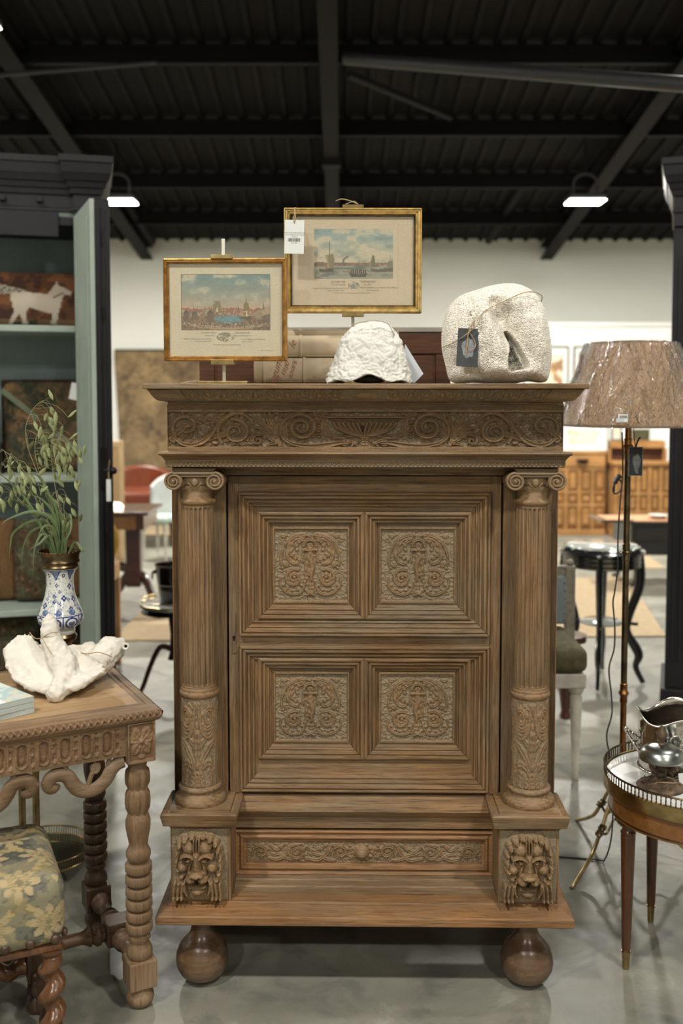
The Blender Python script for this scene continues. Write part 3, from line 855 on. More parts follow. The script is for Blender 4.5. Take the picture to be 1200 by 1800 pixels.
for fi, (a, b, c, d) in enumerate(fields):
    frame4('field_moulding', -FW, FW, b, a, outer, dr, yo=door_y)
    # inner frames: two mitred mouldings meeting in a ridge on the centre line
    for s in (-1, 1):
        xo, xi = 0.0005, 0.300
        xx = (-xi, -xo) if s < 0 else (xo, xi)
        zi_t, zi_b = c+0.0425, d-0.0425
        frame4('panel_moulding', xx[0], xx[1], zi_b, zi_t, inner, dr, yo=door_y)
        relief_obj('carved_panel', PR, xx[0]+0.0425, xx[1]-0.0425, zi_t-0.0425, zi_b+0.0425, door_y+0.0190, 0.0098, dr, flipx=(s > 0))
        # flat margins between field moulding and inner frame
    for (xa, xb, za, zb_) in ((-FW+0.05, FW-0.05, c+0.0420, a-0.05), (-FW+0.05, FW-0.05, b+0.05, d-0.0420)):
        if zb_ > za + 0.001: MB().box(xa, xb, door_y+0.0046, door_y+0.012, za, zb_).build('field_margin', oak_x, dr)
# lock plate and keyhole on the left stile of the door
zk = cz(1122, 0)
MB().box(-0.374, -0.362, door_y-0.0025, door_y+0.002, cz(1150,0), cz(1078,0)).build('lock_plate', wood('worn_lock_block', OD, L4(116,92,70), OM, 'Z', LIME, 0.3), dr, bevel=0.001)
keyhole(-0.368, zk, door_y-0.0035, 0.0038, dr)
MB().box(0.3555, 0.3585, -0.0015+door_y, door_y+0.01, z_db, z_dt).build('door_edge_strip', oak_z, dr)

# --- ledge below the door, drawer surround
zq = [cz(1397,0), cz(1404,-0.01), cz(1412,-0.015), cz(1422,-0.03), cz(1428,-0.033), cz(1434,-0.025), cz(1455,-0.005)]
prof = [(0.03, zq[0]), (-0.002, zq[0]), (-0.006, zq[1]), (-0.014, zq[1]-0.004), (-0.016, zq[2]), (-0.030, zq[3]), (-0.032, zq[4]), (-0.022, zq[5]), (-0.010, zq[5]-0.012), (-0.008, zq[6]), (0.03, zq[6])]
MB().sweepx(prof, -0.398, 0.398).build('ledge_rail', oak_x, cab)
dw = thing_child = bpy.data.objects.new('base_drawer', None)
COL.objects.link(dw); dw.parent = cab
zt_, zb2 = cz(1458, 0.0), cz(1538, 0.0)
MB().box(-0.372, 0.372, 0.012, 0.03, zb2, zt_).build('drawer_front', oak_warm, dw)
dprof = [(0, 0.01), (0, -0.008), (0.005, -0.010), (0.010, -0.004), (0.013, -0.003), (0.020, -0.009), (0.024, -0.008), (0.027, 0.001), (0.031, 0.003), (0.0365, 0.003)]
frame4('drawer_moulding', -0.370, 0.370, zb2+0.001, zt_-0.001, dprof, dw, mh=oak_warm, mv=oak_warm)
DR = Relief(0, 1000, 0, 100, 860, 86); DR.wm = 1.25
def drawer_half(R):
    S = R.stroke
    run = [(58,50,36,1,0),(215,50,38,-1,0),(400,48,36,1,0)]
    for (cx, cy, r, sg, _) in run:
        S(spiral(cx, cy, r, 7, PI*0.9*sg, sg*1.5, 40), [5,5,4.5,4], 0.95, 'band')
        leaves(R, spiral(cx, cy, r, r*0.6, PI*0.9*sg, sg*0.9, 26), -sg, 12, 5, 0.85, 4)
        R.blob(cx, cy, 9, 9, 0.9)
    S(smooth_path([(90,80),(130,88),(170,60),(185,25),(230,12)]), [5,9,8,7,4], 0.9, 'leaf')
    S(smooth_path([(100,20),(130,40),(150,20),(170,12)]), [5,9,7,4], 0.85, 'leaf')
    S(smooth_path([(110,60),(140,62),(165,82),(200,90)]), [4,8,8,4], 0.85, 'leaf')
    S(smooth_path([(250,80),(300,90),(340,60),(360,20),(410,10)]), [5,9,9,7,4], 0.9, 'leaf')
    S(smooth_path([(255,25),(290,50),(320,30),(345,12)]), [5,9,7,4], 0.85, 'leaf')
    S(smooth_path([(270,58),(310,66),(345,88),(380,90)]), [4,8,8,4], 0.85, 'leaf')
    S(smooth_path([(440,20),(455,50),(440,82)]), [6,10,6], 0.85, 'leaf')
drawer_half(DR); DR.fill(0.07, 0.4, 6, 0.05)
DR.H = np.maximum(DR.H, DR.H[:, ::-1])
for k in range(10):
    a = k*PI/5; DR.blob(500+34*math.cos(a), 50+34*math.sin(a), 13, 13, 0.8)
DR.blur(1)
relief_obj('carved_panel', DR, -0.334, 0.334, zt_-0.037, zb2+0.037, 0.0040, 0.0090, dw)
kb = MB().lathe([(0.001,0.024),(0.007,0.0235),(0.012,0.020),(0.0145,0.015),(0.013,0.010),(0.016,0.006),(0.020,0.004),(0.022,0.0)], 24,
    M=Matrix.Translation((-0.006, 0.0, (zt_+zb2)/2+0.001)) @ Matrix.Rotation(PI/2, 4, 'X'), mod=lambda r, a, z: r*(1+0.06*math.cos(8*a)) if r > 0.0155 else r)
kb.build('drawer_knob', oak_turned, dw, smooth=True)

# --- plinth blocks with caps, lion masks, columns
zcap_t = cz(1421, -0.10); zcap_e = cz(1436, -0.155); zcap_b = cz(1457, -0.13)
LION = Relief(0, 105, 0, 125, 150, 178)
def lion_relief(R, seed):
    rnd = random.Random(seed)
    B = R.blob
    B(50, 62, 44, 66, 0.30, p=3)                       # mass of the head
    # mane curls
    for (x, y, rx, ry) in ((27,14,9,7),(40,8,9,7),(52,8,7,6),(62,8,9,7),(74,12,9,8),(84,20,8,9),(17,24,8,9),(90,32,7,9),(12,37,7,9),(93,46,6,9),(12,52,7,8),(94,60,6,9),(90,72,8,7),(14,66,8,7),(20,76,9,6),(86,82,9,6)):
        B(x, y, rx, ry, 0.62, base=0.0); B(x+rnd.uniform(-1,1), y+1, rx*0.55, ry*0.55, 0.2, base=0.55)
        R.cut(spiral(x, y, rx*0.75, rx*0.2, rnd.uniform(0,6), 0.8, 12), 1.0, 0.14)
    B(50, 46, 33, 38, 0.60)                            # skull
    B(35, 28, 15, 15, 0.80); B(65, 28, 15, 15, 0.80)   # brow masses
    for x in (45, 50, 55): R.stroke([(x,12),(x,26),(x+(50-x)*0.2,38)], [2.2,2.8,2.0], 0.84)
    R.stroke(bez((20,42),(33,33),(44,43),n=9), [2.6,4.2,3.0], 0.90); R.stroke(bez((56,43),(67,33),(80,42),n=9), [3.0,4.2,2.6], 0.90)
    R.blob(34, 46, 9.5, 5.5, 0.34, mode='sub'); R.blob(66, 46, 9.5, 5.5, 0.34, mode='sub')
    B(35, 46.5, 5.4, 4.2, 0.42, base=0.42); B(65, 46.5, 5.4, 4.2, 0.42, base=0.42)
    R.blob(35, 46.5, 1.6, 1.6, 0.12, mode='sub'); R.blob(65, 46.5, 1.6, 1.6, 0.12, mode='sub')
    B(22, 61, 13, 12, 0.78); B(78, 61, 13, 12, 0.78)   # cheek knobs
    R.stroke([(50,38),(50,54),(50,68)], [8.5,9.5,13], 1.0)    # broad flat nose bridge
    R.stroke([(42,42),(37,58),(34,72)], [2.5,3.5,4], 0.72); R.stroke([(58,42),(63,58),(66,72)], [2.5,3.5,4], 0.72)
    B(50, 70, 14, 5.5, 0.34, base=0.86, p=2.5)                # nose pad
    R.blob(44, 72.5, 2.6, 2.0, 0.4, mode='sub'); R.blob(56, 72.5, 2.6, 2.0, 0.4, mode='sub')
    B(39, 80, 12.5, 9.5, 1.02); B(61, 80, 12.5, 9.5, 1.02)    # muzzle lobes
    R.cut([(50,75),(50,88)], 2.4, 0.5)
    for x, y in ((33,79),(38,83),(43,79),(57,79),(62,83),(67,79)): R.blob(x, y, 1.1, 1.1, 0.10, mode='sub')
    R.cut(bez((30,89),(50,93),(70,89),n=9), 3.4, 0.55)        # open mouth
    R.stroke(bez((36,96),(50,98),(64,96),n=9), [3.0,4.2,3.0], 0.66); B(50, 104, 16, 9, 0.74)   # jaw
    R.stroke(bez((28,84),(22,96),(30,110),n=9), [4,6,4], 0.62); R.stroke(bez((72,84),(78,96),(70,110),n=9), [4,6,4], 0.62)
    for x in (6, 13.5, 21): R.stroke([(x+2,90),(x,102),(x-0.5,113)], [4.2,4.6,4.2], 0.70)
    for x in (79, 86.5, 94): R.stroke([(x-2,90),(x,102),(x+0.5,113)], [4.2,4.6,4.2], 0.70)
    for x in (6, 13.5, 21, 79, 86.5, 94): B(x, 115, 4.3, 5.0, 0.82)
    R.H += (vnoise(R.X, R.Y, 0.5, seed, 3)-0.5)*0.05
    R.H = np.clip(R.H, 0, 1.3); R.blur(1)
lion_relief(LION, 4)
LION2 = Relief(0, 105, 0, 125, 150, 178); lion_relief(LION2, 9)

# column pieces, local to the column axis; z absolute
zA = {k: cz(k, -0.10) for k in (822, 836, 842, 857, 866, 872, 880, 886, 892, 899, 1212, 1218, 1228, 1238, 1240, 1376, 1385, 1395, 1402, 1415)}
def make_column(parent, x, side):
    c = bpy.data.objects.new('column', None); COL.objects.link(c); c.parent = parent; c.location = (x, -0.052, 0)
    r = 0.0445
    # base rings
    zt = zcap_t + 0.004
    pr = [(0.0705, zt), (0.072, zt+0.006), (0.071, zt+0.014), (0.066, zt+0.021), (0.058, zt+0.024), (0.055, zt+0.028), (0.0545, zt+0.034), (0.0585, zt+0.038), (0.0605, zt+0.042), (0.059, zt+0.047), (0.054, zt+0.050)]
    MB().lathe(pr, 48).build('column_base', oak_x, c, smooth=True, angle=60)
    zd0 = zt+0.049; zd1 = cz(1232, -0.11)
    # carved drum
    R = Relief(0, 240, 0, 200, 230, 180); R.wm = 1.2
    def hf(sx):
        T = lambda p: [(120 + sx*(q[0]-120), q[1]) for q in p]
        S = R.stroke
        S(T(spiral(72, 42, 30, 6, PI*0.2, 1.6, 40)), [5,5,4.5,4], 0.9, 'band')
        leaves(R, T(spiral(72, 42, 30, 18, PI*0.2, 1.0, 26)), -sx, 12, 4.5, 0.8, 4)
        S(T(smooth_path([(112,15),(108,45),(95,75),(70,84),(48,70)])), [4,6,6,6,4], 0.9, 'band')
        S(T(smooth_path([(112,175),(100,140),(70,110),(40,96)])), [5,9,9,4], 0.9, 'leaf')
        S(T(smooth_path([(108,160),(80,145),(55,150),(45,170)])), [5,8,8,5], 0.9, 'leaf')
        S(T(smooth_path([(115,110),(100,100),(85,90)])), [5,8,4], 0.8, 'leaf')
        S(T(smooth_path([(106,170),(100,185),(92,196)])), [10,10,5], 0.85, 'leaf')
        S(T(smooth_path([(70,165),(62,180),(66,196)])), [7,9,5], 0.8, 'leaf')
        S(T(smooth_path([(38,10),(30,40),(36,70),(30,110),(36,150),(28,190)])), [5,7,5,8,5,7], 0.75, 'leaf')
    hf(1); hf(-1); R.fill(0.05, 0.45, 8, 0.05)
    R.stroke([(120,82),(118,105),(121,135)], [12,17,11], 0.95, 'leaf'); R.blob(120, 150, 12, 10, 0.95)
    R.stroke([(120,168),(120,198)], [7,7], 0.8, 'leaf'); R.blob(120, 60, 8, 10, 0.7)
    R.H += (vnoise(R.X, R.Y, 0.4, 11, 2)-0.5)*0.1*(R.H < 0.15)
    R.blur(1)
    an = np.linspace(PI, 2*PI, R.nx); zs = np.linspace(zd1, zd0, R.ny)
    AN, ZS = np.meshgrid(an, zs); env = np.clip(np.minimum(ZS-zd0, zd1-ZS)/0.004, 0, 1)
    RR = 0.0485 + R.H*0.0062*env
    fast_grid('carved_drum', np.stack([RR*np.cos(AN), RR*np.sin(AN), ZS], -1), oak_carved, c, col=R.H[..., None])
    # ring
    zr = cz(1224, -0.11)
    MB().lathe([(0.046, zr-0.016), (0.052, zr-0.013), (0.0555, zr-0.006), (0.0545, zr+0.001), (0.050, zr+0.004), (0.051, zr+0.007), (0.0485, zr+0.010), (0.0465, zr+0.013), (0.047, zr+0.016), (0.044, zr+0.018)], 48).build('column_ring', oak_x, c, smooth=True, angle=60)
    # fluted shaft
    zs0, zs1 = zr+0.016, cz(888, -0.10)
    n = 20*8; rows = np.concatenate([np.linspace(zs0, zs0+0.02, 10), np.linspace(zs0+0.03, zs1-0.035, 26), np.linspace(zs1-0.03, zs1, 20)])
    AN, ZS = np.meshgrid(np.linspace(PI*0.95, 2.05*PI, int(n*0.55)+1), rows)
    ph = (AN/(2*PI)*20 + 0.5) % 1.0 - 0.5
    u = ph/0.36
    fl = np.sqrt(np.clip(1-u**2, 0, 1))
    top = zs1 - 0.010; wz = 0.0052
    zz = np.clip((ZS-(top-wz))/wz, 0, 1); fl_t = np.sqrt(np.clip(1-u**2-zz**2, 0, 1))
    fl = np.where(ZS > top-wz, fl_t, fl); fl = np.where(ZS > top, 0, fl)
    fl = np.where(ZS < zs0+0.006, 0, fl)
    taper = 1 - 0.05*(ZS-zs0)/(zs1-zs0)
    RR = (0.0445 - 0.0052*fl)*taper
    fast_grid('fluted_shaft', np.stack([RR*np.cos(AN), RR*np.sin(AN), ZS], -1), oak_z, c)
    # necking and capital
    zn = cz(884, -0.10)
    cap = bpy.data.objects.new('capital', None); COL.objects.link(cap); cap.parent = c
    MB().lathe([(0.042, zn-0.010), (0.0445, zn-0.007), (0.0475, zn-0.005), (0.0495, zn-0.001), (0.0485, zn+0.004), (0.044, zn+0.007), (0.0415, zn+0.009), (0.041, zn+0.030), (0.043, zn+0.034), (0.046, zn+0.038), (0.046, zn+0.045)], 48).build('necking', oak_turned, cap, smooth=True, angle=60)
    zv = cz(846, -0.10)
    # echinus with egg
    MB().lathe([(0.043, zv-0.014), (0.050, zv-0.006), (0.054, zv+0.004), (0.052, zv+0.010)], 40).build('echinus', oak_turned, cap, smooth=True)
    for a in (-0.75, 0, 0.75):
        MB().ball((0.050*math.sin(a), -0.050*math.cos(a), zv-0.002), 0.0095, 0.008, 0.013, 14, 10).build('egg', oak_turned, cap, smooth=True)
    for a in (-0.38, 0.38):
        MB().tube([(0.056*math.sin(a), -0.052*math.cos(a), zv+0.010), (0.055*math.sin(a*0.9), -0.051*math.cos(a), zv-0.004), (0.05*math.sin(a*0.5), -0.052*math.cos(a*0.5), zv-0.014)], 0.0018, 6).build('dart', oak_turned, cap, smooth=True)
    for s in (-1, 1):
        cxv = s*0.055; pts = []; rad = []
        for i in range(70):
            t = i/69; a = PI/2 - s*t*2*PI*2.2; rr = 0.0215*(1-t)**0.75 + 0.003
            pts.append((cxv + rr*math.cos(a), -0.060 - 0.004*t, zv + rr*math.sin(a)*0.98)); rad.append(0.0036*(1-0.45*t))
        mb = MB().tube(pts, rad, 8)
        mb.lathe([(0.0235, 0.0), (0.0235, 0.086)], 28, M=Matrix.Translation((cxv, -0.058, zv)) @ Matrix.Rotation(-PI/2, 4, 'X'))
        mb.ball((cxv, -0.066, zv), 0.0045, 0.004, 0.0045, 12, 8)
        mb.build('volute', oak_turned, cap, smooth=True)
    mb = MB().tube([(-0.056, -0.060, zv+0.0215), (0.056, -0.060, zv+0.0215)], 0.0036, 8)
    mb.box(-0.056, 0.056, -0.059, 0.03, zv+0.012, zv+0.0245)
    mb.build('volute_band', oak_x, cap, smooth=True)
    za = zm1
    pr = [(0.0, zv+0.0245), (-0.064+0.012, zv+0.0245), (-0.064+0.006, za-0.008), (-0.066, za-0.001), (0.0, za-0.001)]
    v = []; mb = MB()
    for zq_, hw in ((zv+0.0245, 0.050), ((zv+0.0245+za)/2, 0.053), (za-0.001, 0.061)):
        v += [(-hw, -hw+0.0, zq_), (hw, -hw, zq_), (hw, 0.05, zq_), (-hw, 0.05, zq_)]
    f = []
    for k in range(2):
        for i in range(4): f.append((k*4+i, k*4+(i+1)%4, (k+1)*4+(i+1)%4, (k+1)*4+i))
    mb.add(v, f).build('abacus', oak_x, cap)
    return c

for s in (-1, 1):
    px = s*0.4475
    blk = bpy.data.objects.new('plinth_block', None); COL.objects.link(blk); blk.parent = cab
    x0, x1 = px-0.082, px+0.082
    yb0 = -0.128
    MB().box(x0, x1, yb0, 0.02, z_base_t-0.001, zcap_b).build('block_body', oak_z, blk, bevel=0.0015)
    # cap with bevelled slab
    hw = 0.104; cy0, cy1 = -0.158, 0.01
    v = []
    lev = [(zcap_b, 0.082, -0.130), (zcap_b+0.008, 0.088, -0.136), (zcap_b+0.012, 0.098, -0.150), (zcap_e-0.004, hw, -0.158), (zcap_e+0.001, hw, -0.159), (zcap_e+0.004, hw-0.004, -0.155), (zcap_t-0.002, 0.088, -0.136), (zcap_t-0.002, 0.082, -0.130), (zcap_t+0.004, 0.081, -0.129)]
    mb = MB()
    for (z, h, y) in lev: v += [(px-h, y, z), (px+h, y, z), (px+h, 0.01, z), (px-h, 0.01, z)]
    f = [(3,2,1,0)]
    for k in range(len(lev)-1):
        for i in range(4): f.append((k*4+i, k*4+(i+1)%4, (k+1)*4+(i+1)%4, (k+1)*4+i))
    m_ = (len(lev)-1)*4; f.append((m_, m_+1, m_+2, m_+3))
    mb.add(v, f).build('block_cap', oak_x, blk)
    relief_obj('lion_mask', LION if s < 0 else LION2, px-0.078, px+0.074, zcap_b-0.003, z_base_t+0.006, yb0-0.001, 0.052, blk, mat=oak_carved, back=yb0+0.004)
    make_column(cab, s*0.4585, s)

# --- base board
zt1 = z_base_t
prof = [(DEPTH+0.02, z_base_b), (-0.185, z_base_b), (-0.190, z_base_b+0.004), (-0.190, z_base_edge_t), (-0.186, z_base_edge_t+0.003), (-0.128, zt1-0.002), (-0.124, zt1+0.001), (-0.09, zt1+0.001), (-0.085, zt1+0.006), (-0.045, zt1+0.007), (-0.040, zt1+0.012), (-0.01, zt1+0.012), (0.0, zb2), (DEPTH+0.02, zb2)]
def bfn(y, z): return 0.0 if y > 0.1 or y < -0.184 else (-(y+0.19)*0.62 if y < -0.12 else -(0.07*0.62))
mb = MB()
prf = [(z_base_b, 0.556, -0.185), (z_base_b+0.004, 0.561, -0.190), (z_base_edge_t, 0.561, -0.190), (z_base_edge_t+0.003, 0.557, -0.186), (zt1-0.002, 0.530, -0.132), (zt1+0.0, 0.529, -0.130)]
v = []
for (z, h, y) in prf: v += [(-h, y, z), (h, y, z), (h, DEPTH+0.02, z), (-h, DEPTH+0.02, z)]
f = [(3,2,1,0)]
for k in range(len(prf)-1):
    for i in range(4): f.append((k*4+i, k*4+(i+1)%4, (k+1)*4+(i+1)%4, (k+1)*4+i))
m_ = (len(prf)-1)*4; f.append((m_, m_+1, m_+2, m_+3))
mb.add(v, f).build('base_board', oak_warm, cab, bevel=0.001)
prof = [(-0.090, zt1-0.001), (-0.090, zt1+0.005), (-0.060, zt1+0.006), (-0.057, zt1+0.010), (-0.030, zt1+0.011), (-0.027, zt1+0.016), (-0.004, zt1+0.017), (-0.004, zb2-0.001), (0.03, zb2-0.001), (0.03, zt1-0.001)]
MB().sweepx(prof, -0.364, 0.364).build('base_step', oak_x, cab)

# --- bun feet
zf = z_base_b
rb = 0.0735
footp = [(0.012, 0.0), (0.030, 0.0015), (0.048, 0.010), (0.062, 0.024), (0.071, 0.042), (rb, 0.060), (0.0715, 0.076), (0.066, 0.092), (0.0625, 0.0975), (0.0625, 0.0995), (0.055, 0.110), (0.044, 0.121), (0.036, 0.131), (0.031, 0.142), (0.029, 0.152), (0.029, zf)]
sc = zf/0.155 if zf < 0.155 else 1
for (x, y) in ((-0.452, -0.085), (0.452, -0.085), (-0.452, DEPTH-0.10), (0.452, DEPTH-0.10)):
    MB().lathe([(r, z*min(1, sc) if i < len(footp)-1 else zf) for i, (r, z) in enumerate(footp)], 40).build('ball_foot', oak_ball, cab, smooth=True, angle=70, loc=(x, y, 0))
print('cab z', zc_top, z_base_t, z_base_b, zf)
# ------------------------------------------------------------------ the hall
XL, XR, YF, YB = -11.0, 11.0, -7.0, 13.5
def slab(name, x0, x1, y0, y1, z0, z1, mat): return struct(MB().box(x0, x1, y0, y1, z0, z1).build(name, mat))
slab('floor', XL, XR, YF, YB, -0.1, 0, concrete)
slab('wall_back', XL, XR, YB, YB+0.15, 0, 4.2, wall_mat)
slab('wall_front', XL, XR, YF-0.15, YF, 0, 5.2, wall_mat)
slab('wall_left', XL-0.15, XL, YF, YB, 0, 6.2, wall_mat)
slab('wall_right', XR, XR+0.15, YF, YB, 0, 6.2, wall_mat)
# corrugated roof sheet
mb = MB(); v = []; f = []
pitch = 0.20
xs = []
x = XL - 0.1
while x < XR + 0.1:
    xs += [(x, 0.0), (x+0.125, 0.0), (x+0.14, -0.035), (x+0.185, -0.035)]
    x += pitch
ys = [(YB+0.1, roof_z(YB+0.1)), (-1.0, roof_z(-1.0)), (YF-0.1, roof_z(YF-0.1))]
for (y, z) in ys:
    for (xx, dz) in xs: v.append((xx, y, z + dz))
n = len(xs)
for j in range(2):
    for i in range(n-1): f.append((j*n+i, j*n+i+1, (j+1)*n+i+1, (j+1)*n+i))
for (y, z) in ys:
    for (xx, dz) in xs: v.append((xx, y, z + 0.06))
m3 = 3*n
for j in range(2): f.append((m3+j*n, m3+(j+1)*n, m3+(j+1)*n+n-1, m3+j*n+n-1))
struct(mb.add(v, f).build('ceiling', roof_mat))
# purlins (Z sections) across, rafters along
def ibeam(mb, p, q, w, h, up=Vector((0,0,1))):
    p = Vector(p); q = Vector(q); d = (q-p); L = d.length; d.normalize()
    s = d.cross(up).normalized(); u = s.cross(d).normalized()
    M = Matrix((( d.x, s.x, u.x, p.x), (d.y, s.y, u.y, p.y), (d.z, s.z, u.z, p.z), (0,0,0,1)))
    mb.box(0, L, -w/2, w/2, -h, -h+0.014, M).box(0, L, -w/2, w/2, -0.014, 0, M).box(0, L, -0.006, 0.006, -h+0.014, -0.014, M)
n_tr = 0
for yy in (8.2, 9.62, 11.0, 12.25, 6.8, 5.4, 4.0, 2.6, 1.2, -0.2, -1.8, -3.4, -5.0):
    mb = MB(); z = roof_z(yy) - 0.04
    mb.box(XL, XR, yy-0.004, yy+0.004, z-0.17, z).box(XL, XR, yy-0.06, yy, z-0.17, z-0.16).box(XL, XR, yy, yy+0.06, z-0.012, z)
    n_tr += 1; struct(mb.build('trim_%d' % n_tr, beam_mat))
for (xx, w, h) in ((-0.10, 0.145, 0.30), (-2.60, 0.16, 0.26), (2.74, 0.16, 0.26), (-5.3, 0.16, 0.26), (5.4, 0.16, 0.26), (-8, 0.16, 0.26), (8, 0.16, 0.26)):
    mb = MB()
    ibeam(mb, (xx, YB, roof_z(YB)-0.10), (xx, -1.0, roof_z(-1)-0.10), w, h*0.7)
    ibeam(mb, (xx, -1.0, roof_z(-1)-0.10), (xx, YF, roof_z(YF)-0.10), w, h*0.7)
    if abs(xx+0.1) < 0.01:
        mb.box(xx-0.09, xx+0.09, 9.9, 10.05, roof_z(9.95)-0.36, roof_z(9.95)-0.1)
    n_tr += 1; struct(mb.build('trim_%d' % n_tr, beam_mat))
# braces and conduits under the roof
def rod(name, a, b, r, mat, n=10):
    return struct(MB().tube([a, b], r, n).build(name, mat, smooth=True))
n_tr += 1; rod('trim_%d' % n_tr, PX(608, 103, 7.4), PX(1330, 158, 5.6), 0.045, pipe_mat)
n_tr += 1; rod('trim_%d' % n_tr, PX(610, 130, 7.6), PX(792, 206, 9.3), 0.03, beam_mat)
n_tr += 1; rod('trim_%d' % n_tr, PX(-60, 136, 8.0), PX(275, 110, 8.0), 0.018, pipe_mat)
n_tr += 1; rod('trim_%d' % n_tr, PX(930, 305, 11.2), PX(858, 423, 13.0), 0.05, beam_mat)
n_tr += 1; rod('trim_%d' % n_tr, PX(215, 350, 11.6), PX(268, 424, 13.0), 0.05, beam_mat)

# high-bay lamps
def make_highbay(loc, label):
    t = thing('high_bay_lamp', label, 'ceiling lamp', loc)
    MB().box(-0.19, 0.19, -0.14, 0.14, -0.055, 0.0).build('housing', lamp_house, t, bevel=0.02)
    MB().box(-0.18, 0.18, -0.13, 0.13, -0.066, -0.056).build('diffuser', led, t, bevel=0.004)
    hk = [(-0.12, 0, 0)] + [(-0.12+0.035*math.sin(a)*0+ (-0.0) + 0.12*(1-math.cos(a)), 0, 0.12+0.10*math.sin(a)) for a in [PI*i/10 for i in range(11)]] + [(0.12, 0, 0)]
    MB().tube(hk, 0.012, 8).build('bracket', lamp_house, t, smooth=True)
    MB().tube([(0, 0, 0.21), (0, 0, 0.52)], 0.008, 6).build('hanger', iron, t, smooth=True)
    return t
names = {0: 'glowing flat high bay lamp hanging just right of the tall black cornice at left', 1: 'glowing flat high bay lamp hanging above the plastic wrapped lampshade at right',
         2: 'glowing high bay lamp cut by the top left corner of the picture'}
first = None
for i, (lx, ly, lp) in enumerate(LAMPS):
    lab = names.get(i, 'glowing high bay lamp under the dark roof outside the picture')
    if first is None: first = o = make_highbay((lx, ly, LAMP_Z(ly)), lab)
    else: o = copy_tree(first); o.location = (lx, ly, LAMP_Z(ly)); o['label'] = lab
    o['group'] = 'high bay lamps under the roof'
# ------------------------------------------------------------------ writing, painted sheets, tags
def text_mesh(name, s, size, mat, parent, M, shear=0.0, align='CENTER', space=1.0):
    cu = bpy.data.curves.new('t', 'FONT'); cu.body = s; cu.size = size; cu.shear = shear
    cu.align_x = align; cu.align_y = 'CENTER'; cu.space_character = space; cu.resolution_u = 3; cu.offset = -0.012*size if mat is ink_brown else 0; cu.extrude = 0.00008
    ob = bpy.data.objects.new('t', cu); COL.objects.link(ob)
    bpy.context.view_layer.update()
    me = bpy.data.meshes.new_from_object(ob)
    bpy.data.objects.remove(ob); bpy.data.curves.remove(cu)
    me.name = name; me.transform(M); me.materials.clear(); me.materials.append(mat)
    o = bpy.data.objects.new(name, me); COL.objects.link(o)
    if parent is not None: o.parent = parent
    return o
UPR = Matrix.Rotation(PI/2, 4, 'X')          # text plane upright, facing -y
def polymask(X, Y, poly):
    inside = np.zeros(X.shape, bool); n = len(poly); j = n-1
    for i in range(n):
        xi, yi = poly[i]; xj, yj = poly[j]
        if yi != yj:
            c = ((yi > Y) != (yj > Y)) & (X < (xj-xi)*(Y-yi)/(yj-yi) + xi)
            inside ^= c
        j = i
    return inside
def put(C, mask, col, a=1.0):
    C[mask] = C[mask]*(1-a) + lin(col)*a

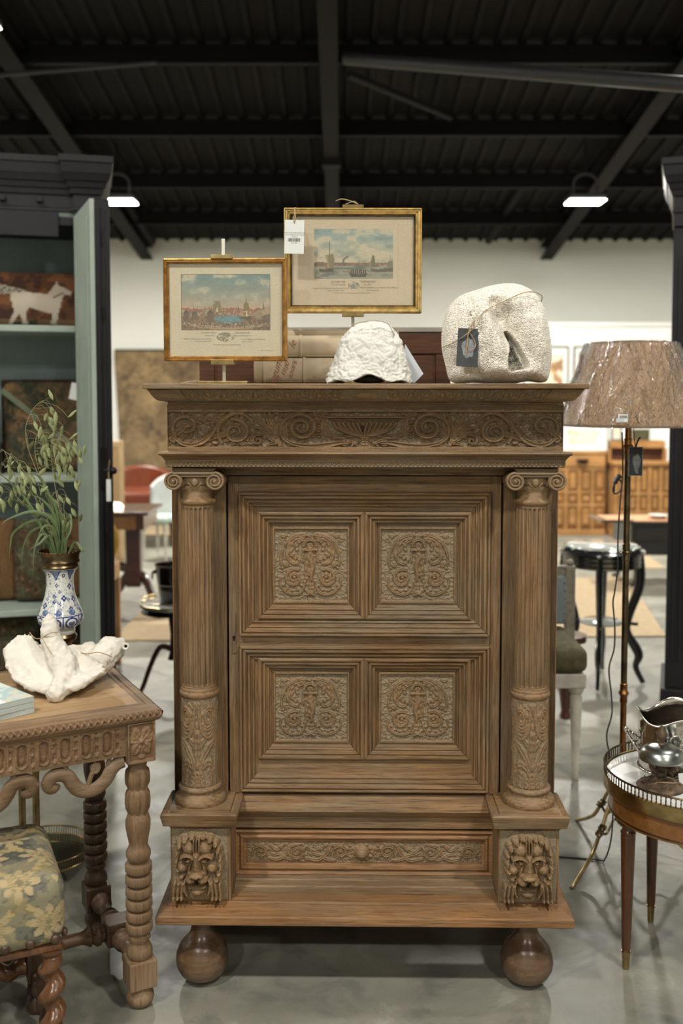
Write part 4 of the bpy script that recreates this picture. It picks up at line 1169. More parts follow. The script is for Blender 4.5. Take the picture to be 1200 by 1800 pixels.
def harbour_one(X, Y):
    """coloured town harbour engraving; X 143..1017, Y 115..662 in its own drawing units, paper around."""
    C = np.ones(X.shape + (3,))*lin((206,196,170)); pn = vnoise(X, Y, 0.006, 3)[..., None]
    C *= 0.94 + 0.1*pn
    im = (X > 143) & (X < 1017) & (Y > 115) & (Y < 662)
    t = np.clip((Y-115)/350, 0, 1)[..., None]
    cl = vnoise(X, Y*1.9, 0.008, 5, 5)[..., None]
    sky = lin((106,140,140))*(1-t) + lin((178,168,146))*t
    sky = sky*(0.75+0.5*cl) ; k = np.clip((cl-0.55)*6, 0, 1)*(1-t*0.5); sky = sky*(1-k) + lin((196,186,160))*k
    pk = np.clip((Y[...,None]-330)/110, 0, 1)*np.clip(vnoise(X, Y, 0.005, 9)[...,None]*2-0.4, 0, 1)
    sky = sky*(1-pk*0.5) + lin((200,160,132))*pk*0.5
    C = np.where(im[..., None], sky, C)
    hz = 430 + 30*vnoise(X*0+np.round(X/18)*18, Y*0, 0.07, 2, 2)
    town = im & (Y > hz) & (Y < 520); tn = vnoise(np.round(X/14)*14, np.round(Y/12)*12, 0.3, 4, 2)
    put(C, town, (176,156,128)); put(C, town & (tn > 0.55), (150,98,74)); put(C, town & (tn < 0.38), (118,106,88))
    put(C, town & (Y < hz+12), (158,92,66))
    g = im & (Y >= 520); put(C, g, (140,110,82)); put(C, g & (vnoise(X, Y, 0.06, 6, 3) > 0.55), (98,80,62))
    w = im & (((X-610)/160)**2 + ((Y-555)/38)**2 < 1); put(C, w, (104,146,150)); put(C, w & (vnoise(X, Y*4, 0.04, 8) > 0.56), (80,118,122))
    road = im & (np.abs(Y-640+((X-600)/300)**2*22) < 14); put(C, road, (170,146,112))
    for (a, b, c, d) in ((165,215,460,560),(245,300,470,560),(395,465,465,580),(940,1012,480,590)):
        put(C, polymask(X, Y, [(a,c+30),((a+b)/2,c),(b,c+30),(b,d),(a,d)]), (104,82,66)); put(C, polymask(X, Y, [(a-6,c+34),((a+b)/2,c-4),(b+6,c+34)]), (64,66,62))
    for q in ([(455,490),(455,410),(470,405),(470,372),(525,378),(535,420),(533,490)],): put(C, polymask(X, Y, q), (128,116,86)); 
    put(C, polymask(X, Y, [(480,480),(500,430),(506,480)]), (206,190,160))
    for q in ([(752,470),(758,400),(775,388),(778,350),(786,350),(788,388),(806,400),(812,470)],): put(C, polymask(X, Y, q), (124,108,66))
    put(C, polymask(X, Y, [(775,550),(780,470),(790,470),(797,545)]), (208,192,150)); put(C, polymask(X, Y, [(710,535),(830,520),(815,560),(720,552)]), (86,66,50))
    for (x, y0) in ((265,415),(302,415),(440,420),(655,450),(705,430)): put(C, im & (np.abs(X-x) < 2.4) & (Y > y0) & (Y < 470), (70,60,50))
    put(C, polymask(X, Y, [(930,500),(948,430),(953,370),(958,430),(965,500)]), (84,92,92))
    put(C, polymask(X, Y, [(862,540),(866,470),(905,440),(925,480),(925,545)]), (150,136,110)); put(C, polymask(X, Y, [(930,480),(985,425),(1017,436),(1017,500),(940,520)]), (168,146,118))
    put(C, polymask(X, Y, [(858,474),(905,438),(915,452),(872,484)]), (142,88,66))
    sp = vnoise(X, Y, 0.16, 12, 2)
    put(C, im & (Y > 585) & (Y < 636) & (sp > 0.6) & (X < 860), (66,52,42)); put(C, im & (Y > 590) & (Y < 625) & (sp < 0.33), (196,184,160))
    put(C, im & (Y > 560) & (X > 850) & (sp > 0.5), (86,66,56)); put(C, im & (Y > 560) & (X < 250) & (sp > 0.5), (92,78,64))
    e = im & ((X < 147) | (X > 1013) | (Y < 119) | (Y > 658)); put(C, e, (96,88,76), 0.7)
    return C
def harbour_two(X, Y):
    """pale river estuary engraving; image X 272..848, Y 250..608."""
    C = np.ones(X.shape + (3,))*lin((204,188,162)); C *= (0.93 + 0.12*vnoise(X, Y, 0.006, 3))[..., None]
    im = (X > 272) & (X < 848) & (Y > 250) & (Y < 608)
    t = np.clip((Y-250)/240, 0, 1)[..., None]
    cl = vnoise(X, Y*1.7, 0.011, 15, 5)[..., None]
    sky = lin((132,162,162))*(1-t) + lin((192,182,158))*t
    k = np.clip((cl-0.48)*7, 0, 1); sky = sky*(1-k*0.8) + lin((204,192,164))*k*0.8
    k = np.clip((0.40-cl)*8, 0, 1); sky = sky*(1-k*0.5) + lin((110,132,130))*k*0.5
    C = np.where(im[..., None], sky, C)
    sea = im & (Y > 515); s = vnoise(X*0.5, Y*3, 0.02, 4, 4); put(C, sea, (126,134,122)); put(C, sea & (s > 0.52), (152,152,134)); put(C, sea & (s < 0.40), (96,108,102))
    put(C, im & (Y > 545) & (X < 420) & (s < 0.55), (88,98,92), 0.6)
    ld = im & (Y > 496-8*vnoise(X, Y*0, 0.05, 2)) & (Y <= 516); put(C, ld, (140,112,98)); put(C, ld & (vnoise(X, Y, 0.09, 3) > 0.55), (108,90,80))
    put(C, polymask(X, Y, [(276,520),(276,492),(300,486),(345,486),(348,520)]), (112,92,74))
    put(C, im & (np.abs(X-386) < 2.2) & (Y > 343) & (Y < 540), (80,66,50))
    put(C, polymask(X, Y, [(350,440),(412,426),(422,470),(416,532),(372,530),(366,480)]), (128,122,92)); put(C, polymask(X, Y, [(350,440),(366,480),(372,530),(384,530),(372,438)]), (156,148,114))
    put(C, polymask(X, Y, [(306,534),(345,540),(414,534),(412,556),(318,556)]), (62,52,46)); put(C, polymask(X, Y, [(352,536),(356,508),(368,508),(372,538)]), (150,100,84))
    put(C, polymask(X, Y, [(480,500),(478,468),(492,456),(512,444),(530,440),(516,458),(498,468),(490,500)]), (92,94,88), 0.85)
    put(C, polymask(X, Y, [(520,532),(534,566),(600,576),(660,566),(650,594),(545,594),(528,572)]), (54,52,48))
    for x in (545,558,573,588,604,616,634,648): put(C, (np.abs(X-x) < 5) & (Y > 536+(x % 7)) & (Y < 572), (58,54,50))
    put(C, (np.abs(X-616) < 6) & (Y > 534) & (Y < 552), (120,72,60))
    put(C, im & (np.abs(Y-553-(X-485)*0.12) < 2) & (X > 483) & (X < 535), (80,70,56)); put(C, im & (np.abs(Y-578-(X-650)*0.1) < 2) & (X > 650) & (X < 692), (80,70,56))
    put(C, polymask(X, Y, [(690,524),(688,478),(696,440),(706,436),(714,446),(720,524)]), (104,104,88)); put(C, polymask(X, Y, [(672,530),(674,486),(690,480),(690,530)]), (140,130,102))
    put(C, polymask(X, Y, [(680,532),(740,540),(810,534),(848,528),(848,556),(720,560),(690,552)]), (86,76,66)); put(C, im & (np.abs(Y-518) < 10) & (X > 745) & (X < 800) & (vnoise(X, Y, 0.14, 3, 2) > 0.5), (170,162,140))
    put(C, polymask(X, Y, [(812,528),(812,482),(830,476),(846,482),(846,528)]), (120,118,100)); put(C, im & (np.abs(X-828) < 2) & (Y > 432) & (Y < 480), (84,74,60))
    put(C, im & (np.abs(X-596) < 1.8) & (Y > 476) & (Y < 505), (84,74,60))
    # crest in the margin
    cr = ((X-562)/42)**2 + ((Y-655)/26)**2 < 1; put(C, cr & (vnoise(X, Y, 0.1, 5, 2) > 0.48), (120,140,134)); put(C, cr & (vnoise(X, Y, 0.12, 6, 2) < 0.4), (128,110,84))
    put(C, (np.abs(X-884) < 1) & (Y > 208) & (Y < 720), (180,160,134)); 
    return C
def crest(C, X, Y, cx, cy, rx, ry):
    m = ((X-cx)/rx)**2 + ((Y-cy)/ry)**2 < 1; n = vnoise(X, Y, 0.07, 8, 3)
    put(C, m & (n > 0.44), (168,158,134)); put(C, m & (n > 0.54), (128,120,100)); return C

ZT = zc_top
def make_picture(name, label, px0, py0, px1, py1, Y, fw, prof, frame_mats, paint, X0, X1, Y0, Y1, yaw, group=None):
    a = PX(px0, py0, Y); b = PX(px1, py1, Y)
    W = b.x-a.x; H = a.z-b.z; cx = (a.x+b.x)/2; cz_ = b.z
    t = thing(name, label, 'picture', (cx, Y, cz_), yaw, group)
    frame4('frame_rail', -W/2, W/2, 0, H, prof, t, *frame_mats)
    MB().box(-W/2+0.001, W/2-0.001, 0.004, 0.012, 0.001, H-0.001).build('backing_board', kraft, t)
    nx, ny = 330, int(330*H/W)
    xs = np.linspace(-W/2+fw, W/2-fw, nx); zs = np.linspace(H-fw, fw, ny)
    Xg, Zg = np.meshgrid(xs, zs); U, V = np.meshgrid(np.linspace(X0, X1, nx), np.linspace(Y0, Y1, ny))
    C = paint(U, V); C = (C**1.12*0.88 + lin((196,182,154))*0.12)*0.9
    fast_grid('print_sheet', np.stack([Xg, Xg*0+0.0015, Zg], -1), painted, t, col=C, smooth=False)
    MB().box(-W/2+fw-0.001, W/2-fw+0.001, -0.0035, -0.0020, fw-0.001, H-fw+0.001).build('glass', glass, t)
    sx = (xs[-1]-xs[0])/(X1-X0); sz = (zs[0]-zs[-1])/(Y1-Y0)
    def P(u, v, off=0.0006): return Vector((xs[0]+(u-X0)*sx, off, zs[0]-(v-Y0)*sz))
    return t, P, sx
gold_a = plain('old_gilt', L4(176,132,72), 0.38, 0.75, 0.3, 50, 0.2, 150)
gold_b = plain('pale_gilt', L4(196,166,104), 0.38, 0.7, 0.25, 50, 0.15, 150)
fp1 = [(0, 0.012), (0, -0.010), (0.001, -0.0125), (0.004, -0.0135), (0.0055, -0.010), (0.0065, -0.010), (0.009, -0.0115), (0.0115, -0.0085), (0.0125, -0.004), (0.0140, -0.003), (0.0140, 0.002)]
pic1, P1, s1 = make_picture('framed_print', 'small gilt framed harbour print with pinkish town skyline on a brass easel', 287, 454.5, 505, 635, 2.70, 0.0135, fp1, (gold_a, gold_a),
                            lambda U, V: crest(harbour_one(U, V), U, V, 578, 728, 88, 46), 25, 1135, 12, 916, math.radians(-1.2))
for (s, u, v, h) in (('LE PORT VIEUX', 415, 684, 17), ('DE HONFLEUR', 745, 686, 17), ('Vu du Quai', 420, 711, 15), ('Maison du Gouverneur', 745, 713, 14),
                     ('Faisant la Collection des Ports de', 300, 744, 15), ('France dediee par le Ministre', 850, 748, 15), ('Peint par ordre du Roi', 355, 768, 13), ('Rue St. Jacques', 795, 770, 13),
                     ('Se vend chez les freres au jardin du Palais', 590, 802, 12), ('a Paris chez le graveur', 1040-60, 858, 10)):
    p = P1(u, v); text_mesh('caption', s, h*s1*1.15, ink_soft, pic1, Matrix.Translation(p) @ UPR, 0.25 if h < 16 else 0, space=1.15)
fp2 = [(0, 0.016), (0, -0.012), (0.0015, -0.0165), (0.004, -0.017), (0.0055, -0.013), (0.010, -0.0125), (0.0125, -0.0085), (0.015, -0.0085), (0.0165, -0.011), (0.0185, -0.0085)]
fp2b = [(0.0185, -0.0085), (0.020, -0.0095), (0.0215, -0.006), (0.0225, -0.003), (0.0225, 0.002)]
pic2, P2, s2 = make_picture('framed_print', 'larger pale gilt framed harbour print with sailing boats and a hanging white tag', 499, 366.5, 740, 550.5, 2.86, 0.0222, fp2, (gold_b, gold_b), harbour_two, 112, 998, 160, 800, math.radians(0.6))
bb = pic2.children[1]
W2 = (PX(740,450,2.86)-PX(499,450,2.86)).x; H2 = (PX(600,366.5,2.86)-PX(600,550.5,2.86)).z
frame4('inner_bead', -W2/2, W2/2, 0, H2, fp2b, pic2, brass_dark, brass_dark)
for (s, u, v, h) in (('LE PORT DE', 448, 630, 15), ('ROCHEFORT', 668, 628, 15), ('Vu de la Rade', 450, 650, 14), ('de l Est', 660, 648, 13), ('Faisant de la Collection des Ports de France', 395, 676, 11), ('Dediee au Ministre par le graveur du Cabinet', 740, 670, 11),
                     ('Peint par ordre du Roi', 430, 692, 10), ('Rue Saint Jacques', 700, 690, 10), ('Se vend chez les freres au jardin du Palais a Paris', 550, 710, 10)):
    p = P2(u, v); text_mesh('caption', s, h*s2*1.2, ink_soft, pic2, Matrix.Translation(p) @ UPR, 0.2 if h < 15 else 0, space=1.1)
acrylic = plain('clear_acrylic_rod', L4(214,212,200), 0.1, 0, 0.04, coat=0.8, bmp=0)
def easel(label, pxs, Y, ytop, pic_top, pic_bot, basew):
    x = PX(pxs, 600, Y).x
    t = thing('display_easel', label, 'easel', (x, Y+0.02, ZT))
    z = lambda py: PX(600, py, Y).z - ZT
    MB().box(-basew/2, basew/2, -0.045, 0.055, 0, 0.008).build('base', brass, t, bevel=0.001)
    MB().box(-0.0045, 0.0045, -0.0045, 0.0045, 0.0085, z(ytop)).build('post', acrylic, t, bevel=0.001)
    MB().box(-0.031, 0.031, -0.042, -0.0052, z(pic_bot)-0.010, z(pic_bot)-0.0005).box(-0.031, 0.031, -0.044, -0.042, z(pic_bot)-0.010, z(pic_bot)+0.004).build('lower_bracket', brass, t, bevel=0.0008)
    MB().box(-0.030, 0.030, -0.042, -0.0052, z(pic_top)+0.0008, z(pic_top)+0.007).box(-0.030, 0.030, -0.0445, -0.042, z(pic_top)-0.003, z(pic_top)+0.007).build('upper_clamp', brass, t, bevel=0.0008)
    return t, z
e1, z1_ = easel('brass display easel with clear post holding the small framed print', 392, 2.708, 418, 454.5, 635, 0.134)
e2, z2_ = easel('brass display easel behind the lumpy white coral holding the larger framed print', 620, 2.868, 362, 366.5, 550.5, 0.14)
x_ = 0
tw = tag(MB().tube(smooth_path([tuple(PX(px, py, 2.84)) for px, py in ((590,353),(600,350),(612,352),(622,356),(629,359),(622,354),(612,357),(607,359.5))], 6), 0.0014, 6).build('twine_loop', twine, smooth=True), 'frayed twine loop on top of the larger picture clamp', 'twine')
tw.parent = e2; tw.matrix_parent_inverse = Matrix.Translation(-Vector(e2.location)); del tw['label']; del tw['category']
lw = MB().tube([tuple(PX(350, 669, 2.74) - Vector((e1.location.x, 2.728, ZT))), tuple(PX(330, 671, 2.70) - Vector((e1.location.x, 2.728, ZT))), tuple(Vector((PX(318,673,2.68).x - e1.location.x, -0.05, 0.0015)))], 0.0008, 5).build('loose_wire', acrylic, e1)

# price tags
def price_tag(name, label, cx, cy, w, h, Y, rot, mat=paper, barcode=True, string=None, yaw=0.0):
    c = PX(cx, cy, Y)
    t = thing(name, label, 'tag', tuple(c), yaw)
    R = Matrix.Rotation(rot, 4, 'Y')
    card = MB().box(-w/2, w/2, -0.0006, 0.0006, -h/2, h/2, R).build('card', mat, t, bevel=0.0005)
    MB().lathe([(0.0022, 0), (0.0022, 0.0016)], 12, M=R @ Matrix.Translation((0, -0.0008, h*0.42)) @ Matrix.Rotation(-PI/2, 4, 'X')).build('eyelet', iron, t)
    if barcode:
        mb = MB(); rnd = random.Random(3); x = -w*0.32
        while x < w*0.30:
            b = rnd.choice((0.0006, 0.0009, 0.0016)); mb.box(x, x+b, -0.0009, -0.0006, -h*0.14, -h*0.04, R); x += b + rnd.choice((0.0007, 0.0012))
        stuff(mb.build('barcode', ink, t))
        for k, s in enumerate(('HAND COLOURED ENGRAVING', 'OF A HARBOUR GILT FRAME', 'FRANCE')):
            text_mesh('small_print', s, h*0.045, ink_soft, t, R @ Matrix.Translation((0.001, -0.0009, h*(0.12-0.06*k))) @ UPR)
        text_mesh('small_print', 'ENG 1204', h*0.045, ink_soft, t, R @ Matrix.Translation((0, -0.0009, -h*0.18)) @ UPR)
    if string: MB().tube(smooth_path([tuple(Vector(p) - c) for p in string], 6), 0.0011, 6).build('string', twine, t, smooth=True)
    return t
s_px = 2.80/1750
price_tag('price_tag', 'white barcode tag hanging from the top left corner of the larger print', 517, 416.5, 34*s_px, 58*s_px, 2.80, math.radians(1.2),
          string=[PX(517, 392, 2.799), PX(516, 383, 2.80), PX(518, 374, 2.81), PX(517, 367, 2.83), PX(519, 365, 2.85), PX(519, 370, 2.83), PX(519, 384, 2.80), PX(517, 393, 2.80)])

# vellum ledgers and the tall chest behind
def ledger(label, px0, px1, py0, py1, Y, bands, mat, words):
    a = PX(px0, py0, Y); b = PX(px1, py1, Y); W = b.x-a.x; H = a.z-b.z
    t = thing('vellum_ledger', label, 'book', ((a.x+b.x)/2, Y, b.z), 0, 'vellum ledgers stacked on the cabinet')
    mb = MB(); n = 10; v = []
    for i in range(n+1):
        ang = -PI/2 + PI*i/n
        v.append((0.012 - 0.016*math.cos(ang), H/2 + (H/2-0.001)*math.sin(ang)))
    mb.sweepx([(0.23, 0.0005)] + [(y, z) for y, z in v] + [(0.23, H-0.0005)], -W/2, W/2, caps=False)
    mb.box(-W/2, W/2, 0.012, 0.23, 0.0002, 0.003).box(-W/2, W/2, 0.012, 0.23, H-0.003, H-0.0002)
    mb.build('binding', mat, t, smooth=True, angle=50)
    MB().box(-W/2+0.004, W/2-0.004, 0.006, 0.222, 0.003, H-0.003).build('page_block', vellum_dark, t)
    for bp in bands:
        x = PX(bp, py0, Y).x - t.location.x
        MB().tube([(x, 0.012-0.0165*math.cos(-PI/2+PI*i/12), H/2+(H/2-0.0005)*math.sin(-PI/2+PI*i/12)) for i in range(13)], 0.0048, 8, flat=(1, 0.55, (1,0,0))).build('raised_band', mat, t, smooth=True)
    for (s, px, py, sz) in words:
        p = PX(px, py, Y-0.005) - Vector(t.location)
        text_mesh('ink_writing', s, sz, ink_brown, t, Matrix.Translation((p.x, -0.0046, p.z)) @ UPR @ Matrix.Rotation(math.radians(72), 4, 'Z'), 0.5)
    return t
ledger('upper pale vellum ledger of the stack, ribbed spine, one brown word', 470, 700.5, 578.5, 627.5, 2.90, (528,), vellum, [('le', 514, 606, 0.030), ('v', 504, 612, 0.016)])
ledger('lower pale vellum ledger with sideways brown handwriting on its spine', 446, 698, 628.3, 672.6, 2.90, (464, 534), vellum_dark, [('legum', 484, 655, 0.030), ('nue', 500, 648, 0.028), ('jours', 513, 650, 0.026)])
ch0 = PX(350, 575, 3.36); ch1 = PX(792, 575, 3.36)
chest = thing('tall_chest', 'dark red-brown wooden chest with grey top standing behind the carved cabinet', 'chest', ((ch0.x+ch1.x)/2, 3.36, 0))
hw = (ch1.x-ch0.x)/2; ztc = ch0.z
MB().box(-hw, hw, 0.004, 0.45, 0, ztc-0.018).build('body', brown_chest, chest)
MB().box(-hw-0.004, hw+0.004, -0.006, 0.455, ztc-0.017, ztc).build('top_slab', plain('grey_stone_top', L4(150,146,136), 0.4), chest, bevel=0.003)
zr1 = PX(600, 622, 3.36).z
for (x0, x1, z0, z1) in ((-hw, -hw+0.05, 0.05, zr1-0.002), (hw-0.05, hw, 0.05, zr1-0.002), (-hw, hw, zr1, ztc-0.02)):
    MB().box(x0, x1, -0.004, 0.004, z0, z1).build('front_board', brown_chest, chest, bevel=0.002)
for i in range(3):
    x0 = -hw+0.055 + i*(2*hw-0.11)/3; MB().box(x0+0.003, x0+(2*hw-0.11)/3-0.003, -0.001, 0.006, 0.06, zr1-0.006).build('front_panel', brown_chest, chest, bevel=0.002)

# remeshed sculptural forms
def capsule(mb, a, b, ra, rb, n=14):
    a = Vector(a); b = Vector(b); d = b-a; L = d.length; d.normalize(); m = 7
    prof = []
    for j in range(m+1):
        t = PI/2*j/m; prof.append((max(1e-6, ra*math.sin(t)), -ra*math.cos(t)))
    for j in range(m+1):
        t = PI/2*j/m; prof.append((max(1e-6, rb*math.cos(t)), L + rb*math.sin(t)))
    q = Vector((0,0,1)).rotation_difference(d)
    mb.lathe(prof, n, M=Matrix.Translation(a) @ q.to_matrix().to_4x4(), cap=False)
def sculpt(o, voxel, strength, size, smooth=6, tex='CLOUDS', strength2=0.0, size2=0.01):
    r = o.modifiers.new('remesh', 'REMESH'); r.mode = 'VOXEL'; r.voxel_size = voxel; r.use_smooth_shade = True
    sm = o.modifiers.new('smooth', 'SMOOTH'); sm.iterations = smooth; sm.factor = 0.8
    for (st, sz, k) in ((strength, size, 'a'), (strength2, size2, 'b')):
        if st:
            tx = bpy.data.textures.new('t_'+o.name+k, tex if k == 'a' else 'CLOUDS'); tx.noise_scale = sz
            d = o.modifiers.new('disp'+k, 'DISPLACE'); d.texture = tx; d.strength = st; d.mid_level = 0.5; d.texture_coords = 'LOCAL'
    return o

# large brain coral boulder
Yc = 2.72
def L_(px, py, y=0.0, o=None): 
    p = PX(px, py, Yc); return (p.x - o.x, y, p.z - ZT)
o0 = Vector((PX(872, 672, Yc).x, Yc, ZT))
bc = thing('coral_boulder', 'large rounded cream brain coral boulder with a hollow, tied with twine', 'coral', tuple(o0))
q = lambda px, py, y=0.0: L_(px, py, y, o0)
outl = smooth_path([(868,499),(900,497),(925,505),(945,524),(958,556),(966,598),(967,630),(962,662),(950,669),(925,667),(900,671),(860,671),(832,669),(806,671),(790,664),(783,640),(776,607),(777,570),(786,541),(806,519),(835,508)], 10, closed=True)
cx_, cy_ = 870.0, 588.0
na, ns = 420, 170
ang = np.array([math.atan2(p[1]-cy_, p[0]-cx_) for p in outl]); rad = np.array([math.hypot(p[0]-cx_, p[1]-cy_) for p in outl])
o_ = np.argsort(ang); ang = ang[o_]; rad = rad[o_]
AG = np.linspace(-PI, PI, na); RG = np.interp(AG, np.concatenate([ang[-3:]-2*PI, ang, ang[:3]+2*PI]), np.concatenate([rad[-3:], rad, rad[:3]]))
SS = np.sin(np.linspace(0, PI/2, ns))[:, None]
PXg = cx_ + SS*RG[None, :]*np.cos(AG)[None, :]; PYg = cy_ + SS*RG[None, :]*np.sin(AG)[None, :]
dep = 0.085*np.sqrt(np.clip(1-SS**3.2, 0, 1))*np.ones_like(PXg)
def sdist(pts):
    D = np.full(PXg.shape, 1e9)
    for a_, b_ in zip(pts[:-1], pts[1:]):
        a_ = np.array(a_); d_ = np.array(b_)-a_; t_ = np.clip(((PXg-a_[0])*d_[0]+(PYg-a_[1])*d_[1])/(d_@d_), 0, 1)
        D = np.minimum(D, np.hypot(PXg-a_[0]-t_*d_[0], PYg-a_[1]-t_*d_[1]))
    return D
g = lambda D, w: np.exp(-(D/w)**2)
edge = np.clip((1-SS)*6, 0, 1)
dep -= 0.028*g(sdist([(860,535),(872,565),(884,592)]), 11)*edge + 0.018*g(sdist([(884,556),(900,595),(922,632)]), 17)*edge
dep -= 0.006*g(sdist([(818,528),(823,538)]), 4)*edge + 0.010*g(sdist([(800,640),(832,655),(850,668)]), 9)*edge
dep += 0.012*g(sdist([(935,560),(945,610),(930,648),(895,655),(862,652)]), 15)*edge + 0.018*g(sdist([(842,560),(860,600),(866,640)]), 19)*edge
dep += 0.008*g(sdist([(835,535),(880,525),(915,528)]), 18)*edge
hole = polymask(PXg, PYg, smooth_path([(880,582),(892,590),(908,614),(919,642),(902,648),(887,650),(885,628),(888,605)], 4, closed=True)).astype(float)
for _ in range(4):
    K = np.pad(hole, 1, mode='edge'); hole = (K[:-2,1:-1]+K[2:,1:-1]+K[1:-1,:-2]+K[1:-1,2:]+K[1:-1,1:-1]*2)/6
dep -= 0.055*hole
nz_ = vnoise(PXg, PYg, 0.03, 31, 3); dep += 0.010*(nz_-0.5)*edge + 0.0016*(vnoise(PXg, PYg, 0.35, 12, 2)-0.5)
sc3 = (Yc*1.0)/1750
X3 = (PXg - 872)*sc3; Z3 = (671.6 - PYg)*sc3
front_ = np.stack([X3, -dep, Z3], -1); back_ = np.stack([X3, 0.06*np.sqrt(np.clip(1-SS**3, 0, 1))*np.ones_like(X3), Z3], -1)[::-1]
fast_grid('coral_body', np.concatenate([front_, back_[1:]]), brain_coral, bc)
cry = MB(); rnd = random.Random(5)
for i in range(60):
    t1_ = rnd.random(); p = (888 + rnd.uniform(0, 22)*t1_ + 2, 600 + 40*t1_)
    s = rnd.uniform(0.002, 0.005); cry.ball(((p[0]-872)*sc3, -0.036+rnd.uniform(-0.004, 0.004), (671.6-p[1])*sc3), s, s, s, 6, 4)
stuff(cry.build('hollow_crystals', plain('grey_crystals', L4(120,122,116), 0.3, 0, 0.5, 60), bc))
MB().tube(smooth_path([q(774, 612, -0.02), q(800, 600, -0.088), q(830, 575, -0.104), q(838, 556, -0.102), q(870, 538, -0.088), q(915, 519, -0.080), q(944, 523, -0.056), q(952, 535, 0.03)], 8), 0.0012, 6).build('twine', twine, bc, smooth=True)
tg = price_tag('price_tag', 'dark slate-patterned tag tied with twine to the brain coral boulder', 822, 611, 36*0.00157, 64*0.00157, 2.632, math.radians(3), dark_slate, False,
    string=[PX(828,545,2.64), PX(826,553,2.638), PX(836,556,2.636), PX(826,575,2.628), PX(822,588,2.628), PX(820,605,2.628), PX(818,627,2.627), PX(821,605,2.627), PX(824,585,2.627), PX(834,600,2.627), PX(835,610,2.627), PX(826,616,2.627), PX(821,600,2.627), PX(826,580,2.627), PX(838,557,2.636), PX(832,552,2.638)])
mo = MB(); pts = [(0.017*math.cos(a)*(1+0.12*math.sin(5*a)), 0.026*math.sin(a)*(1+0.1*math.cos(7*a))) for a in [2*PI*i/32 for i in range(32)]]
mo.prism([(p[0]+0.001, p[1]-0.001) for p in pts], -0.0011, -0.0004, Matrix.Rotation(math.radians(3), 4, 'Y')); mo.build('printed_motif', smoke_card, tg)

# small lumpy white coral dome
Yd = 2.66
od = Vector((PX(648, 672, Yd).x, Yd, ZT))
dome = thing('white_coral', 'small lumpy bleached white coral dome on the cabinet top', 'coral', tuple(od))
nA, nT = 260, 110
A = np.zeros((nT, nA, 3)); s_ = Yd/1750
out_l = lambda t: 1
for j in range(nT):
    t = j/(nT-1)
    for i in range(nA):
        a = 2*PI*i/(nA-1)
        ca, sa = math.cos(a), math.sin(a)
        z = 1 - t**1.5
        r = float(np.interp(z, [0, 0.15, 0.39, 0.66, 0.89, 0.97, 1.0], [1.0, 0.98, 0.93, 0.80, 0.55, 0.33, 0.0]))
        fl = 1.0 + (0.10*max(0, (t-0.78)/0.22)) + 0.035*math.sin(a*9+1.3)*max(0, (t-0.6)/0.4)
        x = ca*r*fl*68*s_ + (7*s_*(1-t)); y = sa*r*fl*0.062
        zz = z*107*s_
        lift = (0.016*math.exp(-((a-1.5*PI)/0.42)**2) + 0.004*math.sin(a*7)+0.004)*max(0, (t-0.80)/0.2)
        zz += lift
        p = Vector((x, y, zz+0.001)); k = Vector((x*38, y*38, zz*38))
        k = k*1.5 + Vector((0.9*mnoise.noise(k*0.8), 0.9*mnoise.noise(k*0.9+Vector((5,1,2))), 0.9*mnoise.noise(k*0.7+Vector((1,7,3))))); d = mnoise.voronoi(k)[0][0]; d2 = mnoise.voronoi(k*2.3)[0][0]; b = (0.5 - d*d*1.6)*0.0055 + (0.3-d2*d2)*0.0034 + 0.005*mnoise.noise(k*0.35) + 0.0022*mnoise.noise(k*2.7)
        nrm = Vector((ca*r, sa*r, z+0.15)).normalized()
        crg = 0.0035*mnoise.noise(Vector((x*120, y*120, zz*260)))*max(0, (t-0.75)/0.25)
        A[j, i] = p + nrm*(b+crg)
A[..., 2] = np.maximum(A[..., 2], 0.0012)
inner = A[::-1].copy(); inner[..., 0] = inner[..., 0]*0.88; inner[..., 1] *= 0.88; inner[..., 2] *= 0.9
dm = fast_grid('coral_body', np.concatenate([A, inner[:40]]), bleached, dome)
MB().ball((0.0, 0.0, 0.012), 0.05, 0.04, 0.011, 16, 8).build('opening_shade_lump', opening_dark, dome, smooth=True)  # added dark lump in the dome's opening, shade put into its colour
w0 = Vector((od.x, Yd, ZT))
MB().tube(smooth_path([tuple(PX(px, py, yy) - w0) for px, py, yy in ((606,586,2.64),(622,571,2.62),(642,565,2.61),(664,564,2.61),(682,570,2.62),(693,590,2.64))], 8), 0.0009, 6).build('twine', twine, dome, smooth=True)
tq = PX(726, 640, 2.73)
cardp = [(-0.024, 0.048), (0.002, -0.002+0.02), (0.0265, -0.030), (0.004, -0.050), (-0.012, -0.048), (-0.018, -0.01)]
tcard = thing('price_tag', 'plain pale grey card leaning against the right side of the white coral dome', 'tag', tuple(tq))
cp = [tuple(PX(px, py, 2.73)-tq)[0::2] for px, py in ((712,605),(744,657),(729,672.5),(716,672.5),(704,640))]
MB().prism(cp, -0.0006, 0.0006).build('card', paper_grey, tcard)
MB().tube([tuple(PX(712, 612, 2.727)-tq), tuple(PX(704, 603, 2.70)-tq), tuple(PX(694, 592, 2.67)-tq)], 0.0009, 5).build('string', twine, tcard)
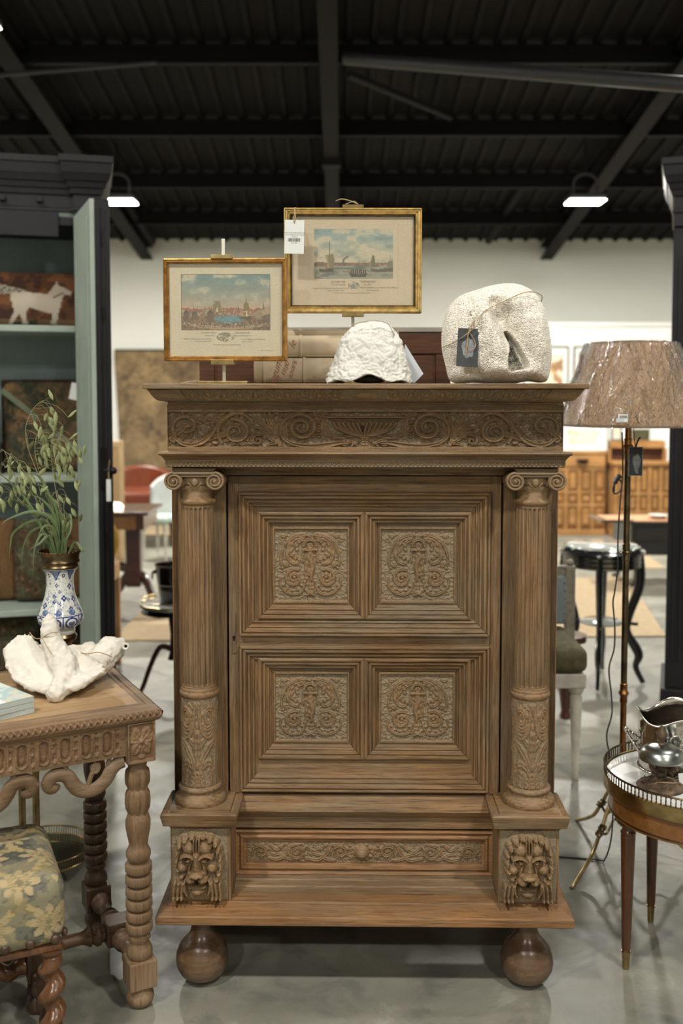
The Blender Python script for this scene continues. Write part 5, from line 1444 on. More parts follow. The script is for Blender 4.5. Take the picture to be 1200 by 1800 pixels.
# ------------------------------------------------------------------ left foreground: carved side table and what stands on it
def rounded_box(name, hx_, hy_, hz_, r, n, colfn, mat, parent, puff=0.0, M=None):
    """rounded block made of six gridded sides; colfn(P, face) -> rgb array."""
    Vs, Fs, Cs = [], [], []; base = 0
    H = np.array([hx_, hy_, hz_])
    for ax in range(3):
        for sg in (-1, 1):
            b, c = [(1,2), (2,0), (0,1)][ax]
            u = np.linspace(-1, 1, n); U, V = np.meshgrid(u, u)
            P = np.zeros((n, n, 3)); P[..., ax] = sg*H[ax]; P[..., b] = U*H[b]; P[..., c] = V*H[c]
            I = np.clip(P, -H+r, H-r); D = P-I; L = np.linalg.norm(D, axis=-1, keepdims=True); Q = I + D/np.maximum(L, 1e-9)*r
            if puff:
                w = np.cos(Q[..., 0]/H[0]*PI/2)*np.cos(Q[..., 1]/H[1]*PI/2); Q[..., 2] += np.sign(Q[..., 2])*puff*np.clip(w, 0, 1)
            idx = base + np.arange(n*n).reshape(n, n)
            q = np.stack([idx[:-1,:-1], idx[:-1,1:], idx[1:,1:], idx[1:,:-1]], -1).reshape(-1, 4)
            if sg < 0: q = q[:, ::-1]
            Vs.append(Q.reshape(-1, 3)); Fs.append(q); base += n*n
            if colfn is not None: Cs.append(np.asarray(colfn(Q, ax, sg)).reshape(-1, 3))
    V = np.concatenate(Vs)
    if M is not None: V = np.array([list(M @ Vector(p)) for p in V])
    me = bpy.data.meshes.new(name); me.from_pydata(V.tolist(), [], np.concatenate(Fs).tolist()); me.shade_smooth()
    if colfn is not None:
        a = me.color_attributes.new('Col', 'FLOAT_COLOR', 'POINT'); C = np.ones((len(V), 4), np.float32); C[:, :3] = np.concatenate(Cs)
        a.data.foreach_set('color', C.ravel())
    o = bpy.data.objects.new(name, me); COL.objects.link(o); me.materials.append(mat)
    if parent is not None: o.parent = parent
    return o

TC = Vector((-0.470, 2.552, 0)); TA = math.radians(28.1); TZ = 0.82
tab = thing('carved_side_table', 'bleached carved walnut side table with pierced scroll apron and disc turned legs', 'table', tuple(TC), TA)
TW, TD = 1.05, 0.56
tm = Matrix.Translation(TC) @ Matrix.Rotation(TA, 4, 'Z'); tmi = tm.inverted()
def TL(px, py, Y): return tmi @ PX(px, py, Y)
# top: boards and moulded rim
for k in range(3):
    y0 = 0.045 + k*(TD-0.09)/3
    MB().box(-TW+0.05, -0.045, y0+0.0006, y0+(TD-0.09)/3-0.0006, TZ-0.022, TZ-0.0008*(k % 2)).build('top_board', tbl_top, tab, bevel=0.0008)
rim = [(0.0, TZ-0.030), (0.0, TZ-0.012), (0.006, TZ-0.006), (0.018, TZ-0.005), (0.022, TZ-0.001), (0.028, TZ-0.001), (0.031, TZ-0.004), (0.036, TZ-0.004), (0.040, TZ+0.0005), (0.047, TZ+0.0005), (0.047, TZ-0.024), (0.006, TZ-0.038), (0.0, TZ-0.030)]
def rim_side(x0, x1, M, L):
    mb = MB(); v = []
    for (d, z) in rim: v += [(-L + d, d, z), (-d, d, z)]
    n = len(rim); mb.add(v, [(2*i, 2*i+1, 2*i+3, 2*i+2) for i in range(n-1)], M); return mb.build('top_rim', tbl_x, tab)
rim_side(0, 0, None, TW)
rim_side(0, 0, Matrix.Rotation(PI/2, 4, 'Z') @ Matrix.Translation((TD, 0, 0)), TD)
rim_side(0, 0, Matrix.Translation((-TW, TD, 0)) @ Matrix.Rotation(PI, 4, 'Z'), TW)
rim_side(0, 0, Matrix.Translation((-TW, 0, 0)) @ Matrix.Rotation(-PI/2, 4, 'Z') , TD)
# braided edge (front and right)
def braid(L, M):
    nx = int(L/0.0011); R = Relief(0, L*1000, 0, 18, nx, 22)
    x = 6
    while x < L*1000-4:
        R.stroke(bez((x-9, 3), (x-3, 5), (x+2, 15), n=8), [2, 4.4, 2.2], 0.95); R.stroke(bez((x-3, 16), (x+5, 14), (x+8, 4), n=8), [1.6, 3.2, 1.6], 0.8)
        R.blob(x-1, 12, 3.6, 3.4, 0.9); x += 17
    R.blur(1)
    xs = np.linspace(-L, 0, R.nx); zs = np.linspace(TZ-0.010, TZ-0.031, R.ny); X, Z = np.meshgrid(xs, zs)
    A = np.stack([X, 0.0005 - R.H*0.0065, Z], -1)
    A = A.reshape(-1, 3) @ np.array(M.to_3x3()).T + np.array(M.translation); A = A.reshape(R.ny, R.nx, 3)
    return fast_grid('braided_edge', A, tbl_carved, tab, col=np.clip(R.H+0.35, 0, 1)[..., None])
braid(TW, Matrix.Identity(4)); braid(TD, Matrix.Rotation(PI/2, 4, 'Z') @ Matrix.Translation((TD, 0, 0)))
# apron with arcade
za0, za1 = TZ-0.038, TZ-0.125
def apron(L, M, n):
    R = Relief(0, L*1000, 0, 87, int(L*620), 70)
    R.H[:] = 0.55
    x = 27; p = 53
    while x < L*1000-20:
        R.stroke([(x, 26), (x, 62)], 17.5, 1.0, 'flat'); 
        R.stroke([(x, 27), (x, 61)], 12.5, 0.0)
        m = (np.abs(R.X-x) < 11.5) & (((R.Y > 26) & (R.Y < 62)) | (np.hypot(R.X-x, R.Y-26) < 11.5) | (np.hypot(R.X-x, R.Y-62) < 11.5)); R.H[m] = 0.12
        m = ((R.X-x)/7.5)**2 + ((R.Y-44)/24)**2 < 1; R.H[m] = 0.32
        if x + p/2 < L*1000-14:
            m = (np.abs(R.X-x-p/2) < 4) & (R.Y > 14) & (R.Y < 66); R.H[m] = 0.2
            for yy in (24, 46): R.blob(x+p/2, yy, 3.4, 7, 0.75)
            R.blob(x+p/2, 74, 5, 7, 0.9)
        x += p
    R.H[:6] = 0.9; R.blur(1)
    xs = np.linspace(-L, 0, R.nx); zs = np.linspace(za0, za1, R.ny); X, Z = np.meshgrid(xs, zs)
    A = np.stack([X, -R.H*0.012, Z], -1).reshape(-1, 3) @ np.array(M.to_3x3()).T + np.array(M.translation)
    o = fast_grid('apron_arcade', A.reshape(R.ny, R.nx, 3), tbl_carved, tab, col=np.clip(R.H+0.1, 0, 1)[..., None])
    MB().box(-L, 0, 0.0005, 0.016, za1, za0, M).build('apron_board', tbl_red, tab)
    # pierced scroll fret below
    bay = 0.212; k = 0; x = -0.004
    while x > -L + 0.05:
        w = min(bay, L + x)
        sx = w/525.0
        def Q(u, v): return (x - (930-u)*sx if k % 2 == 0 else x - w + (930-u)*sx, 0.006, za1 - (v-300)*0.00046)
        pts = smooth_path([Q(*q_) for q_ in ((930,335),(890,345),(850,375),(815,425),(760,462),(700,470),(645,455),(605,415),(575,370),(530,350),(480,355),(455,385),(462,415),(490,420),(500,400))], 5)
        rr = [0.013]*12 + [0.012]*max(0, len(pts)-12); rr = [0.0185 - 0.007*max(0, (i/len(pts)-0.75)/0.25) for i in range(len(pts))]
        mb = MB().tube(pts, rr, 10, M=M, flat=(1.0, 0.62, (0,0,1)))
        sp = [Q(745+26*(1-t*0.7)*math.cos(-1.2+t*8), 345+34*(1-t*0.7)*math.sin(-1.2+t*8)) for t in [i/16 for i in range(17)]]
        mb.tube([Q(700,440), Q(715,400)] + sp, 0.0065, 8, M=M)
        mb.tube([Q(845,300), Q(830,330), Q(850,372)], 0.006, 8, M=M); mb.tube([Q(415,380), Q(440,385), Q(455,390)], 0.008, 8, M=M)
        mb.tube([Q(560,355), Q(560,300)], 0.008, 8, M=M)
        mb.build('scroll_fret', tbl_carved if False else tbl_x, tab, smooth=True)
        x -= bay; k += 1
FA = Matrix.Translation((-0.0895, 0.024, 0)); apron(TW-0.179, FA, 0)
RA = Matrix.Translation((-0.024, 0.0895, 0)) @ Matrix.Rotation(PI/2, 4, 'Z') @ Matrix.Translation((TD-0.179, 0, 0)); apron(TD-0.179, RA, 1)
MB().box(-TW+0.1, -0.1, TD-0.05, TD-0.034, za1, za0).build('apron_board', tbl_x, tab)
MB().box(-TW+0.034, -TW+0.05, 0.1, TD-0.1, za1, za0).build('apron_board', tbl_x, tab)
# legs
lY = 2.577
lz = lambda py: PX(235, py, lY).z
def legprof():
    r = 1.535e-3
    pts = [(19,1332),(17,1338),(15.5,1345),(16,1347)]
    pts += [(20,1352),(21.5,1362),(21,1372),(17.5,1380),(16.5,1384),(19,1387),(21,1394),(22,1405),(21,1416),(18,1423),(16.5,1427),(18.5,1430),(21.5,1440),(21.5,1450),(19,1464),(16.5,1476),(16,1483),(18,1487),(21,1493),(21.5,1500),(19,1507),(17,1510)]
    y = 1513
    for k in range(6):
        pts += [(15.6,y-2.0),(15.8,y),(21.6,y+0.8),(23,y+2.6),(23,y+14),(22,y+15.8),(15.8,y+16.6)]; y += 20.7
    pts += [(18.5,1640),(19.5,1645),(16.5,1650),(16.5,1654),(20,1659),(22.5,1667),(22,1674),(19,1679)]
    return [(a*r, lz(b)) for a, b in pts][::-1]
LP_ = legprof(); zblk_t = lz(1679); zblk_b = lz(1727)
zm_hi = (lz(1350), lz(1382)); zm_lo = (lz(1388), lz(1424))
def reed(r, a, z):
    for lo in (zm_hi, zm_lo):
        if lo[1] < z < lo[0]:
            return r*(0.84 + 0.20*abs(math.cos(5*a))**0.6)
    return r
def flower_block(R):
    for k in range(4):
        a = PI/4 + k*PI/2
        R.stroke([(50+6*math.cos(a), 55+8*math.sin(a)), (50+26*math.cos(a), 55+32*math.sin(a)), (50+36*math.cos(a), 55+48*math.sin(a))], [9, 19, 7], 0.9, 'leaf')
    for s in (-1, 1): R.stroke([(50+s*6, 55), (50+s*30, 52), (50+s*38, 40)], [6, 12, 4], 0.75, 'leaf')
    R.blob(50, 55, 9, 9, 0.7, base=0.5); R.stroke([(50,62),(50,100)], [4,3], 0.6); R.blob(50, 102, 14, 9, 0.6)
    R.H[:4] = 0.8; R.H[-4:] = 0.8; R.H[:, :5] = 0.7; R.H[:, -5:] = 0.7; R.blur(1)
def table_leg(x, y, mat, mat_lathe):
    l = bpy.data.objects.new('leg', None); COL.objects.link(l); l.parent = tab; l.location = (x, y, 0)
    hb = 0.0385
    MB().box(-hb, hb, -hb, hb, lz(1331), TZ-0.038).build('leg_block', mat, l, bevel=0.0015)
    R = Relief(0, 100, 0, 118, 66, 78); flower_block(R)
    xs = np.linspace(-hb+0.002, hb-0.002, R.nx); zs = np.linspace(TZ-0.04, lz(1330), R.ny); X, Z = np.meshgrid(xs, zs)
    fast_grid('flower_carving', np.stack([X, -hb-0.0005-R.H*0.008, Z], -1), tbl_carved, l, col=np.clip(R.H+0.2, 0, 1)[..., None])
    MB().lathe(LP_, 36, mod=reed).build('turned_shaft', mat_lathe, l, smooth=True, angle=50)
    hb2 = 0.0372
    MB().box(-hb2, hb2, -hb2, hb2, zblk_b, zblk_t).build('foot_block', mat, l, bevel=0.004)
    MB().lathe([(0.012, 0.0), (0.024, 0.001), (0.033, 0.008), (0.037, 0.020), (0.036, 0.032), (0.030, 0.041), (0.026, zblk_b-0.006), (0.030, zblk_b-0.002), (0.030, zblk_b+0.001)], 32).build('turned_foot', mat, l, smooth=True)
    return l
i_ = 0.051
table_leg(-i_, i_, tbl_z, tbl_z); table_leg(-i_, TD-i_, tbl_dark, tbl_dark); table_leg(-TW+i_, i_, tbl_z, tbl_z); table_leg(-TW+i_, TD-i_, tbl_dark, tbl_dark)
def turned(name, a, b, parent, mat, blk=None, R=0.026):
    a = Vector(a); b = Vector(b); d = b-a; L = d.length; q = Vector((0,0,1)).rotation_difference(d.normalized())
    prof = [(R*0.85, 0), (R*0.85, 0.006), (R*1.1, 0.012), (R*1.15, 0.022), (R*0.9, 0.030), (R*0.8, 0.034), (R*1.05, 0.040), (R*0.75, 0.052), (R*0.6, 0.065)]
    mid = [(R*0.85, L*0.35), (R*1.0, L*0.5), (R*0.85, L*0.65)] if L > 0.35 else [(R*0.75, L*0.5)]
    prof = prof + mid + [(r, L-z) for r, z in prof[::-1]]
    return MB().lathe(prof, 28, M=Matrix.Translation(a) @ q.to_matrix().to_4x4()).build(name, mat, parent, smooth=True, angle=55)
zs_ = (zblk_t+zblk_b)/2
mid = (-i_, TD/2, zs_)
for y in (0,):
    for x in (-i_, -TW+i_):
        turned('side_stretcher', (x, i_+0.038, zs_), (x, TD/2-0.04, zs_), tab, tbl_str); turned('side_stretcher', (x, TD/2+0.04, zs_), (x, TD-i_-0.038, zs_), tab, tbl_str)
        MB().box(x-0.036, x+0.036, TD/2-0.036, TD/2+0.036, zs_-0.032, zs_+0.032).build('stretcher_block', tbl_str, tab, bevel=0.004)
turned('long_stretcher', (-i_-0.038, TD/2, zs_), (-TW+i_+0.038, TD/2, zs_), tab, tbl_str, R=0.028)

# ------------------------------------------------------------------ white branching coral slab on the table
so = Vector((-0.76, 2.70, TZ))
sc_ = thing('coral_sculpture', 'wide chalky white coral slab with upright finger and holed arm on the side table', 'coral', tuple(so))
S3 = lambda px, py, Y: tuple(PX(px, py, Y) - so)
mb = MB()
rear = [(4,1143,2.78),(26,1118,2.80),(52,1114,2.79),(66,1128,2.76),(98,1136,2.745),(125,1138,2.745),(150,1141,2.77),(170,1150,2.80)]
midp = [(12,1165,2.68),(35,1172,2.70),(60,1178,2.70),(85,1180,2.69),(108,1184,2.69),(130,1184,2.69),(152,1178,2.71),(176,1166,2.73)]
frnt = [(18,1182,2.63),(40,1200,2.61),(66,1209,2.60),(90,1212,2.60),(112,1208,2.60),(140,1202,2.60),(165,1188,2.64),(188,1172,2.68)]
top = np.array([[S3(*p) for p in smooth_path(row, 5)] for row in (rear, midp, frnt)])
rows = []
for t in np.linspace(0, 1, 15):
    a, b, c = top[0], top[1], top[2]
    rows.append((1-t)**2*a + 2*t*(1-t)*(b*1.0) + t*t*c)
G = np.array(rows); G[..., 2] = np.maximum(G[..., 2], 0.024)
G2 = G.copy(); G2[..., 2] -= 0.016; G2[..., 2] = np.maximum(G2[..., 2], 0.006)
m_, n_ = G.shape[:2]
V = G.reshape(-1, 3).tolist() + G2.reshape(-1, 3).tolist(); Fc = []
for j in range(m_-1):
    for i in range(n_-1):
        a = j*n_+i; Fc.append((a, a+1, a+n_+1, a+n_)); b = a + m_*n_; Fc.append((b, b+n_, b+n_+1, b+1))
ring = [(0, i) for i in range(n_)] + [(j, n_-1) for j in range(1, m_)] + [(m_-1, i) for i in range(n_-2, -1, -1)] + [(j, 0) for j in range(m_-2, 0, -1)]
for k in range(len(ring)):
    a = ring[k][0]*n_+ring[k][1]; b = ring[(k+1) % len(ring)]; b = b[0]*n_+b[1]
    Fc.append((a, b, b+m_*n_, a+m_*n_))
mb.add(V, Fc)
capsule(mb, S3(112,1172,2.69), S3(92,1128,2.715), 0.040, 0.030); capsule(mb, S3(92,1128,2.715), S3(86,1097,2.72), 0.028, 0.023)
capsule(mb, S3(125,1188,2.72), S3(165,1170,2.74), 0.045, 0.040); capsule(mb, S3(165,1170,2.74), S3(197,1142,2.77), 0.042, 0.036); capsule(mb, S3(190,1138,2.77), S3(210,1134,2.78), 0.030, 0.022)
capsule(mb, S3(115,1196,2.66), S3(98,1218,2.585), 0.036, 0.023)
capsule(mb, S3(20,1158,2.78), S3(40,1190,2.66), 0.020, 0.020); capsule(mb, S3(20,1145,2.78), S3(45,1128,2.79), 0.014, 0.014)
capsule(mb, S3(128,1140,2.755), S3(160,1138,2.78), 0.013, 0.015)
o = mb.build('coral_body', bleached_warm, sc_, smooth=True); sculpt(o, 0.0045, 0.016, 0.04, 3, strength2=0.006, size2=0.010)
MB().lathe([(0.0085,0),(0.0105,0.002),(0.0085,0.0045),(0.005,0.003),(0.004,0)], 18, M=Matrix.Translation(S3(221,1136,2.745)) @ Matrix.Rotation(PI/2, 4, 'X')).build('bored_hole_rim', bleached_warm, sc_, smooth=True)
MB().tube(smooth_path([S3(52,1112,2.775), S3(62,1122,2.73), S3(74,1121,2.70), S3(88,1113,2.685), S3(102,1111,2.70)], 6), 0.0014, 6).build('twine', twine, sc_, smooth=True)
MB().tube(smooth_path([S3(74,1121,2.695), S3(82,1136,2.672), S3(91,1150,2.655)], 6), 0.0012, 6).build('twine', twine, sc_, smooth=True)
MB().tube(smooth_path([S3(132,1142,2.83), S3(150,1149,2.72), S3(175,1147,2.69), S3(197,1155,2.71)], 6), 0.0013, 6).build('twine', twine, sc_, smooth=True)

# magazines
mc = Vector((-0.782, 2.49, TZ)); ma = math.atan2(-0.69, 0.73)      # local -x runs back-left
covers = [L4(150,156,150), L4(196,204,200), L4(204,212,208)]
grey_cov = plain('magazine_cover_grey', L4(176,184,180), 0.35, 0, 0.06); white_pages = plain('magazine_pages', L4(206,212,206), 0.7, 0, 0.03)
mlab = ['bottom magazine of the stack at the left edge of the side table', 'middle magazine of the stack at the left edge of the side table', 'top magazine with a blue and cream abstract cover on the side table']
for k in range(3):
    w, d, h = 0.25, 0.18, 0.0135
    t = thing('magazine', mlab[k], 'magazine', (mc.x, mc.y, TZ + 0.001 + k*0.0146), ma + math.radians((-1.0, 1.2, 0)[k]), 'magazines on the side table')
    MB().box(-w, -0.0015, -d, -0.0012, 0.0008, h-0.0008).build('pages', white_pages, t)
    MB().box(-w, 0, -d, 0, 0.0, 0.0008).box(-0.0012, 0, -d, 0, 0.0008, h-0.0008).build('back_cover', grey_cov, t)
    if k < 2: MB().box(-w, 0, -d, 0, h-0.0008, h).build('front_cover', grey_cov, t)
    else:
        X, Yg = np.meshgrid(np.linspace(-w, 0, 160), np.linspace(-d, 0, 120))
        nn = vnoise(X+3, Yg+3, 14, 5, 4); sw = np.sin((X*38 + Yg*60) + nn*9)
        C = np.ones(X.shape+(3,))*lin((206,200,184)); put(C, (nn + Yg*1.2 > 0.42), (172,196,196)); put(C, nn > 0.62, (206,214,208))
        put(C, (sw > 0.55) & (Yg < -0.08), (88,92,102)); put(C, (sw > 0.9) & (Yg < -0.08), (40,42,50)); put(C, (sw < -0.9) & (Yg < -0.06), (236,236,232))
        fast_grid('front_cover', np.stack([X, Yg, X*0+h], -1), painted, t, col=C, back=None)

# ------------------------------------------------------------------ blue and white vase with brass mounts
vY = 2.86
vb = PX(108, 1176, vY); vs = 2.905/1750
vase = thing('delft_vase', 'blue and white painted ceramic vase with brass rim and foot holding grasses', 'vase', (vb.x, vY, TZ))
vz = lambda py: PX(108, py, vY).z - TZ
prof = [(24,1112),(25,1108),(24,1104),(28,1100),(36,1095),(39.3,1088),(39.5,1083),(37,1074),(31,1060),(26,1046),(23.5,1030),(23,1018),(24.5,1008),(28,1001),(32,996.5)]
rr = np.interp(np.linspace(0, 14, 200), np.arange(15), [p[0] for p in prof]); zz = np.interp(np.linspace(0, 14, 200), np.arange(15), [vz(p[1]) for p in prof]); pp = np.interp(np.linspace(0, 14, 200), np.arange(15), [p[1] for p in prof])
ker = np.hanning(23); ker /= ker.sum(); rr = np.convolve(np.pad(rr, 11, mode='edge'), ker, 'valid')
TH, RRg = np.meshgrid(np.linspace(0, 2*PI, 320), rr); _, ZZg = np.meshgrid(np.linspace(0, 2*PI, 320), zz); _, PY = np.meshgrid(np.linspace(0, 2*PI, 320), pp)
Uc = TH*28*1.05   # roughly px along the girth
C = np.ones(TH.shape+(3,))*lin((214,214,206))
B1, B2, B3 = (42,60,120), (92,108,150), (146,156,178)
dots = vnoise(Uc, PY, 0.45, 21, 2); put(C, (dots > 0.66) & (PY < 1072) & (PY > 1012), B3)
rnd = random.Random(2)
for k in range(46):
    cu, cv = rnd.uniform(0, 185), rnd.uniform(1018, 1070); R0 = rnd.choice((2.6, 3.4, 5.2)); du = np.abs(((Uc-cu+92) % 184.7)-92); du = (((Uc-cu+92) % 184.7)-92); dv = PY-cv
    ang = np.arctan2(dv, du); rd = np.hypot(du, dv); pet = rd < R0*(0.55+0.5*np.abs(np.cos(ang*2))); put(C, pet, B1 if k % 3 else B2); put(C, rd < R0*0.3, (214,214,206))
for k in range(9):
    cu = k*20.5; du = (((Uc-cu+92) % 184.7)-92)
    put(C, (np.hypot(du, (PY-1071)*1.2) < 5.5), B2); put(C, (np.hypot(du-2, (PY-1070)*1.2) < 2), B3)
band = (PY > 1078) & (PY < 1100)
put(C, (np.abs(PY-1078) < 0.9) | (np.abs(PY-1075.5) < 0.5) | (np.abs(PY-1100.5) < 0.8), B1)
cell = (Uc % 23.1); put(C, band & (np.abs(cell-11.5) < 0.8), B1)
c2 = ((Uc+11.5) % 23.1)-11.5; put(C, band & (np.abs(np.hypot(c2, (PY-1089)*0.95)-8) < 1.3), B1); put(C, band & (np.hypot(c2, (PY-1090)) < 4.6), B2); put(C, band & (np.hypot(c2, (PY-1086)) < 1.5), (214,214,206))
neck = (PY < 1016) & (PY > 998); c3 = ((Uc) % 30.8)-15.4
put(C, (np.abs(PY-999) < 0.8) | (np.abs(PY-1001.5) < 0.4), B1)
put(C, neck & (np.abs(c3) < (1016-PY)*0.5), B2); put(C, neck & (np.abs(np.abs(c3)-(1017-PY)*0.5) < 0.9), B1)
put(C, neck & (np.hypot(np.abs(c3)-15.4, PY-1008) < 3.5), B1); put(C, neck & (np.hypot(np.abs(c3)-15.4, PY-1008) < 1.6), (214,214,206))
RRm = RRg*vs
fast_grid('vase_body', np.stack([RRm*np.cos(TH), RRm*np.sin(TH), ZZg], -1), glazed, vase, col=C)
MB().lathe([(27*vs, 0.0), (34*vs, 0.0), (35*vs, 0.006), (31*vs, 0.013), (24*vs, 0.022), (16*vs, 0.040), (15*vs, vz(1140)), (19*vs, vz(1130)), (27*vs, vz(1122)), (28*vs, vz(1117)), (25*vs, vz(1112))], 40).build('brass_foot', brass_dark, vase, smooth=True)
MB().lathe([(32*vs, vz(997)), (34*vs, vz(994)), (32.5*vs, vz(991)), (34.5*vs, vz(988)), (36*vs, vz(985)), (34*vs, vz(981)), (35*vs, vz(974)), (37*vs, vz(968)), (36*vs, vz(967)), (33*vs, vz(975)), (30*vs, vz(985)), (29*vs, vz(997))], 48,
           mod=lambda r, a, z: r*(1+0.02*math.cos(24*a)) if z > vz(972) else r).build('brass_rim', brass_dark, vase, smooth=True)
mb = MB()
for k in range(30):
    a = 2*PI*k/30; mb.ball((36.3*vs*math.cos(a), 36.3*vs*math.sin(a), vz(968)), 0.0022, n=8, m=5)
stuff(mb.build('rim_beads', brass, vase, smooth=True))

# ------------------------------------------------------------------ sea oat stems standing in the vase
vw = Vector((vb.x, vY, TZ + vz(985)))
def spikelet(mb, p, d, L, w):
    d = Vector(d).normalized(); s = d.orthogonal().normalized(); t = d.cross(s)
    prof = [(0.0, 0), (0.55, 0.15), (1.0, 0.4), (0.85, 0.65), (0.4, 0.88), (0.0, 1.0)]
    v = []; f = []
    for r, z in prof:
        for k in range(6):
            a = 2*PI*k/6; v.append(Vector(p) + d*(L*z) + s*(w*r*math.cos(a)) + t*(w*0.35*r*math.sin(a)))
    for j in range(5):
        for k in range(6): f.append((j*6+k, j*6+(k+1) % 6, (j+1)*6+(k+1) % 6, (j+1)*6+k))
    mb.add(v, f)
def blade(pts, w, name, parent, mat):
    P = smooth_path(pts, 6); m = len(P); mb = MB(); v = []
    for i, p in enumerate(P):
        t = i/(m-1); ww = w*math.sin(PI*min(1, (t*0.85+0.15)))**0.6*(1-t**3)
        a = Vector(P[max(0, i-1)]); b = Vector(P[min(m-1, i+1)]); d = (b-a).normalized(); s = d.cross(Vector((0.25, -1, 0.1))).normalized()
        p = Vector(p); v += [p - s*ww, p + Vector((0, 0.0016, -0.001)), p + s*ww]
    f = []
    for i in range(m-1): f += [(3*i, 3*i+1, 3*i+4, 3*i+3), (3*i+1, 3*i+2, 3*i+5, 3*i+4)]
    mb.add(v, f); o = mb.build(name, mat, parent, smooth=True, angle=180)
    sd = o.modifiers.new('thick', 'SOLIDIFY'); sd.thickness = 0.0006
    return o
stems = [  # pixel path of the stem, arc of the seed head
    ([(108,975),(95,900),(70,840),(50,790),(45,755),(52,730),(64,712),(78,704)], 15, 'tallest sea oat stem arching over at the top of the bunch'),
    ([(104,975),(92,905),(75,850),(62,800),(64,768),(74,756)], 38, 'sea oat stem with the densest drooping seed head in the middle of the bunch'),
    ([(110,975),(104,900),(96,850),(90,800),(92,775),(104,772)], 20, 'sea oat stem drooping furthest right above the vase'),
    ([(100,975),(82,910),(55,850),(28,810),(4,790)], 18, 'sea oat stem reaching out to the left edge of the picture'),
    ([(102,975),(85,915),(58,870),(30,835),(2,815)], 15, 'sea oat stem running low toward the left edge'),
    ([(112,975),(112,925),(104,880),(100,862)], 10, 'short upright sea oat stem in the middle of the bunch'),
    ([(116,975),(116,930),(112,890),(118,872)], 6, 'short sea oat stem leaning right over the brass rim'),
    ([(98,975),(75,930),(45,890),(20,865),(0,850)], 8, 'lowest sea oat stem bending left')]
rnd = random.Random(11)
for si, (path, nsp, lab) in enumerate(stems):
    yo = rnd.uniform(-0.05, 0.05)
    t = thing('sea_oat_stem', lab, 'plant', tuple(vw), 0, 'sea oats in the vase')
    P = []
    for i, (px, py) in enumerate(path):
        k = i/(len(path)-1); P.append(tuple(PX(px, py, vY + yo*k) - vw))
    P = [(P[0][0]*0.3, 0.0, -0.05)] + P
    SPth = smooth_path(P, 6)
    MB().tube(SPth, [0.0013*(1-0.5*i/len(SPth)) for i in range(len(SPth))], 5).build('stalk', green_stem, t, smooth=True)
    for j in range(nsp):
        k = int(len(SPth)*(0.55 + 0.45*(j+0.5)/nsp)); k = min(k, len(SPth)-1); b = Vector(SPth[k])
        sd_ = rnd.uniform(-0.02, 0.05) + (0.022 if si in (0, 1, 2) else -0.012)
        e = b + Vector((sd_, rnd.uniform(-0.03, 0.03), rnd.uniform(-0.01, 0.025)))
        e2_ = e + Vector((sd_*0.35, 0, -rnd.uniform(0.012, 0.05)))
        mb = MB().tube(bez(tuple(b), tuple(e), tuple(e2_), n=7), 0.0005, 4); mb.build('seed_stalk', green_stem, t)
        mb = MB(); d = (rnd.uniform(-0.4, 0.6), rnd.uniform(-0.3, 0.3), -1 if rnd.random() < 0.8 else 0.4)
        spikelet(mb, e2_, d, rnd.uniform(0.026, 0.040), rnd.uniform(0.0052, 0.0075)); mb.build('spikelet', seed_green, t, smooth=True)
leafs = [[(108,972),(100,930),(80,905),(50,900),(10,915),(4,925)], [(104,972),(90,925),(60,915),(25,935),(18,960),(16,985)], [(102,972),(85,930),(55,935),(40,965),(38,1005)],
         [(100,970),(80,940),(62,960),(58,1010)], [(110,972),(112,930),(122,905),(125,925),(118,945),(100,955)], [(112,972),(108,920),(95,895),(85,890)], [(106,972),(98,915),(76,880),(50,868)],
         [(108,972),(96,935),(78,925),(66,945)], [(114,972),(118,940),(124,915),(112,900)], [(104,970),(88,945),(70,955),(50,968)], [(96,972),(70,915),(30,880),(4,885)], [(118,972),(130,955),(145,968),(146,968)],
         [(108,972),(100,900),(78,860),(60,845)], [(100,972),(84,950),(72,985),(66,1000)], [(102,972),(92,890),(66,835),(38,838)], [(112,972),(104,940),(100,900),(104,880)],
         [(110,972),(104,995),(103,1008)], [(98,972),(60,900),(20,850),(-6,830)], [(106,972),(96,950),(92,910),(80,900)]]
lt = thing('leafy_grass_clump', 'clump of long curling green grass blades spilling over the vase rim', 'plant', tuple(vw))
for i, pth in enumerate(leafs):
    yo = rnd.uniform(-0.07, 0.06)
    P = [tuple(PX(px, py, vY + yo*k/(len(pth)-1)) - vw) for k, (px, py) in enumerate(pth)]
    P[0] = (P[0][0]*0.4, 0, -0.03)
    blade(P, rnd.uniform(0.0035, 0.0058), 'leaf_blade', lt, green_leaf)

# ------------------------------------------------------------------ brass two tier stand behind the table
bo = GX(55, 1545); bo = Vector((-1.015, 3.32, 0))
br = thing('brass_tray_stand', 'brass tray stand with pierced gallery and mirrored tray on the floor', 'stand', tuple(bo))
zt0 = 0.062; R_ = 0.155
MB().lathe([(0, zt0), (R_, zt0), (R_, zt0+0.004), (0.001, zt0+0.004)], 64).build('mirror_tray', plain('smoky_mirror', L4(96,98,84), 0.12, 0.8, 0.1, bmp=0), br)
MB().tube([(R_*math.cos(a), R_*math.sin(a), zt0+0.001) for a in [2*PI*i/72 for i in range(72)]], 0.005, 8, closed=True).tube([(R_*math.cos(a), R_*math.sin(a), zt0+0.032) for a in [2*PI*i/72 for i in range(72)]], 0.003, 8, closed=True).build('gallery_rails', brass, br, smooth=True)
mb = MB()
for k in range(110):
    a = 2*PI*k/110; mb.tube([(R_*math.cos(a), R_*math.sin(a), zt0+0.002), (R_*math.cos(a), R_*math.sin(a), zt0+0.031)], 0.0012, 4)
stuff(mb.build('gallery_spindles', brass, br))
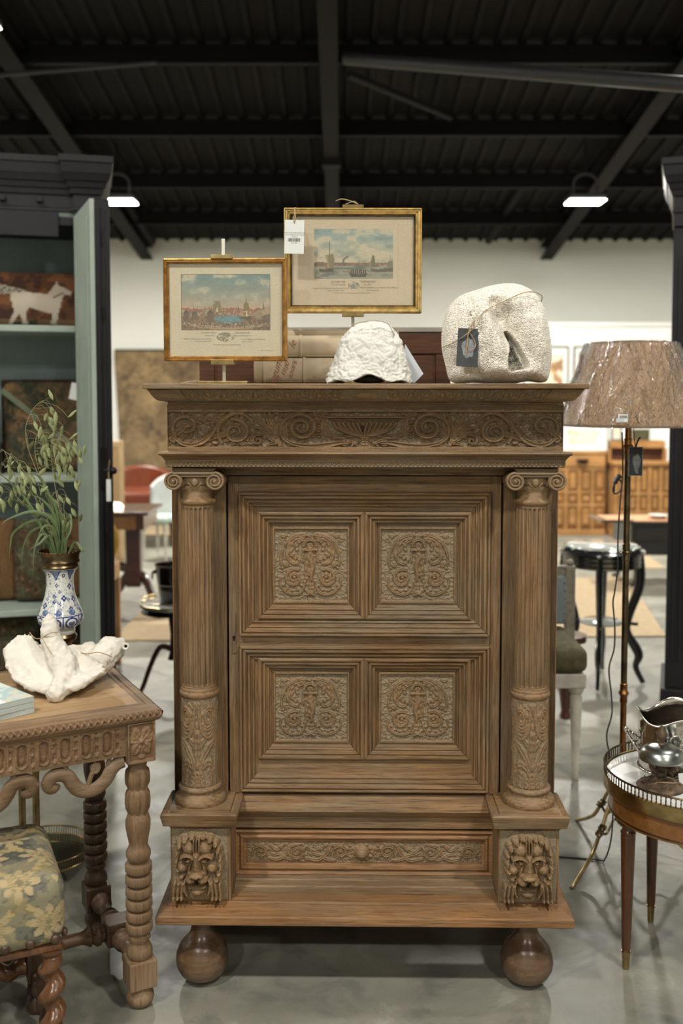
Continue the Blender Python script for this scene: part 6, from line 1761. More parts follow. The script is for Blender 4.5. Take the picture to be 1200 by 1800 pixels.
for a in (0.2, 0.2+2*PI/3, 0.2+4*PI/3): MB().ball((R_*0.98*math.cos(a-1.2), R_*0.98*math.sin(a-1.2), zt0-0.028), 0.014, 0.014, 0.020, 12, 8).lathe([(0.006, 0.001), (0.009, 0.02), (0.005, zt0)], 10, c=(R_*0.98*math.cos(a-1.2), R_*0.98*math.sin(a-1.2), 0)).build('foot', brass_dark, br, smooth=True)
for (dx, dy) in ((-0.085, 0.03), (-0.012, -0.05)):
    MB().lathe([(0.011, zt0), (0.011, 0.60)], 16, c=(dx, dy, 0), mod=lambda r, a, z: r*(1+0.10*math.cos(8*a))).build('post', brass, br, smooth=True)
MB().lathe([(0, 0.60), (0.13, 0.60), (0.135, 0.615), (0.001, 0.615)], 48).build('upper_tray', brass_dark, br)

# ------------------------------------------------------------------ tapestry covered stool
stl = thing('tapestry_stool', 'stool with gold and slate floral tapestry seat, nail heads and barley twist legs', 'stool', (-0.642, 2.262, 0), math.radians(24))
SW, SD, SZ0, SZ1 = 0.50, 0.365, 0.335, 0.505
def brocade(Q, ax, sg):
    x, y, z = Q[..., 0], Q[..., 1], Q[..., 2]
    if ax == 2: u, v = x, y + 0.17
    elif ax == 1: u, v = x, z*1.0 - 0.08 
    else: u, v = y + 0.1, z - 0.08
    C = np.ones(u.shape+(3,))*lin((104,102,88)); n = vnoise(u+2, v+2, 18, 3, 4); n2 = vnoise(u+5, v+4, 55, 5, 3)
    put(C, n > 0.55, (128,122,98)); put(C, n < 0.40, (80,80,70))
    for gx in range(-4, 5):
        for gy in range(-4, 5):
            cu = gx*0.125 + (0.0625 if gy % 2 else 0) + 0.02; cv = gy*0.105 + 0.01
            du, dv = u-cu, v-cv; rd = np.hypot(du, dv*1.05); an = np.arctan2(dv, du)
            pet = rd < 0.050*(0.42+0.58*np.abs(np.cos(an*4.0+0.3)))*(1+0.12*np.sin(an*3))
            put(C, pet, (168,150,114)); put(C, pet & (rd < 0.028) & (np.abs(np.sin(an*12)) > 0.75), (140,124,84)); put(C, rd < 0.007, (120,110,84))
            for q in (-1, 1):
                ex, ey = cu + q*0.055, cv + 0.045
                lf = (((u-ex)*0.8+(v-ey)*0.6*q)/0.030)**2 + (((v-ey)*0.8-(u-ex)*0.6*q)/0.012)**2 < 1
                put(C, lf, (170,150,104)); put(C, lf & (n2 > 0.55), (128,118,84))
    put(C, n2 > 0.70, (150,136,98), 0.5); put(C, n2 < 0.27, (78,80,74), 0.5)
    return C
rounded_box('seat_cushion', SW/2, SD/2, (SZ1-SZ0)/2, 0.045, 110, brocade, woven, stl, puff=0.018, M=Matrix.Translation((-SW/2, SD/2, (SZ0+SZ1)/2)))
MB().box(-SW+0.012, -0.012, 0.012, SD-0.012, SZ0-0.012, SZ0+0.004).build('seat_rail', twist_wood, stl, bevel=0.004)
for k in range(9):
    MB().ball((-0.028-k*0.056, 0.0035, SZ0+0.022), 0.0115, 0.008, 0.0115, 14, 8).build('nail_head', brass_dark if False else tbl_dark, stl, smooth=True)
for k in range(5):
    MB().ball((-0.0035, 0.03+k*0.075, SZ0+0.022), 0.008, 0.0115, 0.0115, 14, 8).build('nail_head', tbl_dark, stl, smooth=True)
def twist(name, a, b, R, pitch, parent, mat, ph=0.0):
    a = Vector(a); b = Vector(b); d = b-a; L = d.length; q = Vector((0,0,1)).rotation_difference(d.normalized()); prof = []
    m = int(L/0.003); prof = [(R, L*i/m) for i in range(m+1)]
    def md(r, an, z):
        e = min(1, z/0.03, (L-z)/0.03)
        return r*(0.78 + 0.30*e*math.cos(an - 2*PI*z/pitch + ph)) if e > 0 else r*0.78
    return MB().lathe(prof, 26, M=Matrix.Translation(a) @ q.to_matrix().to_4x4(), mod=md).build(name, mat, parent, smooth=True, angle=180)
def stool_leg(x, y, mat):
    l = bpy.data.objects.new('leg', None); COL.objects.link(l); l.parent = stl; l.location = (x, y, 0)
    front = mat is twist_wood
    if front:
        MB().lathe([(0.020, SZ0-0.03), (0.024, SZ0-0.026), (0.030, SZ0-0.018), (0.031, SZ0-0.012)], 24).build('leg_collar', mat, l, smooth=True)
        twist('twist', (0, 0, 0.10), (0, 0, SZ0-0.03), 0.030, 0.068, l, mat)
    else:
        MB().lathe([(0.024, 0.165), (0.024, 0.18), (0.028, 0.19), (0.020, 0.20), (0.017, 0.215), (0.020, 0.26), (0.026, 0.29), (0.020, 0.30), (0.024, SZ0-0.012)], 24).build('twist', mat, l, smooth=True)
    MB().box(-0.026, 0.026, -0.026, 0.026, 0.085, 0.165 if not front else 0.13).build('leg_block', mat, l, bevel=0.003)
    MB().lathe([(0.018, 0.0), (0.030, 0.006), (0.032, 0.018), (0.026, 0.034), (0.020, 0.042), (0.026, 0.052), (0.024, 0.086)], 24).build('leg_foot', mat, l, smooth=True)
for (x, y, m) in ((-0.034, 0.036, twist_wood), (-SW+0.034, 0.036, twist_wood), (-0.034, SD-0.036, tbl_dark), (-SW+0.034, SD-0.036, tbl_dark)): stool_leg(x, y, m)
twist('stretcher', (-0.062, SD-0.036, 0.125), (-SW+0.062, SD-0.036, 0.125), 0.028, 0.075, stl, twist_wood)
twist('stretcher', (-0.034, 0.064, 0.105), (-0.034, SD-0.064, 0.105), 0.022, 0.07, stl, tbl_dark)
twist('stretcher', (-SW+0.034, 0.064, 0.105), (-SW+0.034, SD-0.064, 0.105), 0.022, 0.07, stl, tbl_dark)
# ------------------------------------------------------------------ right foreground: bouillotte table
RT = Vector((1.01, 2.79, 0)); RR_ = 0.25; RZ = 0.532
rt = thing('round_gallery_table', 'small round mahogany table with white marble top and pierced brass gallery', 'table', tuple(RT))
MB().lathe([(0.0, RZ-0.018), (RR_-0.006, RZ-0.018), (RR_-0.006, RZ), (0.0001, RZ)], 96).build('marble_top', marble, rt, bevel=0.0)
def circ(r, z, n=96): return [(r*math.cos(2*PI*i/n), r*math.sin(2*PI*i/n), z) for i in range(n)]
MB().tube(circ(RR_, RZ+0.030), 0.0028, 8, closed=True).build('gallery_top_rail', brass_dark, rt, smooth=True)
MB().lathe([(RR_-0.005, RZ-0.036), (RR_-0.001, RZ-0.036), (RR_+0.002, RZ-0.030), (RR_+0.001, RZ+0.003), (RR_-0.003, RZ+0.006), (RR_-0.005, RZ+0.003)], 96, cap=False).build('brass_band', brass, rt, smooth=True)
NG = 120; mb = MB()
for k in range(NG):
    a = 2*PI*k/NG; c_, s_g = math.cos(a), math.sin(a)
    for (z0, z1, w) in ((0.004, 0.010, 0.0036), (0.010, 0.014, 0.0022), (0.014, 0.019, 0.0036), (0.019, 0.024, 0.0022), (0.024, 0.029, 0.0036)):
        M = Matrix.Rotation(a, 4, 'Z'); mb.box(RR_-0.0012, RR_+0.0012, -w/2, w/2, RZ+z0, RZ+z1, M)
stuff(mb.build('gallery_piercing', brass_dark, rt))
MB().lathe([(RR_-0.03, RZ-0.10), (RR_-0.014, RZ-0.10), (RR_-0.014, RZ-0.036), (RR_-0.03, RZ-0.036)], 96, cap=False).build('apron_ring', mahog_x, rt, smooth=True, angle=30)
MB().tube(circ(RR_-0.0135, RZ-0.092), 0.002, 6, closed=True).build('brass_inlay', brass_dark, rt, smooth=True)
for k in range(4):
    a = math.radians(194.5 + 90*k) ; lx, ly = 0.208*math.cos(a), 0.208*math.sin(a)
    l = bpy.data.objects.new('leg', None); COL.objects.link(l); l.parent = rt; l.location = (lx, ly, 0)
    MB().box(-0.021, 0.021, -0.021, 0.021, RZ-0.115, RZ-0.034).build('leg_block', mahog, l, bevel=0.002).rotation_euler = (0, 0, a)
    MB().lathe([(0.0105, 0.052), (0.0125, 0.06), (0.0205, RZ-0.148), (0.0205, RZ-0.143), (0.019, RZ-0.140), (0.0215, RZ-0.136), (0.0215, RZ-0.131), (0.0175, RZ-0.127), (0.0165, RZ-0.122), (0.018, RZ-0.114)], 40,
        mod=lambda r, an, z: r*(1-0.09*max(0, math.cos(8*an))**2) if 0.062 < z < RZ-0.165 else r).build('fluted_leg', mahog, l, smooth=True, angle=60)
    MB().lathe([(0.007, 0), (0.009, 0.002), (0.010, 0.008), (0.009, 0.012), (0.0105, 0.018), (0.0095, 0.024), (0.011, 0.034), (0.0105, 0.044), (0.013, 0.048), (0.013, 0.053)], 20).build('brass_shoe', brass, l, smooth=True)
    MB().ball((lx*0, ly*0, 0), 0.0001).v
    MB().ball((0.0225*math.cos(a), 0.0225*math.sin(a), RZ-0.052), 0.003, n=8, m=6).build('stud', silver, l, smooth=True)

# desk bell
bl = Vector((0.893, 2.725, RZ))
bell = thing('counter_bell', 'domed nickel desk bell with flame finial on an ornate rusty iron base', 'bell', tuple(bl))
Rb = Relief(0, 628, 0, 60, 180, 40)
rnd = random.Random(3)
mb = MB().lathe([(0.064, 0.0), (0.066, 0.004), (0.063, 0.009), (0.052, 0.014), (0.040, 0.019), (0.022, 0.023), (0.012, 0.028), (0.011, 0.034)], 64,
    mod=lambda r, a, z: r*(1+0.035*math.sin(a*11)*math.cos(z*400)+0.015*math.sin(a*23)) if z > 0.002 else r)
mb.build('cast_base', rust, bell, smooth=True, angle=180)
mb = MB()
for k in range(7):
    a = 2*PI*k/7; mb.tube([(0.046*math.cos(a+t*0.5)*(1-0.3*t), 0.046*math.sin(a+t*0.5)*(1-0.3*t), 0.0155+0.006*t) for t in [i/6 for i in range(7)]], 0.0035, 6)
    mb.tube([((0.045+0.009*math.cos(t))*math.cos(a+0.4+0.14*math.sin(t)), (0.045+0.009*math.cos(t))*math.sin(a+0.4+0.14*math.sin(t)), 0.0165) for t in [i*0.8 for i in range(7)]], 0.0022, 5)
mb.build('scroll_castings', rust, bell, smooth=True)
MB().lathe([(0.011, 0.030), (0.014, 0.036), (0.009, 0.044), (0.013, 0.052), (0.015, 0.060), (0.010, 0.068), (0.007, 0.078), (0.005, 0.095)], 20, mod=lambda r, a, z: r*(1+0.15*math.sin(3*a+z*90))).build('figure_stem', rust, bell, smooth=True)
MB().tube(smooth_path([(-0.012, 0.0, 0.083), (-0.026, 0.004, 0.070), (-0.022, 0.0, 0.052), (-0.008, 0, 0.040)], 5), [0.009]*4+[0.007]*12, 8).build('striker_arm', rust, bell, smooth=True)
MB().tube([(0, 0, 0.0), (0.014, -0.006, 0.055), (0.030, -0.008, 0.036)], 0.005, 6).build('lever', rust, bell, smooth=True)
dz_ = 0.082
MB().lathe([(0.0605, dz_), (0.0615, dz_+0.004), (0.0595, dz_+0.014), (0.053, dz_+0.026), (0.043, dz_+0.034), (0.032, dz_+0.0375), (0.018, dz_+0.040), (0.0, dz_+0.0405), (0.0, dz_+0.0385), (0.030, dz_+0.0355), (0.052, dz_+0.024), (0.059, dz_+0.002)], 64, cap=False).build('bell_dome', pewter, bell, smooth=True, angle=180)
MB().lathe([(0.007, dz_+0.040), (0.0085, dz_+0.042), (0.005, dz_+0.046), (0.006, dz_+0.049), (0.011, dz_+0.056), (0.0135, dz_+0.065), (0.011, dz_+0.075), (0.006, dz_+0.086), (0.001, dz_+0.097)], 20,
    mod=lambda r, a, z: r*(1+0.10*math.cos(4*a + z*120))).build('flame_finial', rust, bell, smooth=True)
MB().tube(smooth_path([(-0.02, -0.022, 0.024), (0.0, -0.030, 0.026), (0.03, -0.028, 0.024), (0.034, -0.012, 0.026), (0.015, 0.0, 0.03)], 6), 0.0013, 6).build('string', twine, bell, smooth=True)

# silver cachepot
cp = Vector((1.000, 2.875, RZ)); CR = 0.122
pot = thing('silver_cachepot', 'polished silver oval cachepot with wavy rope rim and side handles', 'cachepot', tuple(cp))
na = 240; TH = np.linspace(0, 2*PI, na)
rows = []
zs = np.linspace(0, 1, 46)
def wav(a): return 0.5+0.5*np.cos(4*(a-3.0))
def pot_r(t): return CR*(0.985 + 0.02*t + 0.03*np.clip((t-0.78)/0.22, 0, 1)**2)
A = np.zeros((46, na, 3))
for j, t in enumerate(zs):
    top = 0.146 + 0.030*wav(TH)
    z = 0.004 + t*(top-0.004); r = pot_r(t)
    rep = 0.004*np.clip(np.sin(t*PI*1.1), 0, 1)*vnoise(TH*40/2, np.full_like(TH, t*40), 0.35, 4, 2)
    A[j, :, 0] = (r+rep)*np.cos(TH); A[j, :, 1] = (r+rep)*np.sin(TH)*0.86; A[j, :, 2] = z
B = A[::-1].copy(); B[..., :2] *= 0.985; B[..., 2] -= 0.0005
fast_grid('pot_body', np.concatenate([A, B]), silver, pot)
MB().lathe([(0, 0.003), (CR*0.97, 0.003), (CR*0.97, 0.005), (0.0001, 0.005)], 48, M=Matrix.Diagonal((1, 0.86, 1, 1))).build('pot_floor', silver, pot)
def rope(name, r, n, beads, R0, yk=0.86):
    mb = MB()
    for k in range(beads):
        a = 2*PI*k/beads; rr, z = r(a); mb.ball((rr*math.cos(a), rr*math.sin(a)*yk, z), R0, R0, R0, 7, 5)
    return stuff(mb.build(name, silver, pot, smooth=True))
rope('beaded_rim', lambda a: (pot_r(1.0)+0.001, 0.147 + 0.030*float(wav(a))), 0, 190, 0.0028)
rope('beaded_foot', lambda a: (pot_r(0.0)+0.002, 0.004), 0, 190, 0.0030)
for s in (-1, 1):
    pts = [(s*(CR+0.002), 0, 0.050), (s*(CR+0.018), 0, 0.075), (s*(CR+0.042), 0, 0.112), (s*(CR+0.040), 0, 0.118), (s*(CR+0.006), 0, 0.090)]
    sp = smooth_path(pts, 8); mb = MB().tube(sp, 0.0042, 8)
    for k in range(0, len(sp), 2): mb.ball(sp[k], 0.0056, n=8, m=6)
    mb.build('handle', silver, pot, smooth=True)
mb = MB(); rnd = random.Random(8)
for k in range(90):
    a = rnd.uniform(PI*1.35, PI*1.95); z = rnd.uniform(0.07, 0.135); s = rnd.uniform(0.002, 0.0045)
    mb.ball((1.0*pot_r(z/0.16)*math.cos(a), 0.86*pot_r(z/0.16)*math.sin(a), z), s, s, s*0.9, 8, 5)
stuff(mb.build('embossed_flowers', silver, pot, smooth=True))
cd = thing('folded_card', 'white folded card with a line of print lying behind the desk bell', 'card', (1.0, 2.742, RZ), math.radians(8))
MB().box(-0.05, 0.07, 0.0, 0.03, 0.0005, 0.0015).box(-0.05, 0.07, 0.0, 0.0012, 0.0015, 0.034, Matrix.Rotation(math.radians(-20), 4, 'X')).build('card', paper, cd)
text_mesh('printed_word', 'MERCI', 0.012, ink, cd, Matrix.Rotation(math.radians(-20), 4, 'X') @ Matrix.Translation((0.0, -0.0008, 0.018)) @ UPR)

# ------------------------------------------------------------------ floor lamp
LB = Vector((0.985, 3.42, 0))
fl = thing('floor_lamp', 'brass faux bamboo floor lamp with pleated shade still wrapped in clear plastic', 'lamp', tuple(LB))
lz_ = lambda py: PX(1097, py, LB.y).z
sh0, sh1 = lz_(747), lz_(604)
def pole_seg(a, b, r, mat): return MB().lathe([(r, a), (r, b)], 20).build('pole', mat, fl, smooth=True)
joints = [(1218, 0), (968, 0), (795, 0)]
segs = [(lz_(1420), lz_(1235), copper_brass), (lz_(1200), lz_(985), brass_dark), (lz_(955), lz_(800), brass_dark), (lz_(770), sh1-0.01, copper_brass)]
for a, b, m in segs: pole_seg(a, b, 0.0108, m)
def joint(zc, h, m):
    MB().lathe([(0.0112, zc-h), (0.0135, zc-h+0.003), (0.0125, zc-h*0.6), (0.013, zc-h*0.25), (0.017, zc-0.004), (0.0185, zc), (0.017, zc+0.004), (0.013, zc+h*0.25), (0.0125, zc+h*0.6), (0.0135, zc+h-0.003), (0.0112, zc+h)], 24).build('bamboo_joint', m, fl, smooth=True)
joint(lz_(1218), (lz_(1200)-lz_(1235))/2, copper_brass); joint(lz_(970), (lz_(955)-lz_(985))/2, brass_dark); joint(lz_(785), (lz_(770)-lz_(800))/2, copper_brass)
MB().lathe([(0.0108, lz_(1420)), (0.016, lz_(1424)), (0.016, lz_(1432)), (0.008, lz_(1440)), (0.010, lz_(1448)), (0.0, lz_(1454))], 20).build('hub', brass_dark, fl, smooth=True)
zh = lz_(1395)
for k, ang in enumerate((225, 345, 105)):
    a = math.radians(ang); ca, sa = math.cos(a), math.sin(a)
    leg = smooth_path([(0.004*ca, 0.004*sa, lz_(1428)), (0.045*ca, 0.045*sa, zh+0.000), (0.085*ca, 0.085*sa, zh-0.02), (0.125*ca, 0.125*sa, zh-0.075), (0.150*ca, 0.150*sa, 0.125), (0.20*ca, 0.20*sa, 0.070), (0.30*ca, 0.30*sa, 0.012), (0.325*ca, 0.325*sa, 0.0075)], 6)
    l = MB().tube(leg, [0.0068 if i < len(leg)*0.75 else 0.0068-0.0025*(i/len(leg)-0.75)*4 for i in range(len(leg))], 10).build('tripod_leg', brass, fl, smooth=True)
    for (rr, z) in ((0.128, zh-0.083), (0.146, 0.135)):
        MB().lathe([(0.007, -0.012), (0.009, -0.006), (0.0155, -0.001), (0.0155, 0.001), (0.009, 0.006), (0.007, 0.012)], 16, M=Matrix.Translation((rr*ca, rr*sa, z)) @ Matrix.Rotation(0.35, 4, Vector((-sa, ca, 0)))).build('leg_joint', brass_dark, l, smooth=True)
    MB().tube(smooth_path([(0.012*ca, 0.012*sa, lz_(1446)), (0.05*ca, 0.05*sa, 0.155), (0.10*ca, 0.10*sa, 0.12), (0.143*ca, 0.143*sa, 0.140)], 6), 0.0045, 8).build('brace', brass_dark, fl, smooth=True)
# shade: pleated cone, trim rings, wrap
dx = PX(1108, 700, LB.y).x - LB.x
r0, r1 = 0.232, 0.131
n = 120; zrow = np.linspace(0, 1, 12)
TH, TT = np.meshgrid(np.linspace(0, 2*PI, n*2+1), zrow)
pl = np.where(np.arange(n*2+1) % 2 == 0, 0.0022, -0.0022)[None, :]
RRs = r0 + (r1-r0)*TT + pl
shade = fast_grid('lamp_shade', np.stack([dx + RRs*np.cos(TH), RRs*np.sin(TH), sh0 + (sh1-sh0)*TT], -1), silk, fl, smooth=False)
MB().lathe([(r0-0.001, sh0-0.004), (r0+0.003, sh0-0.003), (r0+0.003, sh0+0.004), (r0-0.001, sh0+0.005)], 96, c=(dx, 0, 0), cap=False).lathe([(r1-0.001, sh1-0.005), (r1+0.0025, sh1-0.004), (r1+0.0025, sh1+0.003), (r1-0.001, sh1+0.004)], 96, c=(dx, 0, 0), cap=False).build('shade_trim', plain('shade_binding', L4(150,120,88), 0.7), fl, smooth=True)
mb = MB()
for k in range(3):
    a = 2*PI*k/3; mb.tube([(0, 0, sh1-0.03), (dx+(r1-0.002)*math.cos(a), (r1-0.002)*math.sin(a), sh1-0.002)], 0.002, 6)
mb.build('shade_spider', brass_dark, fl)
# wrinkled clear film
na, nz = 700, 70
TH, TT = np.meshgrid(np.linspace(0, 2*PI, na), np.linspace(0, 1, nz))
w = np.zeros_like(TH); rs = np.random.RandomState(5)
for k in range(110):
    a0 = rs.uniform(0, 2*PI); sl = rs.uniform(-0.5, 0.5); wd = rs.uniform(0.012, 0.03); am = rs.uniform(0.006, 0.014); t0 = rs.uniform(-0.2, 0.7); t1 = t0 + rs.uniform(0.3, 0.9)
    d = (TH - a0 - sl*TT + PI) % (2*PI) - PI
    w += am*np.exp(-(d/wd)**2)*np.clip((TT-t0)*6, 0, 1)*np.clip((t1-TT)*6, 0, 1)
w += 0.006*(vnoise(TH*2, TT*2, 2.2, 3, 4)-0.4)*(0.5+TT)
w *= 1 + 0.8*TT
RRw = r0 + (r1-r0)*TT + 0.0060 + w
film = fast_grid('plastic_wrap', np.stack([dx + RRw*np.cos(TH), RRw*np.sin(TH), sh0-0.006 + (sh1-sh0+0.010)*TT], -1), cellophane, fl)
# shade stickers
sp = PX(1094, 738, LB.y-0.236) - LB
MB().box(sp.x-0.016, sp.x+0.015, sp.y-0.0065, sp.y-0.0058, sp.z-0.007, sp.z+0.018).build('sticker', paper, fl)
MB().box(sp.x-0.022, sp.x+0.002, sp.y-0.0072, sp.y-0.0066, sp.z-0.007, sp.z+0.005).build('sticker', paper_grey, fl)
mb = MB(); x = sp.x-0.012
rnd = random.Random(1)
while x < sp.x+0.011:
    b = rnd.choice((0.0008, 0.0014, 0.002)); mb.box(x, x+b, sp.y-0.0070, sp.y-0.0066, sp.z+0.005, sp.z+0.014); x += b+0.0012
stuff(mb.build('barcode', ink, fl))
# slate tag on the pole, cord
tw = LB
t2 = price_tag('price_tag', 'black slate-patterned tag hanging below the wrapped lampshade beside the lamp pole', 1117, 811, 0.046, 0.098, 3.40, 0.0, dark_slate, False,
    string=[PX(1113, 748, 3.40), PX(1114, 770, 3.395), PX(1116, 786, 3.395), PX(1115, 768, 3.395), PX(1112, 748, 3.40)])
mo = MB(); pts = [(0.003+0.012*math.cos(a)*(1+0.3*math.sin(3*a)), -0.008+0.034*math.sin(a)*(1+0.1*math.cos(5*a))) for a in [2*PI*i/28 for i in range(28)]]
mo.prism(pts, -0.0011, -0.0004).build('printed_motif', smoke_card, t2)
MB().box(-0.024, 0.024, -0.0003, 0.0008, -0.050, 0.050).build('card_border', paper_grey, t2)
cpl = [(1093,760,3.40),(1094,830,3.40),(1090,880,3.38),(1086,940,3.37),(1085,1000,3.36),(1080,1040,3.35),(1077,1060,3.35),(1080,1100,3.36),(1079,1140,3.36),(1070,1175,3.36),(1074,1220,3.37),(1075,1255,3.36),(1066,1292,3.36),(1071,1330,3.38),(1076,1380,3.40)]
cpts = [tuple(PX(*p) - LB) for p in cpl]
end = GX(1060, 1530) - LB
cpts += [(cpts[-1][0]-0.01, -0.06, 0.12), (cpts[-1][0]-0.03, -0.05, 0.02), (cpts[-1][0]-0.06, -0.02, 0.004), (-0.35, 0.02, 0.004), (-0.75, 0.05, 0.004)]
MB().tube(smooth_path(cpts, 7), 0.0026, 6).build('power_cord', black_rubber, fl, smooth=True)
MB().tube(smooth_path([tuple(PX(*p)-LB) for p in ((1092,838,3.40),(1082,846,3.39),(1077,860,3.38),(1081,868,3.38),(1090,862,3.38),(1092,848,3.39),(1084,840,3.39),(1080,850,3.385),(1079,864,3.38))], 6), 0.003, 6).build('cord_loop', black_rubber, fl, smooth=True)
MB().box(-0.006, 0.006, -0.01, 0.01, -0.018, 0.018, Matrix.Translation(PX(1084, 842, 3.39)-LB) @ Matrix.Rotation(0.5, 4, 'Y')).build('cord_switch', black_rubber, fl, bevel=0.003)
MB().tube([tuple(PX(1117,786,3.395)-LB), tuple(PX(1120,776,3.39)-LB), tuple(PX(1125,768,3.39)-LB)], 0.003, 6).build('cord_end', black_rubber, fl)
# ------------------------------------------------------------------ tall black armoires at both sides
def moulded(parent, name, x0, x1, yf, levels, mat, ret=0.0, both=True, yb=0.5):
    """stack of (z, projection) levels swept round front and sides."""
    mb = MB(); v = []
    for z, p in levels: v += [(x0 - (p if both or ret < 0 else 0), yf-p, z), (x1 + p, yf-p, z), (x1 + p, yb, z), (x0 - (p if both else 0), yb, z)]
    f = [(3,2,1,0)]
    for k in range(len(levels)-1):
        for i in range(4): f.append((k*4+i, k*4+(i+1)%4, (k+1)*4+(i+1)%4, (k+1)*4+i))
    m = (len(levels)-1)*4; f.append((m, m+1, m+2, m+3))
    return mb.add(v, f).build(name, mat, parent)
def armoire(label, loc, rot, W, mirror=False):
    t = thing('tall_armoire', label, 'armoire', loc, rot)
    sx = -1 if mirror else 1                     # local x runs from the outer pilaster inward
    def bx(name, x0, x1, y0, y1, z0, z1, mat, bev=0.0, par=None):
        a, b = sorted((sx*x0, sx*x1)); return MB().box(a, b, y0, y1, z0, z1).build(name, mat, par or t, bevel=bev)
    D = 0.5; H = 2.78
    bx('side_panel', -0.02, 0.0, 0.03, D, 0.0, 2.5, black_paint); bx('side_panel', -W, -W+0.02, 0.03, D, 0.0, 2.5, black_paint)
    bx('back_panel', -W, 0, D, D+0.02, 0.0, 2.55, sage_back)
    bx('interior_side', -0.13, -0.11, 0.06, D, 0.12, 2.5, sage); bx('interior_side', -W+0.11, -W+0.13, 0.06, D, 0.12, 2.5, sage)
    for (a, b) in ((-0.13, 0.0), (-W, -W+0.13)):
        bx('pilaster', a, b, 0.0, 0.06, 0.16, 2.46, black_paint, 0.004)
        for k in range(3): bx('pilaster_reed', a+0.02+k*0.033, a+0.038+k*0.033, -0.008, 0.0, 0.30, 2.30, black_paint, 0.003)
        bx('pilaster_base', a-0.02, b+0.02, -0.03, D, 0.0, 0.16, black_paint, 0.006)
    for z in (0.575, 1.238, 1.975): bx('shelf', -W+0.13, -0.13, 0.03, D, z-0.032, z, sage, 0.004)
    bx('bottom_board', -W+0.2, -0.2, 0.02, D, 0.06, 0.12, sage); bx('top_board', -W, 0, 0.02, D, 2.50, 2.53, sage)
    bx('head_rail', -W+0.2, -0.2, 0.0, 0.04, 2.40, 2.52, black_paint, 0.003)
    lv = [(2.46, 0.0), (2.52, 0.0), (2.525, 0.008), (2.54, 0.008), (2.545, 0.0), (2.60, 0.0), (2.605, 0.012), (2.63, 0.016), (2.635, 0.024), (2.66, 0.030), (2.665, 0.038), (2.69, 0.046), (2.70, 0.050), (2.745, 0.056), (2.75, 0.062), (2.78, 0.062)]
    a, b = sorted((sx*(-W+0.13), sx*(-0.13))); moulded(t, 'cornice', a, b, 0.02, [(z, p*0.75) for z, p in lv], black_paint, yb=D)
    for (x0, x1) in ((-0.13, 0.0), (-W, -W+0.13)):
        a, b = sorted((sx*x0, sx*x1)); moulded(t, 'cornice_block', a, b, -0.02, lv, black_paint, yb=D)
    for k in range(6): bx('frieze_lug', -0.30-k*0.17, -0.275-k*0.17, -0.006, 0.02, 2.565, 2.59, black_paint)
    return t
Wa = 1.9
arm_l = armoire('tall black armoire with moulded cornice, sage green shelves and open door at left', (-1.175, 4.93, 0), math.radians(14), Wa)
arm_r = armoire('tall black armoire with reeded pilaster cut by the right edge of the picture', (1.63, 4.95, 0), math.radians(-18.5), 1.5, mirror=True)
# open door of the left armoire
hx0, hx1 = Vector((-1.268, 4.86, 0)), Vector((-1.078, 4.41, 0))
dd = (hx1-hx0); dl = dd.length; da = math.atan2(dd.y, dd.x)
door = bpy.data.objects.new('door', None); COL.objects.link(door); door.parent = arm_l
door.matrix_parent_inverse = (Matrix.Translation(arm_l.location) @ Matrix.Rotation(math.radians(14), 4, 'Z')).inverted()
door.location = hx0; door.rotation_euler = (0, 0, da)
MB().box(0, dl, -0.022, -0.002, 0.12, 2.49).build('inner_face', sage, door, bevel=0.002)
for x in (0.06, dl-0.07): MB().box(x-0.018, x+0.018, -0.027, -0.0225, 0.2, 2.42).build('inner_moulding', sage, door, bevel=0.003)
MB().box(0, dl+0.004, -0.001, 0.064, 0.12, 2.49).build('outer_frame', black_paint, door, bevel=0.005)
MB().box(dl+0.004, dl+0.012, 0.006, 0.018, 0.15, 2.45).box(dl+0.004, dl+0.012, 0.028, 0.040, 0.15, 2.45).build('edge_bead', black_paint, door, bevel=0.003)
mb = MB().box(dl+0.004, dl+0.022, 0.005, 0.032, 1.22, 1.40)
mb.ball((dl+0.02, 0.062, 1.298), 0.017, n=14, m=8).tube([(dl+0.016, 0.02, 1.30), (dl+0.02, 0.062, 1.298)], 0.008, 8)
mb.build('lock_and_knob', iron, door, smooth=True, angle=40)
for z in (2.28, 1.95, 0.95): MB().lathe([(0.006, z), (0.006, z+0.07)], 10, c=(dl+0.008, 0.030, 0)).build('hinge_leaf', iron, door, smooth=True)
tagp = PX(191, 862, 4.39)
tg3 = thing('price_tag', 'narrow white tag hanging from the knob of the open armoire door', 'tag', tuple(tagp))
MB().box(-0.010, 0.010, -0.001, 0.001, -0.049, 0.049).build('card', paper, tg3)
MB().tube([(0, 0, 0.045), (-0.004, 0.02, 0.10), (0.002, 0.02, 0.135)], 0.0015, 5).build('string', twine, tg3)

